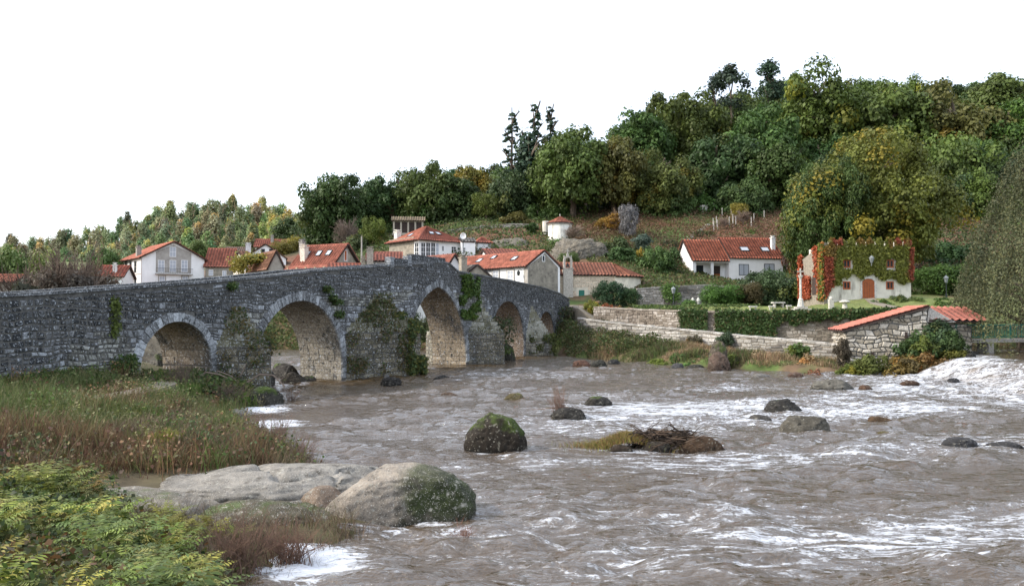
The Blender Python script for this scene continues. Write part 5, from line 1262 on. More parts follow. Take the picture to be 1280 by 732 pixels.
bush(1003, 344, 52, 89, ((.15, .165, .03), 2), 'yellow-green hedge behind the stone cross', 'small', name='hedge'); bush(1020, 348, 26, 86, ((.13, .16, .03), 2), 'yellow-green hedge end beside the ivy house', 'small', name='hedge')
bush(764, 345, 44, 91, ((.03, .075, .025), 0), 'dark rounded evergreen bush right of the chapel door', 'small'); bush(786, 356, 26, 90, ((.035, .08, .025), 0), 'second dark evergreen bush, below the apse window', 'small')
bush(757, 376, 44, 88, ((.22, .085, .035), 2), 'red-leaved creeper bush beside the chapel door', name='red_bush'); bush(738, 372, 22, 88, ((.18, .15, .03), 2), 'yellow-leaved bush at the chapel door', name='yellow_bush'); bush(773, 380, 26, 87.5, ((.20, .11, .03), 2), 'orange-leaved end of the creeper by the evergreens', name='orange_bush')
bush(800, 380, 50, 85, ((.07, .12, .035), 1), 'low green plants on the terrace below the apse'); bush(866, 372, 26, 86, ((.08, .15, .04), 1), 'leafy plants under the garden wall')
for k, (px, y, wd, Z, c_) in enumerate(((1165, 324, 60, 92, (.055, .10, .025)), (1195, 322, 60, 92, (.06, .105, .025)), (1215, 330, 50, 90, (.05, .08, .02)))): bush(px, y, wd, Z, (c_, 0), ('left', 'middle', 'right')[k]+' length of the tall clipped hedge right of the ivy house', 'small', name='tall_hedge')
for k, (px, y, wd, Z) in enumerate(((1122, 366, 26, 79), (1103, 371, 30, 77), (1150, 368, 36, 79), (1185, 368, 34, 80), (1170, 372, 40, 77))): bush(px, y, wd, Z, ((.075, .12, .03), 1), ('low bush by the right window of the ivy house', 'flower border right of the arched door', 'clipped low hedge right of the ivy house', 'low hedge under the street lamp', 'front low hedge of the box garden')[k])
bush(1185, 300, 90, 118, ((.035, .07, .02), 0), 'dark thicket on the bank above the clipped hedge', 'broad')
bush(1190, 270, 80, 145, ('dark', 0), 'dark undergrowth at the wood edge above the red slope')
# ---- hedge on the terrace wall: hanging ivy
def ivy(name, pts, nrm, size, hues, label, cat='climbing plant', root=None, thick=.12):
    Pn = np.array(pts, float)+rng.normal(size=(len(pts), 3))*thick*.5; N = np.array(nrm, float)*np.ones((len(pts), 3))+rng.normal(size=(len(pts), 3))*.55
    V, Fq, C_ = leaf_quads(Pn, N, size, np.array(hues)); o = obj(name, V, Fq, M['leaf'], None, C_); tag(o, label, cat); return o
def onpoly(poly, n):
    """random samples along a polyline of (x, y, z); returns points, tangents"""
    q = np.array(poly, float); seg = np.linalg.norm(np.diff(q, axis=0), axis=1); t = rng.uniform(0, seg.sum(), n); cs = np.concatenate([[0], np.cumsum(seg)])
    i = np.clip(np.searchsorted(cs, t)-1, 0, len(seg)-1); f = (t-cs[i])/seg[i]; return q[i]+(q[i+1]-q[i])*f[:, None]
for pts, lab, ln in ((pw((838,388,77.5),(860,389,75),(882,390,74)), 'ivy curtain hanging on the left part of the terrace wall', 2.2), (pw((893,389,73.5),(960,391,71),(968,391,70.8)), 'middle ivy curtain hanging down the terrace wall', 2.4), (pw((965,391,70.9),(1050,390,69),(1125,388,68)), 'long trimmed ivy hedge along the top of the terrace wall', 1.2)):
    n_ = 7000; q = onpoly(pts, n_); x_ = q[:, 0]; dr = rng.random(n_)**.8*ln*(.45+1.0*vnoise(xyz(x_*1.5, 0*x_), 9)); q[:, 2] += .25-dr; q[:, 1] -= .18+rng.random(n_)*.25+.1*(dr < .6)
    hue = np.array((.055, .095, .028))*rng.uniform(.55, 1.4, (n_, 1)); k = rng.random(n_) < .12; hue[k] = (.12, .10, .04); ivy('hanging_ivy', q, (0, -1, .2), .16, hue, lab)
# ivy on the crenellated house: green heart, red rim
def houseivy():
    f = ih.fr('R'); rz = Matrix.Rotation(ih.th, 3, 'Z'); lo = Vector(ih.root.location); n_ = 26000; pts = []; hu = []
    wins = [(ih.pz(a, 340, 'R')[0], ih.pz(b_, 340, 'R')[0], ih.pz(a, d_, 'R')[1], ih.pz(a, c_, 'R')[1]) for a, b_, c_, d_ in ((1052, 1066, 323.5, 337), (1106, 1119, 323.5, 338), (1078, 1094, 343, 380), (1051, 1066, 347, 380), (1106, 1121, 349, 380))]
    for _ in range(n_):
        a = random.uniform(-.3, ih.L+.15); z = random.uniform(0, ih.H+1.6); u = a/ih.L
        if z > ih.H:
            st_ = (ih.L-.9)/8; k = round((a-.475)/st_); da = abs(a-.475-k*st_)
            if not (0 <= k <= 8) or da > .36 or z > ih.H+.95-da*1.1: continue
        low = ih.pz(1085, np.interp(u, [-.05, .05, .2, .3, .45, .55, .7, .85, 1.02], [375, 362, 352, 345, 349, 345, 349, 352, 356]), 'R')[1]+.25*math.sin(a*3)+.2*random.random()
        if z < low: continue
        if any(x0 < a < x1 and y0 < z < y1 for x0, x1, y0, y1 in wins): continue
        p = rz@Vector(f(a, z, random.uniform(.04, .34)))+lo; pts.append(p)
        redness = max(sstep(.72, 1.0, np.array([z/(ih.H+.3)]))[0]*.42, sstep(.22, 0, np.array([u]))[0]*.8, sstep(.9, 1.0, np.array([u]))[0]*.8)+(vnoise([[a*.9, z*.9, 1]], 2)[0]-.5)*1.0
        g_ = random.uniform(.7, 1.35)
        hu.append(tuple(v*g_ for v in ((.25, .065, .035) if redness > .72 else (.20, .13, .035) if redness > .50 else (.15, .16, .03))))
    ivy('creeper', pts, tuple(rz@Vector((0, -1, .1))), .19, hu, 'creeper covering the ivy house front, green with red and orange rim', thick=.1)
    pts = []; hu = []
    for _ in range(7000):
        y = random.uniform(-.2, ih.D+1.5); z = random.uniform(.6, ih.H+.4-y*.18)
        if 1.5 < y < 2.8 and z < 3.5: continue
        if vnoise([[y*.7, z*.5, 7]], 4)[0] > .70: continue
        pts.append(rz@Vector((-.38-random.random()*.22, y, z))+lo); g_ = random.uniform(.7, 1.4); hu.append(tuple(v*g_ for v in ((.32, .08, .035) if y > .9 else random.choice(((.30, .13, .03), (.1, .15, .03))))))
    ivy('creeper', pts, tuple(rz@Vector((-1, 0, .1))), .19, hu, 'scarlet creeper on the sloping side wall of the ivy house')
houseivy()
# pergola vine in the village
q = onpoly(pw((298,328,112),(312,323,112),(336,324,112)), 2600); q += rng.normal(size=q.shape)*np.array([.7, .7, .35]); hue = np.where(rng.random((len(q), 1)) < .5, np.array([[.30, .24, .04]]), np.array([[.15, .17, .03]]))*rng.uniform(.7, 1.3, (len(q), 1))
ivy('vine', q, (0, -.5, 1), .25, hue, 'yellowing vine over the pergola beside the cream house')
q = onpoly(pw((299,326,111),(300,338,111)), 700); q += rng.normal(size=q.shape)*np.array([.5, .5, .3]); ivy('vine', q, (0, -1, .2), .25, np.ones((len(q), 3))*(.24, .2, .04), 'yellow vine trailing down the cream wall')
q = onpoly(pw((870,358,86),(872,380,85)), 700); q += rng.normal(size=q.shape)*np.array([.35, .1, .2]); ivy('climbing_ivy', q, (0, -1, .2), .18, np.ones((len(q), 3))*(.09, .16, .035)*rng.uniform(.7, 1.3, (len(q), 1)), 'bright green climber left of the street lamp on the garden wall') if False else None
q = onpoly(pw((837,357,93.6),(841,374,93.4)), 900); q += rng.normal(size=q.shape)*np.array([.42, .08, .2]); ivy('climbing_ivy', q, (0, -1, .2), .18, np.ones((len(q), 3))*(.09, .16, .035)*rng.uniform(.7, 1.3, (len(q), 1)), 'bright green climber left of the street lamp on the garden wall')
# plants on the bridge: patches by pixel outline on the face
def bridge_plant(px0, px1, py0, py1, n_, cols, lab, bulge=.35, size=.12, shape=None, o0=0.02):
    pts = []; hu = []
    for _ in range(n_):
        u, v = random.random(), random.random(); px = px0+(px1-px0)*u; py = py0+(py1-py0)*v
        if shape and not shape(u, v): continue
        if vnoise([[px*.12, py*.12, 4]], 6)[0] > .66: continue
        s_ = s_at(px); z_ = z_at(px, py)
        if in_open(s_, z_, -.1): continue
        pts.append(bp_(s_, z_, o0+random.random()*bulge)); c_ = random.choice(cols); g_ = random.uniform(.6, 1.4); hu.append(tuple(q*g_ for q in c_))
    ivy('climbing_ivy', pts, tuple(BN), size, hu, lab)
gr = [(.06, .10, .028), (.045, .085, .025), (.09, .12, .035)]
bridge_plant(573, 597, 344, 398, 5200, [(.07, .13, .025), (.05, .09, .02), (.10, .15, .03)], 'thick green ivy column right of the pointed middle arch', .3, .15, lambda u, v: .15*math.sin(v*7) < u < 1-.15*math.cos(v*5)*v)
bridge_plant(136, 150, 372, 420, 600, [(.10, .13, .03)], 'thin yellowish climber on the left part of the bridge face', .12, .10, lambda u, v: abs(u-.5) < .35)
bridge_plant(598, 640, 388, 440, 5000, [(.05, .075, .03), (.035, .055, .022), (.07, .07, .035)], 'dark bush growing from the pier between the pointed and fourth arch', 2.2, .16, lambda u, v: (u-.45)**2+(v-.6)**2 < .24, .4)
bridge_plant(690, 722, 384, 446, 5500, [(.045, .06, .025), (.06, .09, .03), (.08, .06, .035)], 'shaggy dark ivy where the bridge meets the far bank', 1.3, .17, lambda u, v: u > .15-.2*v, .1)
bridge_plant(440, 492, 366, 402, 2600, [(.07, .085, .03), (.05, .075, .025), (.12, .10, .04)], 'tuft of weeds crowning the big stepped pier', .9, .10, lambda u, v: abs(u-.5) < .12+.38*v, .15)
def plants_on_pier(ar_l, ar_r, tip, z0, z1, n_, cols, lab, size=.12, lo=0.0, hi=1.0, thick=.4):
    sa = ar_l['sc']+ar_l['half']+.3; sb = ar_r['sc']-ar_r['half']-.1; sm = (sa+sb)/2; pts = []; hu = []
    for _ in range(n_):
        t_ = random.uniform(lo, hi); z_ = random.uniform(z0, z1)
        if t_ < .5: k = t_*2; s_ = sa+(sm+tip[1]-sa)*k; o_ = tip[0]*k
        else: k = (1-t_)*2; s_ = sb+(sm+tip[1]-sb)*k; o_ = tip[0]*k
        if z_ > 3: kk = max(0, 1-(z_-3)/2.4); s_ = sm+(s_-sm)*kk; o_ *= kk
        if vnoise([[s_*.9+o_, z_*1.1, 5]], 3)[0] > .52: continue
        pts.append(bp_(s_, z_, o_+.05+random.random()*thick)); c_ = random.choice(cols); g_ = random.uniform(.6, 1.4); hu.append(tuple(q*g_ for q in c_))
    ivy('climbing_ivy', pts, tuple(BN-BD*.5), size, hu, lab)
plants_on_pier(A2, A3, (2.8, .9), .4, 5.0, 7500, [(.05, .075, .025), (.09, .085, .03), (.10, .075, .035)], 'patchy ivy and dry weeds over the big stepped pier', .11, thick=.3)
plants_on_pier(A2, A3, (2.8, .9), .2, 4.2, 6000, [(.045, .07, .022), (.06, .09, .03), (.12, .12, .03)], 'dense ivy on the pointed edge of the big stepped pier', .13, .40, .62, .5)
plants_on_pier(A1, A2, (1.9, .5), .6, 4.4, 2600, [(.07, .08, .03), (.05, .075, .025), (.12, .09, .03)], 'weeds sprouting over the first stepped pier', .09)
plants_on_pier(A4, A5, (2.2, .5), .4, 2.2, 2200, [(.07, .09, .03), (.10, .11, .03)], 'low weeds at the foot of the fourth stepped pier', .14)
for px, py, lab in ((565//1, 352, ''),): pass
for i, (px, py, r_) in enumerate(((9, 350, 0), (286, 358, 2), (403, 362, 3), (418, 378, 3), (412, 372, 2), (150, 455, 8), (420, 392, 3))):
    if r_: bridge_plant(px-r_*1.6, px+r_*1.6, py-r_*1.6, py+r_*1.6, 260*r_, gr, ('', 'small fern tuft under the parapet above the first arch', 'left weed tuft above the right haunch of the second arch', 'middle weed tuft beside the second arch ring', 'tiny weed tuft over the second arch ring', 'dark bush against the bridge foot left of the first arch', 'lower weed tuft beside the second arch ring')[i], .3+r_*.06, .09, lambda u, v: (u-.5)**2+(v-.5)**2 < .2)
# ---- weeping grey-green tree at the right edge
def weeping(px, ytop, Z, rad, lab, nst=2700):
    p = P(px, ytop, Z); zb = gz(p.x, Z); t = thing('weeping_tree', (p.x, Z, zb), lab, 'tree'); Ht = p.z-zb
    tk = link('trunk', TRUNK[1], t); tk.scale = (Ht*.8, Ht*.8, Ht*.85)
    rg = rng; a = rg.uniform(0, 2*np.pi, nst); rr = np.sqrt(rg.uniform(.02, 1, nst)); lump = .8+.4*vnoise(np.stack([np.cos(a)*2.2, np.sin(a)*2.2, rr*2], 1), 44); zt = Ht*(1-.72*rr**2.2)*rg.uniform(.88, 1.0, nst)*(.86+.2*lump); L_ = rg.uniform(1.4, 3.8, nst)*(1+rr)
    parts = []; K = 30; strand = (.35+1.35*vnoise(np.stack([np.cos(a)*7, np.sin(a)*7, rr*5], 1), 71))[:, None]*rg.uniform(.8, 1.2, (nst, 1))
    for k in range(K):
        f_ = k/K; out = rad*(rr*(.86+.26*f_*(1-.35*f_)))*(.62+.45*lump); x = np.cos(a+.08*f_)*out; y = np.sin(a+.08*f_)*out; z = np.maximum(zt-L_*f_**1.4+.15*np.sin(a*9+k), .2)
        pos = np.stack([x, y, z], 1)+rg.normal(size=(nst, 3))*.06; c_ = np.array((.088, .100, .050))*(.8+.4*vnoise(pos*.5, 12))[:, None]*strand*rg.uniform(.88, 1.12, (nst, 1)); j = rg.random(nst) < .25; c_[j] *= (1.25, 1.1, .95)
        parts.append(leaf_quads(pos, rg.normal(size=(nst, 3))+np.stack([np.cos(a), np.sin(a), 0*a], 1), .095, c_, 1.8))
    V, Fq, C_ = blend(*parts); obj('crown', V, Fq, M['leaf'], t, C_); return t
weeping(1345, 160, 57, 8.0, 'big grey-green weeping tree drooping over the footbridge at the right edge')
weeping(1276, 300, 64, 5.2, 'lower weeping tree mass behind the mill, touching the big weeping tree', 900)
# ---- tussocks, weeds, ferns, leaf litter
def inpoly(x, y, poly):
    q = np.array(poly, float); ins = np.zeros(len(x), bool)
    for i in range(len(q)):
        a, b_ = q[i], q[(i+1) % len(q)]; c = ((a[1] > y) != (b_[1] > y)); xs_ = a[0]+(y-a[1])*(b_[0]-a[0])/((b_[1]-a[1]) or 1e-9); ins ^= c & (x < xs_)
    return ins
def sample(poly, n, mind=.15, clump=None):
    q = np.array(poly, float); x = rng.uniform(q[:, 0].min(), q[:, 0].max(), n*6); y = rng.uniform(q[:, 1].min(), q[:, 1].max(), n*6)
    k = inpoly(x, y, poly); x, y = x[k], y[k]; k = sdist(x, y) > mind; x, y = x[k], y[k]
    if clump: k = rng.random(len(x)) < sstep(clump[1], clump[2], fbm(xyz(x*clump[0], y*clump[0]), 3, 55)); x, y = x[k], y[k]
    x, y = x[:n], y[:n]; return x, y, ground(x, y)
def blades(x, y, z, hgt, wid, colr, lean=.35, seg=3):
    n = len(x); a = rng.uniform(0, 2*np.pi, n); d = np.stack([np.cos(a), np.sin(a), 0*a], 1); b_ = rng.uniform(0, 2*np.pi, n); wv = np.stack([np.cos(b_), np.sin(b_), 0*b_], 1)
    h = hgt*rng.uniform(.55, 1.25, n); le = rng.uniform(.2, 1, n)*lean; V = []
    for k in range(seg+1):
        t = k/seg; ctr = np.stack([x, y, z-.03], 1)+d*(h*le*t*t)[:, None]+np.array([0, 0, 1])*(h*t*(1-.25*le*t))[:, None]; w_ = (wid*(1-t)**.7*.5*rng.uniform(.9, 1.1, n))[:, None]
        V.append(ctr-wv*w_); V.append(ctr+wv*w_)
    V = np.stack(V, 1).reshape(-1, 3); m_ = 2*(seg+1); b0 = np.arange(n)[:, None]*m_; Fs = [np.concatenate([b0+2*k, b0+2*k+1, b0+2*k+3, b0+2*k+2], 1) for k in range(seg)]
    return V, np.stack(Fs, 1).reshape(-1, 4), np.repeat(colr, m_, 0)
def pal(n, cols, wts=None, jit=.3, field=None):
    cols = np.array(cols, float); k = rng.choice(len(cols), n, p=None if wts is None else np.array(wts)/sum(wts)); c_ = cols[k]*rng.uniform(1-jit, 1+jit, (n, 1)); return c_
def stuff(name, parts, mat, label=None):
    V, Fq, C_ = blend(*parts); o = obj(name, V, Fq, M[mat], None, C_); o['kind'] = 'stuff'
    if label: o['label'] = label
    o['category'] = cat_of.get(name, 'vegetation'); return o
cat_of = dict(tall_grass='grass', fern_bed='ferns', bank_weeds='weeds', slope_cover='ground cover', lawn_grass='grass', dry_stalks='dry stalks', leafy_cover='ground cover')
LB = [tuple(GP(px, py, .9))[:2] for px, py in ((-160, 560), (-120, 512), (60, 505), (240, 490), (330, 498), (360, 520))]+[(-4.9, 22), (-5.2, 20.2), (-9, 19), (-14, 14)]
x, y, z = sample([(-24, 13), (-28, 32), (-10, 36.5), (-10.4, 30), (-7.7, 25.5), (-4.6, 20.8), (-5.0, 18.6), (-8.6, 16.6), (-10, 13)], 17000, .1)
f1 = fbm(xyz(x*.35, y*.35), 3, 71); rd_ = .9*sstep(.52, .64, f1+.15*sstep(22.5, 18, y)); c_ = pal(len(x), [(.10, .13, .04), (.13, .15, .055), (.22, .20, .10), (.07, .10, .03)], (4, 3, 2, 3)); c2 = pal(len(x), [(.17, .085, .055), (.22, .15, .08), (.12, .06, .045), (.12, .11, .05)]); c_ = c_*(1-rd_[:, None])+c2*rd_[:, None]
rep = 6; X_ = np.repeat(x, rep)+rng.normal(size=len(x)*rep)*.09; Y_ = np.repeat(y, rep)+rng.normal(size=len(x)*rep)*.09; Z_ = np.repeat(z, rep); C_ = np.repeat(c_, rep, 0)*rng.uniform(.75, 1.3, (len(x)*rep, 1))
hh = (.14+.60*sstep(.3, .68, fbm(xyz(X_*.8, Y_*.8), 3, 12)))*(1+.25*sstep(.55, .7, fbm(xyz(X_*.3, Y_*.3), 2, 7)))
stuff('tall_grass', [blades(X_, Y_, Z_, hh, .022, C_, .55)], 'grass', 'rough tall grass and weeds on the near left bank')
n_ = 15000; k = rng.integers(0, len(x), n_); pos = np.stack([x[k]+rng.normal(size=n_)*.15, y[k]+rng.normal(size=n_)*.15, z[k]+rng.uniform(.05, .5, n_)], 1)
stuff('leafy_cover', [leaf_quads(pos, rdir(n_)+np.array([0, 0, .8]), .075, c_[k]*rng.uniform(.6, 1.3, (n_, 1)))], 'leaf')
# knots of taller weeds, each of its own kind
x, y, z = sample([(-24, 13), (-28, 32), (-10, 36.5), (-10.4, 30), (-7.7, 25.5), (-4.6, 20.8), (-5.0, 18.6), (-8.6, 16.6), (-11, 13)], 420, .2); n_ = len(x); kc = pal(n_, [(.09, .14, .035), (.20, .18, .09), (.13, .07, .05), (.15, .16, .05), (.05, .08, .03), (.22, .13, .07)], (4, 3, 2.2, 3, 2, 1.2), .25); kr = rng.uniform(.12, .42, n_); kh = rng.uniform(.35, .95, n_); rp = 70
X_ = np.repeat(x, rp)+rng.normal(size=n_*rp)*np.repeat(kr, rp); Y_ = np.repeat(y, rp)+rng.normal(size=n_*rp)*np.repeat(kr, rp); Z_ = np.repeat(z, rp); C_ = np.repeat(kc, rp, 0)*rng.uniform(.6, 1.4, (n_*rp, 1)); lf = rng.random(n_*rp) < .6
stuff('bank_weeds', [blades(X_[~lf], Y_[~lf], Z_[~lf], np.repeat(kh, rp)[~lf]*1.1, .018, C_[~lf], .7), leaf_quads(np.stack([X_, Y_, Z_+np.repeat(kh, rp)*rng.random(n_*rp)**.7], 1)[lf], rdir(int(lf.sum()))+np.array([0, 0, .5]), .06, C_[lf])], 'grass', 'knots of taller mixed weeds on the near left bank')
x, y, z = sample([(-11, 14.5), (-9.8, 19.6), (-5.6, 19.4), (-6.2, 18.4), (-8.4, 17.2), (-9.4, 15.4)], 1500, .0); rp = 6; X_ = np.repeat(x, rp)+rng.normal(size=len(x)*rp)*.1; Y_ = np.repeat(y, rp)+rng.normal(size=len(x)*rp)*.1
stuff('bank_weeds', [blades(X_, Y_, np.repeat(z, rp), .34, .018, pal(len(X_), [(.16, .085, .05), (.10, .12, .04), (.20, .15, .08), (.11, .055, .04)]), .8)], 'grass', 'low rust-coloured weeds behind the long granite slab')
# red-brown dry stalks along the water's edge and before the rock
x, y, z = sample([(-10.6, 20.0), (-9.8, 29), (-7.0, 25.8), (-4.2, 20.8), (-5.0, 18.0)], 1300, .0); rep = 9; X_ = np.repeat(x, rep)+rng.normal(size=len(x)*rep)*.12; Y_ = np.repeat(y, rep)+rng.normal(size=len(x)*rep)*.12
stuff('dry_stalks', [blades(X_, Y_, np.repeat(z, rep), .52, .016, pal(len(X_), [(.15, .10, .065), (.23, .17, .11), (.10, .07, .05), (.12, .12, .05)]), .9)], 'grass', 'red-brown dry stalks along the near water edge')
x, y, z = sample([(-7.4, 12.0), (-6.5, 15.0), (-3.8, 15.4), (-2.2, 14.3), (-2.9, 12.0), (-3, 9), (-5, 9)], 900, -.4); rep = 8; X_ = np.repeat(x, rep)+rng.normal(size=len(x)*rep)*.1; Y_ = np.repeat(y, rep)+rng.normal(size=len(x)*rep)*.1
stuff('dry_stalks', [blades(X_, Y_, np.repeat(z, rep), .34, .012, pal(len(X_), [(.13, .09, .06), (.20, .14, .09), (.07, .05, .04), (.10, .10, .04)]), 1.0)], 'grass', 'tangle of dry twigs and grass in front of the big granite rock')
# ferns in the lower left corner
def ferns(x, y, z, scale, colr, nf=8, K=17):
    n = len(x); parts = []
    for f_ in range(nf):
        a = rng.uniform(0, 2*np.pi, n); ln = scale*rng.uniform(.6, 1.2, n); up = rng.uniform(.75, 1.6, n); d = np.stack([np.cos(a), np.sin(a), 0*a], 1); sd_ = np.stack([-np.sin(a), np.cos(a), 0*a], 1)
        cf = colr*rng.uniform(.75, 1.25, (n, 1))
        def rach(t): return np.stack([x, y, z], 1)+d*(ln*t*(.55+.45*t))[:, None]*.85+np.array([0, 0, 1])[None]*(ln*up*(t-.62*t*t))[:, None]
        for k in range(1, K):
            t = k/K; p0 = rach(t-.02); p1 = rach(t+.028); w_ = (ln*.21*rng.uniform(.6, 1.2, n)*math.sin(math.pi*min(t*.9+.12, 1))**.8)[:, None]
            for sg in (-1, 1):
                tip = (p0+p1)/2+sd_*w_*sg+d*(w_*.25)-np.array([0, 0, 1])*w_*(rng.uniform(-.1, .6, (n, 1))); mid = (p0*.5+tip*.5)+(p1-p0)*.75
                V = np.stack([p0, (p0+tip)/2-(p1-p0)*.15, tip, mid], 1).reshape(-1, 3); Fq_ = np.arange(n*4).reshape(n, 4); parts.append((V, Fq_, np.repeat(cf*(1.0+.15*rng.normal(size=(n, 1))), 4, 0)))
    return parts
x, y, z = sample([(-10.5, 9), (-11, 15.2), (-8.3, 15.0), (-6.0, 12.8), (-4.0, 11.0), (-3.0, 8.8), (-3.4, 7.5), (-9, 7.5)], 820, .1); f1 = fbm(xyz(x*.7, y*.7), 3, 19)
q_ = sstep(.42, .62, f1)[:, None]; c_ = pal(len(x), [(.17, .20, .035), (.12, .17, .03), (.26, .22, .04)], None, .25)*q_+(1-q_)*pal(len(x), [(.07, .10, .03), (.10, .13, .03), (.15, .10, .035), (.14, .14, .04)], (4, 4, 1, 2), .25)
c_ = c_*1.25; mnd = sstep(.35, .7, fbm(xyz(x*1.1, y*1.1), 3, 91)); kk = rng.random(len(x)) < .35+.75*mnd; x, y, z, c_, mnd = x[kk], y[kk], z[kk], c_[kk], mnd[kk]; c_ = c_*(.55+.75*mnd)[:, None]; lx = sstep(-6.5, -9, x+.3*(y-12))*sstep(.4, .6, fbm(xyz(x*.8, y*.8), 2, 17)); c_ = c_*(1-.6*lx[:, None])+.6*lx[:, None]*np.array([[.17, .07, .035]])  # recess shade put into the leaf colour: ferns darker between the mounds
x = np.concatenate([x, rng.uniform(-6.4, -4.4, 26)]); y = np.concatenate([y, rng.uniform(12.6, 14.2, 26)]); z = np.concatenate([z, ground(x[-26:], y[-26:])]); c_ = np.concatenate([c_, pal(26, [(.20, .19, .035), (.15, .17, .035)])]); mnd = np.concatenate([mnd, np.full(26, .1)])
stuff('fern_bed', ferns(x, y, z+.02+.12*mnd, .36+.24*mnd+rng.uniform(-.1, .15, len(x)), c_), 'leaf', 'bed of green and yellow bracken ferns in the lower left corner')
x, y, z = sample([(-10.5, 9), (-11, 16.2), (-8.3, 16.0), (-6.0, 13.2), (-4.0, 11.4), (-3.0, 8.8), (-3.4, 7.5), (-9, 7.5)], 3600, .1); rep = 4; X_ = np.repeat(x, rep)+rng.normal(size=len(x)*rep)*.1; Y_ = np.repeat(y, rep)+rng.normal(size=len(x)*rep)*.1; n_ = len(X_)
pos = np.stack([X_, Y_, np.repeat(z, rep)+rng.uniform(0, .42, n_)*(.6+.8*fbm(xyz(X_*.8, Y_*.8), 2, 3))], 1)
stuff('leafy_cover', [leaf_quads(pos, rdir(n_)+np.array([0, 0, .8]), .065, (lambda q, a, b_: a*(1-q)+b_*q)(sstep(.46, .60, fbm(xyz(X_*.9, Y_*.9), 3, 88))[:, None], pal(n_, [(.07, .11, .025), (.05, .08, .02), (.11, .14, .03), (.03, .05, .02)]), pal(n_, [(.13, .07, .03), (.14, .12, .03), (.08, .06, .03), (.05, .06, .02)])))], 'leaf', 'low leafy undergrowth among the ferns')
# the bank at the bridge foot: ivy-green weeds
x, y, z = sample([(-24, 29), (-20.5, 26.5), (-14, 33), (-11, 34.2), (-10.8, 39), (-13.6, 40.8), (-15, 41.5), (-17, 35.5), (-19, 30)], 12000, .1, (.7, .35, .55)); n_ = len(x); pos = np.stack([x, y, z+rng.uniform(.0, .45, n_)], 1)
stuff('leafy_cover', [leaf_quads(pos, rdir(n_)+np.array([0, 0, .8]), .13, pal(n_, [(.06, .10, .025), (.04, .07, .02), (.10, .14, .03), (.09, .07, .04)], (4, 4, 1.5, 2))), blades(x[:5000], y[:5000], z[:5000], .5, .03, pal(5000, [(.09, .07, .05), (.10, .12, .04), (.07, .10, .03)]), .6)], 'leaf', 'green weeds along the foot of the bridge')
# far bank vegetation
FB = [tuple(P(px, 0, Z))[:2] for px, Z in ((705, 82), (725, 78), (770, 70), (850, 63.5), (900, 60.2), (960, 58), (1048, 55))]+[tuple(P(px, 0, Z))[:2] for px, Z in ((1042, 60), (940, 66), (850, 72), (760, 80), (722, 84.5))]
x, y, z = sample(FB, 9000, .15); f1 = fbm(xyz(x*.35, y*.35), 3, 23); f2 = fbm(xyz(x*.5, y*.5), 3, 29); c_ = pal(len(x), [(.08, .115, .035), (.12, .13, .045), (.06, .085, .03), (.11, .08, .05)]); s_ = pal(len(x), [(.33, .24, .15), (.27, .17, .10), (.22, .18, .09)]); r2 = sstep(.46, .58, f1+.012*(x-12)); c_ = c_*(1-r2[:, None])+s_*r2[:, None]
rep = 4; X_ = np.repeat(x, rep)+rng.normal(size=len(x)*rep)*.2; Y_ = np.repeat(y, rep)+rng.normal(size=len(x)*rep)*.2; hh = .14+.5*np.repeat(sstep(.42, .68, f2), rep)
stuff('bank_weeds', [blades(X_, Y_, np.repeat(z, rep), hh, .06, np.repeat(c_, rep, 0)*rng.uniform(.7, 1.3, (len(X_), 1)), .5)], 'grass', 'green and straw-coloured weeds on the far bank under the low wall')
for i, (px, y_, wd, Z, c_) in enumerate(((822, 446, 26, 65, (.16, .20, .04)), (852, 438, 30, 64.5, (.06, .13, .03)), (875, 442, 34, 63, (.07, .14, .03)), (916, 440, 30, 60.5, (.13, .17, .04)), (808, 418, 26, 74, (.09, .10, .04)), (1000, 425, 34, 60, (.07, .11, .035)), (780, 430, 40, 74, (.06, .13, .045)), (760, 410, 30, 79, (.08, .08, .035)),
        (870, 416, 28, 70, (.08, .075, .04)), (740, 424, 34, 80, (.055, .085, .03)), (960, 432, 60, 60.5, (.26, .18, .11)), (1010, 438, 50, 58, (.22, .15, .08)), (735, 446, 30, 73, (.17, .12, .04)), (765, 400, 24, 81, (.08, .08, .03)), (1020, 458, 40, 54.6, (.17, .10, .05)), (905, 412, 26, 68, (.06, .08, .04)), (690, 440, 26, 79, (.09, .11, .03)), (650, 448, 24, 76, (.14, .14, .04)))):
    labs = ['yellow-green bush at the water left of the boulder pillar', 'bright leafy bush second from the boulder pillar', 'green bush touching the left of the boulder pillar', 'yellow-green plants at the foot of the boulder pillar', 'reddish-green bush on the riverside wall foot', 'green bush on the bank above the straw weeds', 'blue-green low growth in the middle of the far bank', 'brown-green shrub against the riverside wall, left part', 'dark shrub hanging over the riverside wall above the pillar', 'dark shrub left end of the far bank', 'straw-coloured dry thicket left of the mill', 'russet dry thicket beside the mill corner', 'rusty plants on the small rocks of the far shore', 'twiggy shrub on top of the riverside wall', 'rusty weeds at the water by the mill', 'dark twigs right of the boulder pillar', 'green weeds below the last small arch', 'yellow weeds at the foot of the stepped pier']
    bush(px, y_, wd, Z, (c_, i), labs[i], base=gz(P(px, 0, Z).x, Z)-.1)
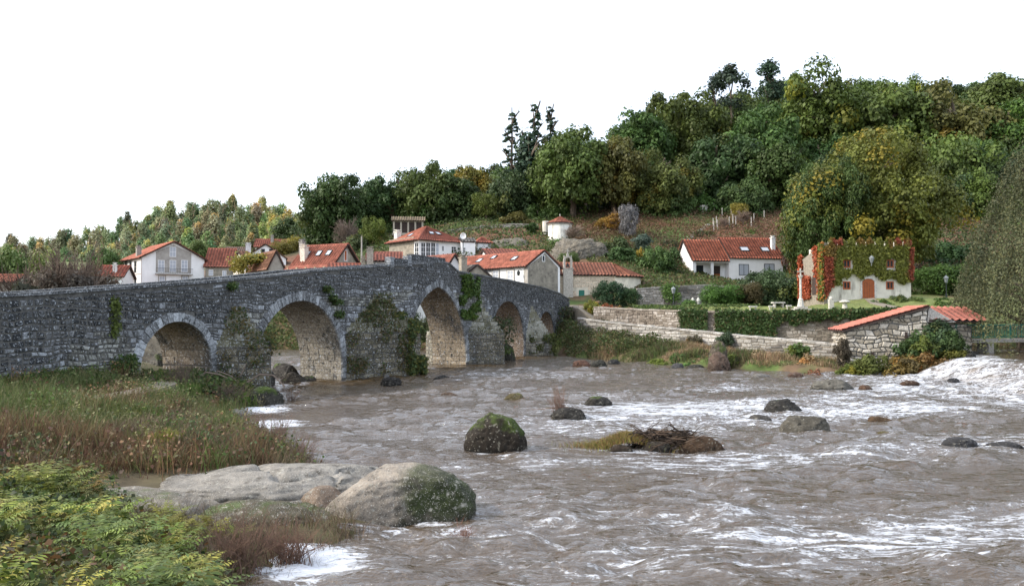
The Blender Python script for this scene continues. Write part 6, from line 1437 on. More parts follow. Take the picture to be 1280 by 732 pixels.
# mill shrubs
for i, (px, y_, wd, Z, c_, b_) in enumerate(((1052, 418, 22, 56.5, (.09, .10, .05), .1), (1165, 394, 62, 55.8, (.045, .085, .03), .8), (1148, 408, 52, 55.2, (.05, .085, .035), .3), (1180, 408, 40, 55, (.055, .10, .03), .5), (1120, 438, 64, 54.2, (.14, .11, .03), -.1), (1160, 434, 64, 54, (.13, .10, .03), -.1), (1186, 426, 40, 54.6, (.14, .15, .03), .1), (1085, 438, 48, 54.8, (.10, .12, .035), -.1), (1060, 452, 30, 54.6, (.11, .13, .03), 0), (1140, 444, 40, 53.6, (.13, .075, .03), -.2))):
    labs = ['grey-green trailing plant on the left corner of the mill', 'dark ivy mass over the right corner of the mill', 'ivy below the mill gable', 'green ivy at the right end of the mill roof', 'yellow-brown fern clump under the mill wall', 'orange ferns right at the edge of the fall', 'yellow-green ferns nearest the white water', 'green ferns left under the mill wall', 'low ferns under the left mill corner', 'rusty red ferns at the middle of the mill foot']
    bush(px, y_, wd, Z, (c_, i), labs[i], base=b_)
# hillside cover
def cover(px0, px1, Z0, Z1, n_, size, cols, wts, lab, hgt=.8, cl=None):
    u = rng.uniform(px0, px1, n_*2); Z_ = rng.uniform(Z0, Z1, n_*2); x_ = (u-640)/1000*Z_
    if cl: k = rng.random(len(x_)) < sstep(cl[1], cl[2], fbm(xyz(x_*cl[0], Z_*cl[0]), 3, 66)); x_, Z_ = x_[k], Z_[k]
    x_, Z_ = x_[:n_], Z_[:n_]; m_ = len(x_); k = sdist(x_, Z_) > .3; x_, Z_ = x_[k], Z_[k]; m_ = len(x_); z_ = ground(x_, Z_)+rng.random(m_)*hgt
    stuff('slope_cover', [leaf_quads(np.stack([x_, Z_, z_], 1), rdir(m_)+np.array([0, 0, .6]), size, pal(m_, cols, wts))], 'leaf', lab)
cover(700, 1010, 122, 155, 26000, .22, [(.14, .08, .05), (.10, .11, .04), (.13, .09, .05), (.09, .10, .035)], (5, 2, 3, 1.5), 'rusty bracken and grass on the open slope below the wood')
cover(380, 720, 118, 156, 18000, .26, [(.06, .10, .03), (.10, .13, .04), (.05, .06, .03)], (4, 3, 3), 'green scrub on the slope above the village')
cover(1140, 1300, 100, 156, 14000, .26, [(.05, .08, .025), (.12, .07, .045), (.04, .06, .02)], (4, 2, 3), 'dark scrub on the slope right of the ivy house')
cover(380, 700, 92, 100, 9000, .22, [(.09, .14, .035), (.13, .14, .05), (.06, .09, .03)], None, 'green grass on the bank seen through the arches', .5)
cover(290, 470, 93, 103, 9000, .22, [(.09, .13, .035), (.15, .14, .06), (.06, .09, .03)], None, 'weedy bank beyond the second arch', .6)
cover(370, 1300, 156, 225, 9000, .6, [(.04, .06, .02), (.08, .055, .03)], None, 'undergrowth beneath the hillside wood', 1.2)
cover(165, 320, 50, 80, 3000, .22, [(.07, .10, .03), (.10, .09, .04)], None, 'weeds behind the bridge left bank', .5)
def cover_xy(poly, n_, size, cols, lab, hgt=.4, wts=None):
    x, y, z = sample(poly, n_, .5); m_ = len(x); stuff('slope_cover', [leaf_quads(np.stack([x, y, z+rng.random(m_)*hgt*(.4+1.2*vnoise(xyz(x*.6, y*.6), 4))], 1), rdir(m_)+np.array([0, 0, .6]), size, pal(m_, cols, wts))], 'leaf', lab)
cover_xy([(13.5, 90), (14, 95), (33.5, 94.6), (45, 96), (45, 121), (10, 121), (12, 103)], 26000, .22, [(.08, .12, .035), (.11, .13, .045), (.06, .085, .03), (.13, .10, .05)], 'rough garden greenery round the chapel and the twin-roof house', .45)
cover_xy([(13, 81), (13.5, 93), (24, 93.5), (24, 77), (18, 79)], 9000, .16, [(.08, .13, .035), (.11, .15, .04), (.06, .09, .03)], 'low green plants on the terrace below the garden wall', .22)
cover_xy([(3.5, 78), (9, 73), (14, 69), (13, 74), (10, 80), (9.5, 84), (4.5, 87), (3, 83)], 9000, .14, [(.07, .11, .03), (.10, .09, .045), (.05, .075, .025), (.13, .12, .05)], 'rough weeds on the bank beside the end of the bridge', .9)
x, y, z = sample([(16, 71), (18, 84), (34, 79), (44, 79), (52, 74), (36, 69)], 12000, 1); stuff('lawn_grass', [blades(x, y, z, .09, .03, pal(len(x), [(.12, .18, .045), (.16, .20, .06)]), .5, 2)], 'grass', 'mown lawn in front of the ivy house')

for i, (px, y_, wd, c_) in enumerate(((505, 380, 40, (.045, .07, .025)), (530, 392, 36, (.06, .09, .03)), (490, 395, 30, (.05, .08, .03)))):
    bush(px, y_, wd, 95, (c_, i), ('dark ivy-clad bush seen through the left of the pointed arch', 'green bush seen through the middle of the pointed arch', 'bush seen between the big stepped pier and the pointed arch')[i], 'small', base=.3)

for i, (px, y_, wd, Z, c_) in enumerate(((690, 300, 40, 121, (.07, .10, .03)), (738, 296, 36, 120, (.06, .085, .03)), (712, 312, 26, 113, (.09, .12, .035)), (725, 292, 30, 122, (.10, .08, .04)))):
    bush(px, y_, wd, Z, (c_, i), ('green scrub over the left of the rock outcrop behind the bell gable', 'dark scrub over the right of the rock outcrop', 'ivy clump low on the rock outcrop left of the bell gable', 'brown scrub on top of the rock outcrop')[i], 'small')
# ------------------------------------------------------------------ rocks
def ico(sub):
    me = bpy.data.meshes.new('t'); import bmesh; bm = bmesh.new(); bmesh.ops.create_icosphere(bm, subdivisions=sub, radius=1); V = np.array([v.co[:] for v in bm.verts]); Fq = np.array([[v.index for v in f.verts] for f in bm.faces]); bm.free(); bpy.data.meshes.remove(me); return V, Fq
ICO = {k: ico(k) for k in (3, 4, 5, 6)}
def boulder(name, loc, size, seed, label, col=(.30, .28, .25), moss=0, sub=4, rot=0, rough=.22, low=0, crag=0, cuts=11, darkx=None, darkf=None, dark=0, mosscol=(.05, .075, .016), cat='rock', mat='rock', group=None, cracks=0, wet=True):
    V, Fq = ICO[sub]; V = V.copy(); d = V.copy(); o = np.array([seed*3.1, seed*1.7, 0])
    r_ = 1+rough*2*(fbm(d*1.1+o, 3, seed)-.5)+rough*.45*(fbm(d*3.2+o, 4, seed+1)-.5)
    if cracks: r_ -= cracks*np.maximum(0, .06-np.abs(fbm(d*1.6+o, 2, seed+5)-.5))*2.2
    V = d*r_[:, None]; V = np.sign(V)*np.abs(V)**.92; rr_ = np.random.default_rng(seed+900)
    for _ in range(cuts):
        nn_ = rr_.normal(size=3); nn_ /= np.linalg.norm(nn_); nn_[2] = abs(nn_[2])*.8; cut = rr_.uniform(.62, .86); ex = np.maximum(V@nn_-cut, 0); V = V-nn_*(ex*.85)[:, None]
    V = V+d*((fbm(d*7+o, 3, seed+2)-.5)*.05)[:, None]
    if crag: V = V+d*((np.abs(fbm(d*np.array([5, 5, 9])+o, 4, seed+3)-.5)*-1.6+.12)*crag)[:, None]
    c, s = math.cos(rot), math.sin(rot); V = V*np.array(size)*.5; V = np.stack([V[:, 0]*c-V[:, 1]*s, V[:, 0]*s+V[:, 1]*c, V[:, 2]], 1)
    up = d[:, 2]; n1 = fbm(V*1.4+o, 4, 13); n2 = fbm(V*5+o, 3, 14)
    base = np.array(col)[None]*(.75+.5*n1)[:, None]
    if dark: k = sstep(.48, .62, fbm(V*2.2+o, 4, 15)+dark-.5); base = base*(1-k[:, None])+np.array([[.03, .028, .024]])*k[:, None]
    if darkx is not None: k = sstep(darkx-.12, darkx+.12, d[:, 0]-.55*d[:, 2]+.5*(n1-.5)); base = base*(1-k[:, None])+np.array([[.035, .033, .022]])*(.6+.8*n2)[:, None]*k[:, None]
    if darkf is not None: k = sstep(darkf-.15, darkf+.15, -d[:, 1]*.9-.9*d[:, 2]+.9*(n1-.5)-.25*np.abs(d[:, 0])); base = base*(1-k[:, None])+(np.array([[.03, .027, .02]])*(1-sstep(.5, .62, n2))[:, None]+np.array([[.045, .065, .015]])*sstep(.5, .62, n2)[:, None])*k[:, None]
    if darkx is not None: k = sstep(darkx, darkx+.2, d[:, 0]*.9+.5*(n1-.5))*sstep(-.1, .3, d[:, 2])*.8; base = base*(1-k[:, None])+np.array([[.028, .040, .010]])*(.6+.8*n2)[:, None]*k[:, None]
    if wet: zb = V[:, 2]-V[:, 2].min(); k = 1-sstep(.0, .16, (V[:, 2]+loc[2])+.06*(n1-.5)); base = base*(1-.6*k[:, None])
    if moss: k = sstep(.52, .64, n1*.7+n2*.3+(up-.75)*.22+moss*.16-.07)*sstep(-.1, .35, up)*.85; base = base*(1-k[:, None])+np.array([mosscol])*(.6+.8*n2)[:, None]*k[:, None]
    ob = obj(name, V, Fq, M[mat], None, base, True); ob.location = loc; tag(ob, label, cat, group); return ob
def wrock(px0, px1, ytop, ybase, label, col=(.10, .095, .085), depth=1.0, z=0, **k):
    """a rock standing in the water between two pixels, base at the water line"""
    q = GP((px0+px1)/2, ybase, z); Z = q.y; wd = (px1-px0)/1000*Z; h = P(0, ytop, Z+wd*.3*depth).z-z
    h = max(h, .12)
    col = tuple(v*.45 for v in col) if max(col) > .06 else tuple(v*.7 for v in col); k.setdefault('crag', .22); k.setdefault('sub', 5)
    return boulder(k.pop('name', 'river_rock'), (q.x, q.y+wd*.42*depth, z+h*.12), (wd*1.06, wd*.95*depth, h*1.78), k.pop('seed', int(px0)), label, col, **k)
wrock(582, 658, 520, 567, 'round dark boulder with a mossy green top standing in midstream', (.032, .026, .02), moss=.95, sub=5, dark=.12, rough=.14, cuts=3)
# granite slab on the near bank
boulder('granite_outcrop', (-5.6, 16.9, .0), (7.2, 4.0, 1.62), 4, 'long pale granite slab on the near bank', (.215, .20, .175), moss=.0, sub=6, rot=R(8), crag=.10, darkf=.30, rough=.34, mat='granite', cracks=2.6, wet=False, dark=.02)
boulder('granite_outcrop', (-7.2, 15.3, .1), (4.2, 2.6, 1.25), 8, 'lower grey granite shelf left of the long slab, half in the ferns', (.19, .17, .14), moss=.1, crag=.12, sub=5, rot=R(-10), rough=.3, mat='granite', dark=.06, wet=False)
boulder('granite_outcrop', (-4.7, 15.1, .0), (3.9, 2.2, 1.1), 12, 'dark mossy shoulder of granite below the long slab', (.085, .075, .05), moss=.7, crag=.15, sub=5, rot=R(4), rough=.3, mat='granite', dark=.10, wet=False)  # darker, mossier colour than the slab behind
boulder('granite_boulder', (-2.3, 16.1, .1), (3.05, 2.4, 1.85), 23, 'rounded granite boulder at the water edge, dark and mossy on its right side', (.225, .195, .16), cuts=5, crag=.05, moss=.0, sub=6, rot=R(-6), rough=.16, mat='granite', cracks=0, dark=.0, darkx=.12)
0 and boulder('granite_boulder', (-1.75, 15.85, .2), (2.0, 1.7, 1.6), 27, 'dark moss-covered end of the boulders reaching into the water', (.035, .03, .02), cuts=5, moss=.8, sub=5, rough=.18, mat='rock', mosscol=(.05, .065, .015))
boulder('granite_boulder', (-3.75, 15.9, .1), (1.1, 1.0, 1.0), 31, 'brown knob of rock wedged between slab and boulder', (.20, .15, .11), sub=5, rough=.25, mat='granite')
wrock(38, 92, 597, 622, 'dark rock half buried in the ferns at the left', (.07, .065, .055), z=.85, moss=.1, sub=5, dark=.2); wrock(98, 132, 618, 634, 'small grey stone beside the left end of the granite shelf', (.16, .15, .14), z=.8, dark=.1)
wrock(687, 741, 511, 529, 'low black rock in midstream carrying a dry bush', (.035, .032, .028), dark=.3); wrock(731, 765, 495, 508, 'small black rock right of the dry bush rock', (.045, .042, .038), moss=.2)
wrock(955, 1008, 499, 519, 'dark angular rock, farthest of the three rocks on the right', (.07, .066, .06), depth=.7, moss=.15, dark=.1, rough=.3); wrock(935, 972, 518.5, 529, 'flat small rock, leftmost of the three on the right', (.13, .12, .11), depth=.8); wrock(980, 1050, 520, 545, 'speckled grey-brown rock, nearest of the three on the right', (.17, .155, .125), depth=.8, dark=.08, sub=5, rough=.28)
wrock(1016, 1076, 474, 488, 'long pale lichen-spotted rock left of the white water', (.25, .235, .20), depth=.5, dark=.06, rough=.3); wrock(1076, 1092, 481, 488, 'little brown stone beside the pale rock', (.20, .12, .08)); wrock(1128, 1154, 475, 484, 'brown rock in the foam below the mill', (.14, .085, .06)); 
wrock(1180, 1228, 546, 562, 'wet blue-grey rock in the foam at the right', (.09, .09, .095), depth=.7); wrock(1238, 1290, 552, 564, 'low wet rock at the right edge of the picture', (.09, .09, .095), depth=.6)
wrock(1085, 1120, 520, 532, 'submerged orange-brown stone right of the speckled rock', (.17, .11, .065), depth=.6); wrock(1095, 1122, 539, 546, 'submerged ochre stone nearer the viewer', (.20, .17, .08), depth=.6); wrock(628, 660, 491, 503, 'mossy flat stone barely above the water, left of the dry bush', (.19, .16, .08), depth=.6, moss=.4); wrock(548, 573, 490, 498, 'small brown stone left of midstream', (.17, .12, .09), depth=.6)
wrock(540, 562, 469, 476, 'small black rock near the big pier', (.03, .03, .028)); wrock(470, 503, 471, 483, 'black rock at the foot of the big stepped pier', (.03, .028, .026), dark=.2); wrock(478, 487, 468, 477, 'tiny pale-topped rock against the pier', (.2, .2, .2))
wrock(615, 644, 430, 452, 'mossy dark boulder beside the middle pier', (.04, .038, .03), moss=.7, depth=.8, rough=.25)
wrock(889, 914, 425, 463, 'upright mossy boulder pillar on the far shore', (.17, .14, .11), moss=.8, depth=.9, sub=5, rough=.1, cuts=3); wrock(887, 916, 440, 464, 'bare brown foot stone of the boulder pillar', (.17, .12, .095), depth=.8) 
for i, (a, b_, c_, d_, cl) in enumerate(((714, 742, 450, 460, (.20, .11, .08)), (738, 762, 449, 460, (.07, .07, .06)), (758, 776, 449, 457, (.08, .08, .08)), (840, 856, 454, 461, (.16, .16, .17)), (838, 852, 450, 457, (.10, .10, .09)), (940, 970, 467, 473, (.30, .29, .27)), (985, 1010, 465, 472, (.2, .13, .1)), (860, 885, 455, 462, (.07, .07, .06)))):
    wrock(a, b_, c_, d_, ('reddish rock leftmost of the small far-shore group', 'dark rock in the middle of the far-shore group', 'grey rock right of the far-shore group', 'pale grey stone before the bright bush', 'dark stone just behind the pale grey one', 'pale submerged stone below the straw weeds', 'reddish stone below the straw weeds', 'dark stone left of the pillar foot')[i], cl, depth=.7)
# rocks round the piers and under the first arches
for i, (a, b_, c_, d_, z_, cl, mo) in enumerate(((298, 347, 482, 508, .1, (.05, .048, .04), .35), (330, 372, 455, 474, .0, (.06, .055, .05), .2), (345, 380, 465, 482, .0, (.07, .06, .05), .1), (300, 338, 458, 478, .4, (.10, .095, .085), .3), (277, 305, 511, 522, .0, (.45, .45, .45), 0), (370, 395, 470, 480, 0, (.08, .07, .06), .4), (180, 208, 440, 470, .9, (.20, .19, .17), .5), (236, 262, 462, 474, .9, (.20, .19, .18), .1), (205, 238, 458, 470, .9, (.30, .29, .27), 0))):
    wrock(a, b_, c_, d_, ('big dark rock on the near shore below the second arch', 'dark rock in the stream under the second arch', 'dark ledge below the second arch, right', 'grey rock at the foot of the first stepped pier', 'foam-white stone at the near shore', 'weedy stone at the right foot of the second arch', 'mossy rock seen through the first arch', 'grey stone at the right foot of the first arch', 'pale flat rock under the first arch')[i], cl, moss=mo, z=z_)
q = P(192, 440, 52); boulder('rock_face', (q.x, q.y, 2.0), (5, 4, 5.4), 61, 'tall brown rock face seen through the first arch', (.22, .19, .14), moss=.4, sub=5, rough=.4, mat='granite', wet=False)
q = P(725, 325, 118); boulder('rock_face', (q.x, q.y, 11.5), (12, 5, 8), 62, 'lichen-covered rock outcrop behind the bell gable', (.14, .125, .10), moss=0, sub=6, rough=.6, mat='granite', crag=.5, dark=.12, wet=False)
q = P(640, 305, 127); boulder('rock_face', (q.x, q.y, 14), (9, 4, 5), 63, 'dark rocky ledge above the orange roofs', (.14, .125, .10), moss=.1, sub=5, rough=.5, crag=.4, mat='granite', dark=.1, wet=False)
# rocks in the fall
wrock(1187, 1205, 472, 480, 'dark rock breaking the fall', (.05, .05, .055), z=.1); 0 and wrock(1252, 1284, 453, 466, 'dark wet rock on the lip of the fall', (.06, .07, .09), z=.9, depth=.6); wrock(1210, 1224, 441, 449, 'black stone at the left end of the weir', (.03, .03, .03), z=1.2)
wrock(1196, 1235, 438, 450, 'dark ledge where the fall begins', (.07, .065, .06), z=1.0, depth=.5)
# ---- driftwood island
q = GP(812, 562, 0); t = thing('driftwood_pile', (q.x, q.y, 0), 'tangle of driftwood, reeds and grass stranded on rocks in midstream', 'driftwood'); W_ = 185/1000*q.y; dm = MB(); rd = random.Random(5)
for i in range(210):
    a = rd.gauss(0, .5); cx_ = rd.uniform(-.1, .30)*W_; l = rd.uniform(.3, 1.3); c_ = (cx_, rd.gauss(0, .35)+.15, rd.uniform(.08, .50)); d = Vector((math.cos(a*1.6), math.sin(a*1.6), rd.gauss(.08, .3))); dm.cur = (lambda g: (g, g*.85, g*.7))(rd.choice((rd.uniform(.08, .3), rd.uniform(.2, .9)))); dm.tube([Vector(c_)-d*l/2, Vector(c_)+Vector((0, 0, rd.uniform(-.04, .08))), Vector(c_)+d*l/2], [.018, .016, .007], 4)
dm.obj('sticks', M['twig'], t)['kind'] = 'stuff'
for p0, p1, r_ in (((.25, .1, .25), (1.35, .4, .52), .055), ((.1, -.1, .1), (1.1, .1, .42), .07), ((-.5, .2, .12), (.9, -.2, .15), .06), ((.7, .3, .3), (1.9, .1, .2), .05)):
    m_ = MB(); m_.cur = (.45, .4, .36); a, b_ = Vector(p0), Vector(p1); m_.tube([a, a.lerp(b_, .3)+Vector((0, .05, .05)), a.lerp(b_, .7)+Vector((0, -.04, .03)), b_], [r_, r_*.95, r_*.8, r_*.4], 8); m_.obj('log', M['bark'], t, (.6, .6, .62))
n_ = 5200; xx = rng.normal(size=n_)*.62-.85; yy = rng.normal(size=n_)*.3+.2
V, Fq, C_ = blades(xx, yy, 0*xx+.03+.30*np.exp(-((xx+.6)/.6)**2), .24, .018, pal(n_, [(.20, .20, .04), (.27, .19, .06), (.22, .12, .05), (.11, .13, .03), (.15, .09, .05)]), 1.1); o = obj('stranded_grass', V, Fq, M['grass'], t, C_); o['kind'] = 'stuff'
wrock(850, 908, 545, 567, 'brown rock at the right end of the driftwood pile', (.13, .085, .055), depth=.6, dark=.08); wrock(760, 795, 556, 567, 'dark rock under the left of the driftwood', (.08, .06, .045), depth=.5); wrock(800, 845, 551, 566, 'dark middle rock buried in driftwood', (.06, .05, .04), depth=.5)
# dry bush on the black rock
q = GP(700, 522, 0); t = thing('dry_bush', (q.x, q.y+.5, .15), 'dry twiggy bush growing on the low black rock in midstream', 'bush'); m_ = MB(); rd = random.Random(9)
for i in range(110):
    a = rd.uniform(0, 6.28); s_ = rd.uniform(.05, .40); b0 = Vector((rd.gauss(0, .12), rd.gauss(0, .1), 0)); e = b0+Vector((s_*math.cos(a)*1.2-.15, s_*math.sin(a), rd.uniform(.5, 1.15))); m_.tube([b0, b0.lerp(e, .5)+Vector((rd.gauss(0, .04), 0, .05)), e], [.007, .005, .002], 3)
m_.obj('twigs', M['twig'], t, (1.15, .95, .9)); m_ = MB(); m_.cur = (1.5, 1.3, 1.1); m_.tube([(-1.1, 0, .12), (-.4, .05, .16), (.3, .1, .20), (.9, 0, .06)], [.012, .018, .018, .01], 5); m_.obj('branch', M['twig'], t)
# curly bare roots at the first arch
m_ = MB(); rd = random.Random(3); q = P(285, 462, 36.5)
t = thing('bare_roots', (q.x, q.y, 1.0), 'curved bare grey branches at the foot of the first stepped pier', 'branch')
for pts, r_ in (([(-1.5, 0, .1), (-1, 0, .45), (-.4, 0, .35), (.2, 0, .1), (.6, 0, .35), (.85, 0, .9)], .05), ([(-1.2, .2, 0), (-.5, .1, .5), (.0, .2, .3), (.4, .1, .02)], .04), ([(.9, 0, 0), (1.4, .1, .35), (2, .2, .3), (2.6, 0, -.2)], .05)):
    m_ = MB(); m_.cur = (1.2, 1.15, 1.1); m_.tube(pts, [r_*(1-.12*i) for i in range(len(pts))], 6); m_.obj('branch', M['twig'], t)
def twigbush(px, py, Z, w_, h_, lab, n_=90, col=(1, .8, .75)):
    q = P(px, py, Z); z = max(gz(q.x, q.y), 0); t = thing('dry_bush', (q.x, q.y, z), lab, 'bush'); m_ = MB()
    for i in range(n_):
        a = random.uniform(0, 6.28); s_ = random.uniform(.1, 1)*w_/2; b0 = Vector((random.gauss(0, w_*.12), random.gauss(0, w_*.1), -.05)); e = Vector((s_*math.cos(a), s_*math.sin(a), random.uniform(.4, 1)*h_)); md = b0.lerp(e, .55)+Vector((0, 0, .08*h_)); m_.tube([b0, md, e], [.006, .005, .002], 3)
        for _ in range(3): t_ = random.uniform(.4, 1); p_ = b0.lerp(e, t_)+Vector((0, 0, .05)); m_.tube([p_, p_+Vector((random.gauss(0, .09), random.gauss(0, .09), random.uniform(.04, .16)))], [.003, .0015], 3)
    m_.obj('twigs', M['twig'], t, col)
twigbush(345, 570, 22.5, 1.3, 1.1, 'reddish dry bush at the near water edge, left of the boulder'); twigbush(375, 580, 21.2, 1.3, .95, 'second reddish dry bush at the tip of the grassy bank'); twigbush(318, 560, 24.5, 1.4, 1.0, 'reddish dry bush farther up the near bank')
twigbush(225, 470, 33.5, 1.8, 1.7, 'grey twiggy bush in front of the first arch', 140, (.9, .85, .8)); twigbush(285, 490, 34, 3.0, 1.0, 'low tangle of grey twigs on the near bank below the first pier', 160, (.7, .62, .6)); twigbush(365, 500, 36.5, 1.6, .8, 'small twiggy bush by the shore pool', 80, (.8, .7, .65)); twigbush(578, 690, 14.0, .5, .35, 'little dry sprig rising from the water by the boulder', 26, (1, .6, .5))
twigbush(300, 700, 12.4, 1.6, .9, 'brown dry twigs between the ferns and the boulder', 120, (.9, .7, .6)); twigbush(360, 690, 12.9, 1.4, .7, 'brown dry twigs at the lower edge of the granite boulder', 120, (.9, .65, .55))
for px, py, Z, sc_, c_, lab in ((300, 484, 34.5, 1.1, (.11, .19, .03), 'bright green young shrub on the near bank below the second arch'), (236, 492, 33, .9, (.09, .16, .03), 'bright green weeds left of the shore rocks'), (205, 575, 19.5, .8, (.26, .26, .05), 'yellow-green reed tuft in the red-brown weeds'), (80, 470, 28.6, .8, (.07, .11, .03), 'small conical weed before the bridge wall'), (350, 488, 40, .8, (.10, .17, .03), 'green weeds beside the big dark shore rock')):
    q = P(px, py, Z); z = gz(q.x, q.y); n_ = 500; rr = rng.normal(size=(n_, 2))*.22*sc_; V, Fq, C_ = blades(q.x+rr[:, 0], q.y+rr[:, 1], np.full(n_, z), .55*sc_, .03, np.array(c_)*rng.uniform(.6, 1.4, (n_, 1)), .7); o = obj('weed_clump', V, Fq, M['grass'], None, C_); tag(o, lab, 'weeds')
# ---- path ledge on the near bank
pts = [P(px, py, 1) for px, py in ()]; mb = MB(); line = [GP(px, py, 1.28) for px, py in ((60, 503), (110, 499), (150, 494), (180, 488), (203, 481), (214, 474), (222, 468))]; V = []; Fs = []
for i, p in enumerate(line):
    d = (line[min(i+1, len(line)-1)]-line[max(i-1, 0)]).normalized(); nn = Vector((d.y, -d.x, 0)); 
    for o, z in ((.45, .4), (.45, 1.30), (-.45, 1.34), (-.45, .4)): V.append(p+nn*o-Vector((0, 0, p.z))+Vector((0, 0, z)))
for i in range(len(line)-1):
    for k in range(4): a = i*4+k; b_ = i*4+(k+1) % 4; Fs.append((a, b_, b_+4, a+4))
pth = obj('stone_path', np.array([tuple(v) for v in V]), Fs, M['path']); pth['kind'] = 'structure'
# ramp from the bridge to the chapel
A_ = bp_(SEND-.5, 0, -.3); B_ = bp_(SEND-.5, 0, -2.8); zt_ = top(SEND)-PH
L1 = [(A_.x, A_.y, zt_), tuple(P(722, 385, 87)), tuple(P(742, 398, 85.5)), tuple(P(764, 402, 84.5))]; R1 = [(B_.x, B_.y, zt_), tuple(P(716, 381, 92)), tuple(P(742, 383, 93)), tuple(P(775, 396, 90))]
V = [p for a, b_ in zip(L1, R1) for p in (a, b_)]+[(p[0], p[1], p[2]-2.5) for a, b_ in zip(L1, R1) for p in (a, b_)]; Fs = []
for i in range(3): a = 2*i; Fs += [(a, a+1, a+3, a+2), (a+8, a, a+2, a+10), (a+1, a+9, a+11, a+3)]
rp_ = obj('road_ramp', np.array(V), Fs+[(6, 7, 15, 14)], M['path']); rp_['kind'] = 'structure'
# lawn path to the arched door
V = [tuple(P(px, py, Z)+Vector((0, 0, .0))) for px, py, Z in ((1081, 376, 80), (1092, 376, 80), (1088, 381, 76.5), (1102, 380, 77), (1110, 386, 73), (1122, 384, 74))]
V = [(x, y, gz(x, y)+.07) for x, y, z in V]; V2 = [(x, y, z-.3) for x, y, z in V]; lp = obj('garden_path', np.array(V+V2), [(0, 1, 3, 2), (2, 3, 5, 4), (0, 2, 8, 6), (2, 4, 10, 8), (1, 7, 9, 3), (3, 9, 11, 5), (4, 5, 11, 10)], M['path']); lp['kind'] = 'structure'
# ---- stone cross, lamps, benches, little monuments
q = P(1001, 384, 74); z0 = gz(q.x, q.y); t = thing('stone_cross', (q.x, q.y, z0), 'tall slender stone cross on a stepped plinth on the lawn', 'cross'); hz = P(1001, 335, 74).z-z0
mb = MB(); mb.cur = (.42, .40, .36); mb.box(-.75, .75, -.6, .6, -.2, .16); mb.box(-.5, .5, -.42, .42, .163, .34); mb.obj('steps', M['stone_clean'], t); mb = MB(); mb.cur = (.50, .48, .44); mb.lathe([(.34, .34), (.30, .5), (.22, .95), (.24, 1.0), (.15, 1.1)], n=8); mb.obj('plinth', M['stone_clean'], t)
mb = MB(); mb.cur = (.52, .50, .46); mb.lathe([(.12, 1.1), (.095, hz-.95)], n=8); mb.lathe([(.12, hz-.95), (.24, hz-.72), (.24, hz-.66)], n=8); mb.obj('shaft', M['stone_clean'], t); mb = MB(); mb.cur = (.5, .48, .42); mb.box(-.05, .05, -.05, .05, hz-.66, hz); mb.box(-.28, -.052, -.045, .045, hz-.36, hz-.26); mb.box(.052, .28, -.045, .045, hz-.36, hz-.26); mb.obj('cross', M['stone_clean'], t)
def lamp(px, ybase, ytop, Z, lab):
    q = P(px, ybase, Z); z0 = gz(q.x, q.y); h = P(px, ytop, Z).z-z0; t = thing('street_lamp', (q.x, q.y, z0), lab, 'street lamp')
    mb = MB(); mb.lathe([(.12, 0), (.10, .5), (.05, .6), (.045, h-.85), (.08, h-.82)], n=8); mb.obj('post', M['iron'], t)
    mb = MB(); mb.lathe([(.13, h-.80), (.24, h-.32)], n=6); mb.obj('lantern', M['lamp_glass'], t); mb = MB(); mb.lathe([(.29, h-.318), (.20, h-.2), (.06, h-.1), (.03, h)], n=6); mb.obj('lamp_cap', M['lamp_glass'], t)
lamp(842, 384, 357.5, 86, 'street lamp in front of the garden wall near the apse'); lamp(1183, 375, 343.5, 82, 'street lamp right of the ivy house by the low hedges')
def bench(px0, px1, ybase, Z, lab, table=True):
    a = P(px0, ybase, Z); b_ = P(px1, ybase, Z); z0 = gz(a.x, a.y); W = b_.x-a.x; t = thing('stone_table', (a.x, a.y, z0), lab, 'table' if table else 'bench'); h = .75 if table else .45
    mb = MB(); mb.cur = (.5, .48, .45); mb.box(0, W, 0, .75 if table else .4, h-.12, h); mb.obj('top', M['stone_clean'], t)
    for x in (W*.12, W*.78): mb = MB(); mb.cur = (.42, .4, .37); mb.box(x, x+W*.1, .08, .62 if table else .34, -.1, h-.123); mb.obj('leg', M['stone_clean'], t)
bench(967, 982, 387, 76, 'stone picnic table left of the stone cross'); bench(962, 968, 388, 75.2, 'small stone bench left of the picnic table', False); bench(984, 990, 387, 75.3, 'small stone bench right of the picnic table', False); bench(937, 947, 387, 76, 'stone bench in front of the brownish bush', False)
q = P(1039, 385, 74); mb = MB(); mb.cur = (.5, .48, .43); mb.box(-.22, .22, -.15, .15, -.1, .9); mb.lathe([(.17, .9), (.20, 1.0), (.12, 1.15), (.05, 1.2)], n=8); o = mb.obj('stone_marker', M['stone_clean']); o.location = (q.x, q.y, gz(q.x, q.y)); tag(o, 'short upright carved stone on the lawn before the ivy house', 'monument')
q = P(1056, 387, 73); t = thing('stone_font', (q.x, q.y, gz(q.x, q.y)), 'mushroom-shaped stone pedestal on the lawn right of the carved stone', 'pedestal'); mb = MB(); mb.cur = (.5, .48, .43); mb.lathe([(.26, 0), (.20, .5), (.17, .55)], n=10); mb.obj('stem', M['stone_clean'], t); mb = MB(); mb.cur = (.52, .5, .46); mb.lathe([(.2, .553), (.48, .66), (.48, .75), (.2, .85)], n=12); mb.obj('cap', M['stone_clean'], t)
for i, (px, Z) in enumerate(((866, 88), (873, 88))):
    q = P(px, 380, Z); t = thing('garden_statue', (q.x, q.y, gz(q.x, q.y)), ('small white garden ornament, left of a pair', 'small white garden ornament, right of a pair')[i], 'ornament'); mb = MB(); mb.cur = (.5, .49, .45); mb.lathe([(.16, 0), (.17, .2), (.12, .45), (.22, .75), (.14, 1.0), (.04, 1.1)], n=10); mb.obj('urn', M['stone_clean'], t)
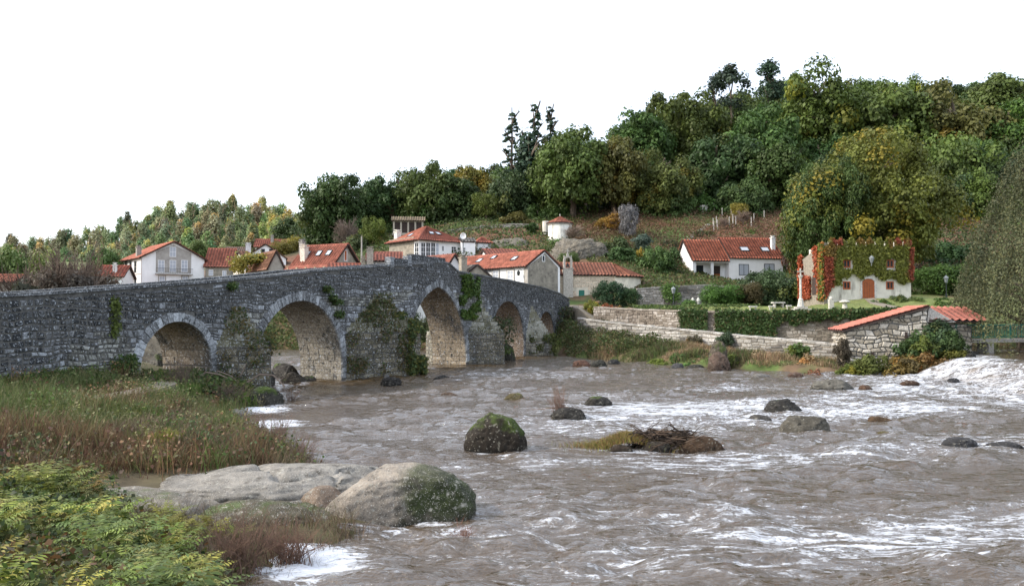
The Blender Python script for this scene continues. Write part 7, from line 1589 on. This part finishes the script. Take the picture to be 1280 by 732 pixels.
# garden fence before the twin-roof house
A_ = P(826, 352, 106); B_ = P(912, 347, 110); t = thing('garden_fence', (A_.x, A_.y, A_.z-1.2), 'dark green wire fence before the porch of the twin-roof house', 'fence', rz=math.atan2(B_.y-A_.y, B_.x-A_.x)); Lf = (B_-A_).length
for k in range(7): x = k*Lf/6; mb = MB(); mb.box(x-.04, x+.04, -.04, .04, 0, 1.5); mb.obj('post', M['iron'], t)
mb = MB()
for z in (.5, .85, 1.2, 1.45): mb.box(0, Lf, -.012, .012, z, z+.04)
for k in range(int(Lf/.3)): mb.box(k*.3, k*.3+.02, -.01, .01, .5, 1.45)
mb.obj('wires', M['green_paint'], t)
A_ = P(936, 352, 106); B_ = P(1000, 352, 106); t = thing('garden_railing', (A_.x, A_.y, A_.z-.6), 'white balustrade in front of the right part of the twin-roof house', 'railing', rz=0); Lf = (B_-A_).length; mb = MB(); mb.box(0, Lf, 0, .15, .82, .95); mb.box(0, Lf, 0, .2, -.5, .1)
for k in range(int(Lf/.3)): mb.box(k*.3, k*.3+.1, .03, .12, .1, .82)
mb.obj('balusters', M['white_paint'], t)
# vineyard stakes, cistern, steps on the slope
q = P(880, 267, 148); t = thing('water_cistern', (q.x, q.y, gz(q.x, q.y)-.2), 'grey concrete cistern drum on the slope at the wood edge', 'cistern'); mb = MB(); mb.lathe([(.75, 0), (.75, 1.5), (.7, 1.52)], n=14); mb.obj('drum', M['concrete'], t, (1.4, 1.4, 1.4))
q = P(682, 277, 134); t = thing('water_cistern', (q.x, q.y, gz(q.x, q.y)), 'pale block-shaped cistern beside the round tower', 'cistern'); mb = MB(); mb.lathe([(.55, 0), (.55, 2.2), (.5, 2.25)], n=12); mb.obj('drum', M['plaster_old'], t)
for k in range(9):
    Zs = 130+k*1.1; pxs = 855+k*3.8; q = P(pxs, 290, Zs); o = MB(); o.cur = (.5, .48, .44); o.box(-.5, .5, -.25, .25, -.3, .12); o = o.obj('stone_step', M['stone_clean']); o.location = (q.x, q.y, gz(q.x, q.y)); tag(o, 'pale stone step in the flight climbing the rusty slope', 'step', 'steps up the slope')
for k in range(26):
    pxs = random.uniform(885, 1000); Zs = random.uniform(134, 150); q = P(pxs, 290, Zs); o = MB(); o.cur = (.45, .42, .38); o.box(-.06, .06, -.06, .06, -.2, 1.7); o = o.obj('vine_stake', M['stone_clean']); o.location = (q.x, q.y, gz(q.x, q.y)); tag(o, 'thin pale stake in the terraced allotment above the twin-roof house', 'stake', 'allotment stakes')
# utility pole with white box in the village
for i, (px, yb, yt, Z, lab) in enumerate(((452, 322, 295, 116, 'grey concrete pole behind the stone gable'),)):
    q = P(px, yb, Z); z0 = gz(q.x, q.y); t = thing('utility_pole', (q.x, q.y, z0), lab, 'pole'); mb = MB(); mb.lathe([(.14, 0), (.09, P(px, yt, Z).z-z0)], n=8); mb.obj('pole', M['concrete'], t)
print('tris', sum(len(o.data.loop_triangles) if not o.data.calc_loop_triangles() else 0 for o in bpy.data.objects if o.type == 'MESH' and o.data.users == 1), 'objects', len(bpy.data.objects))
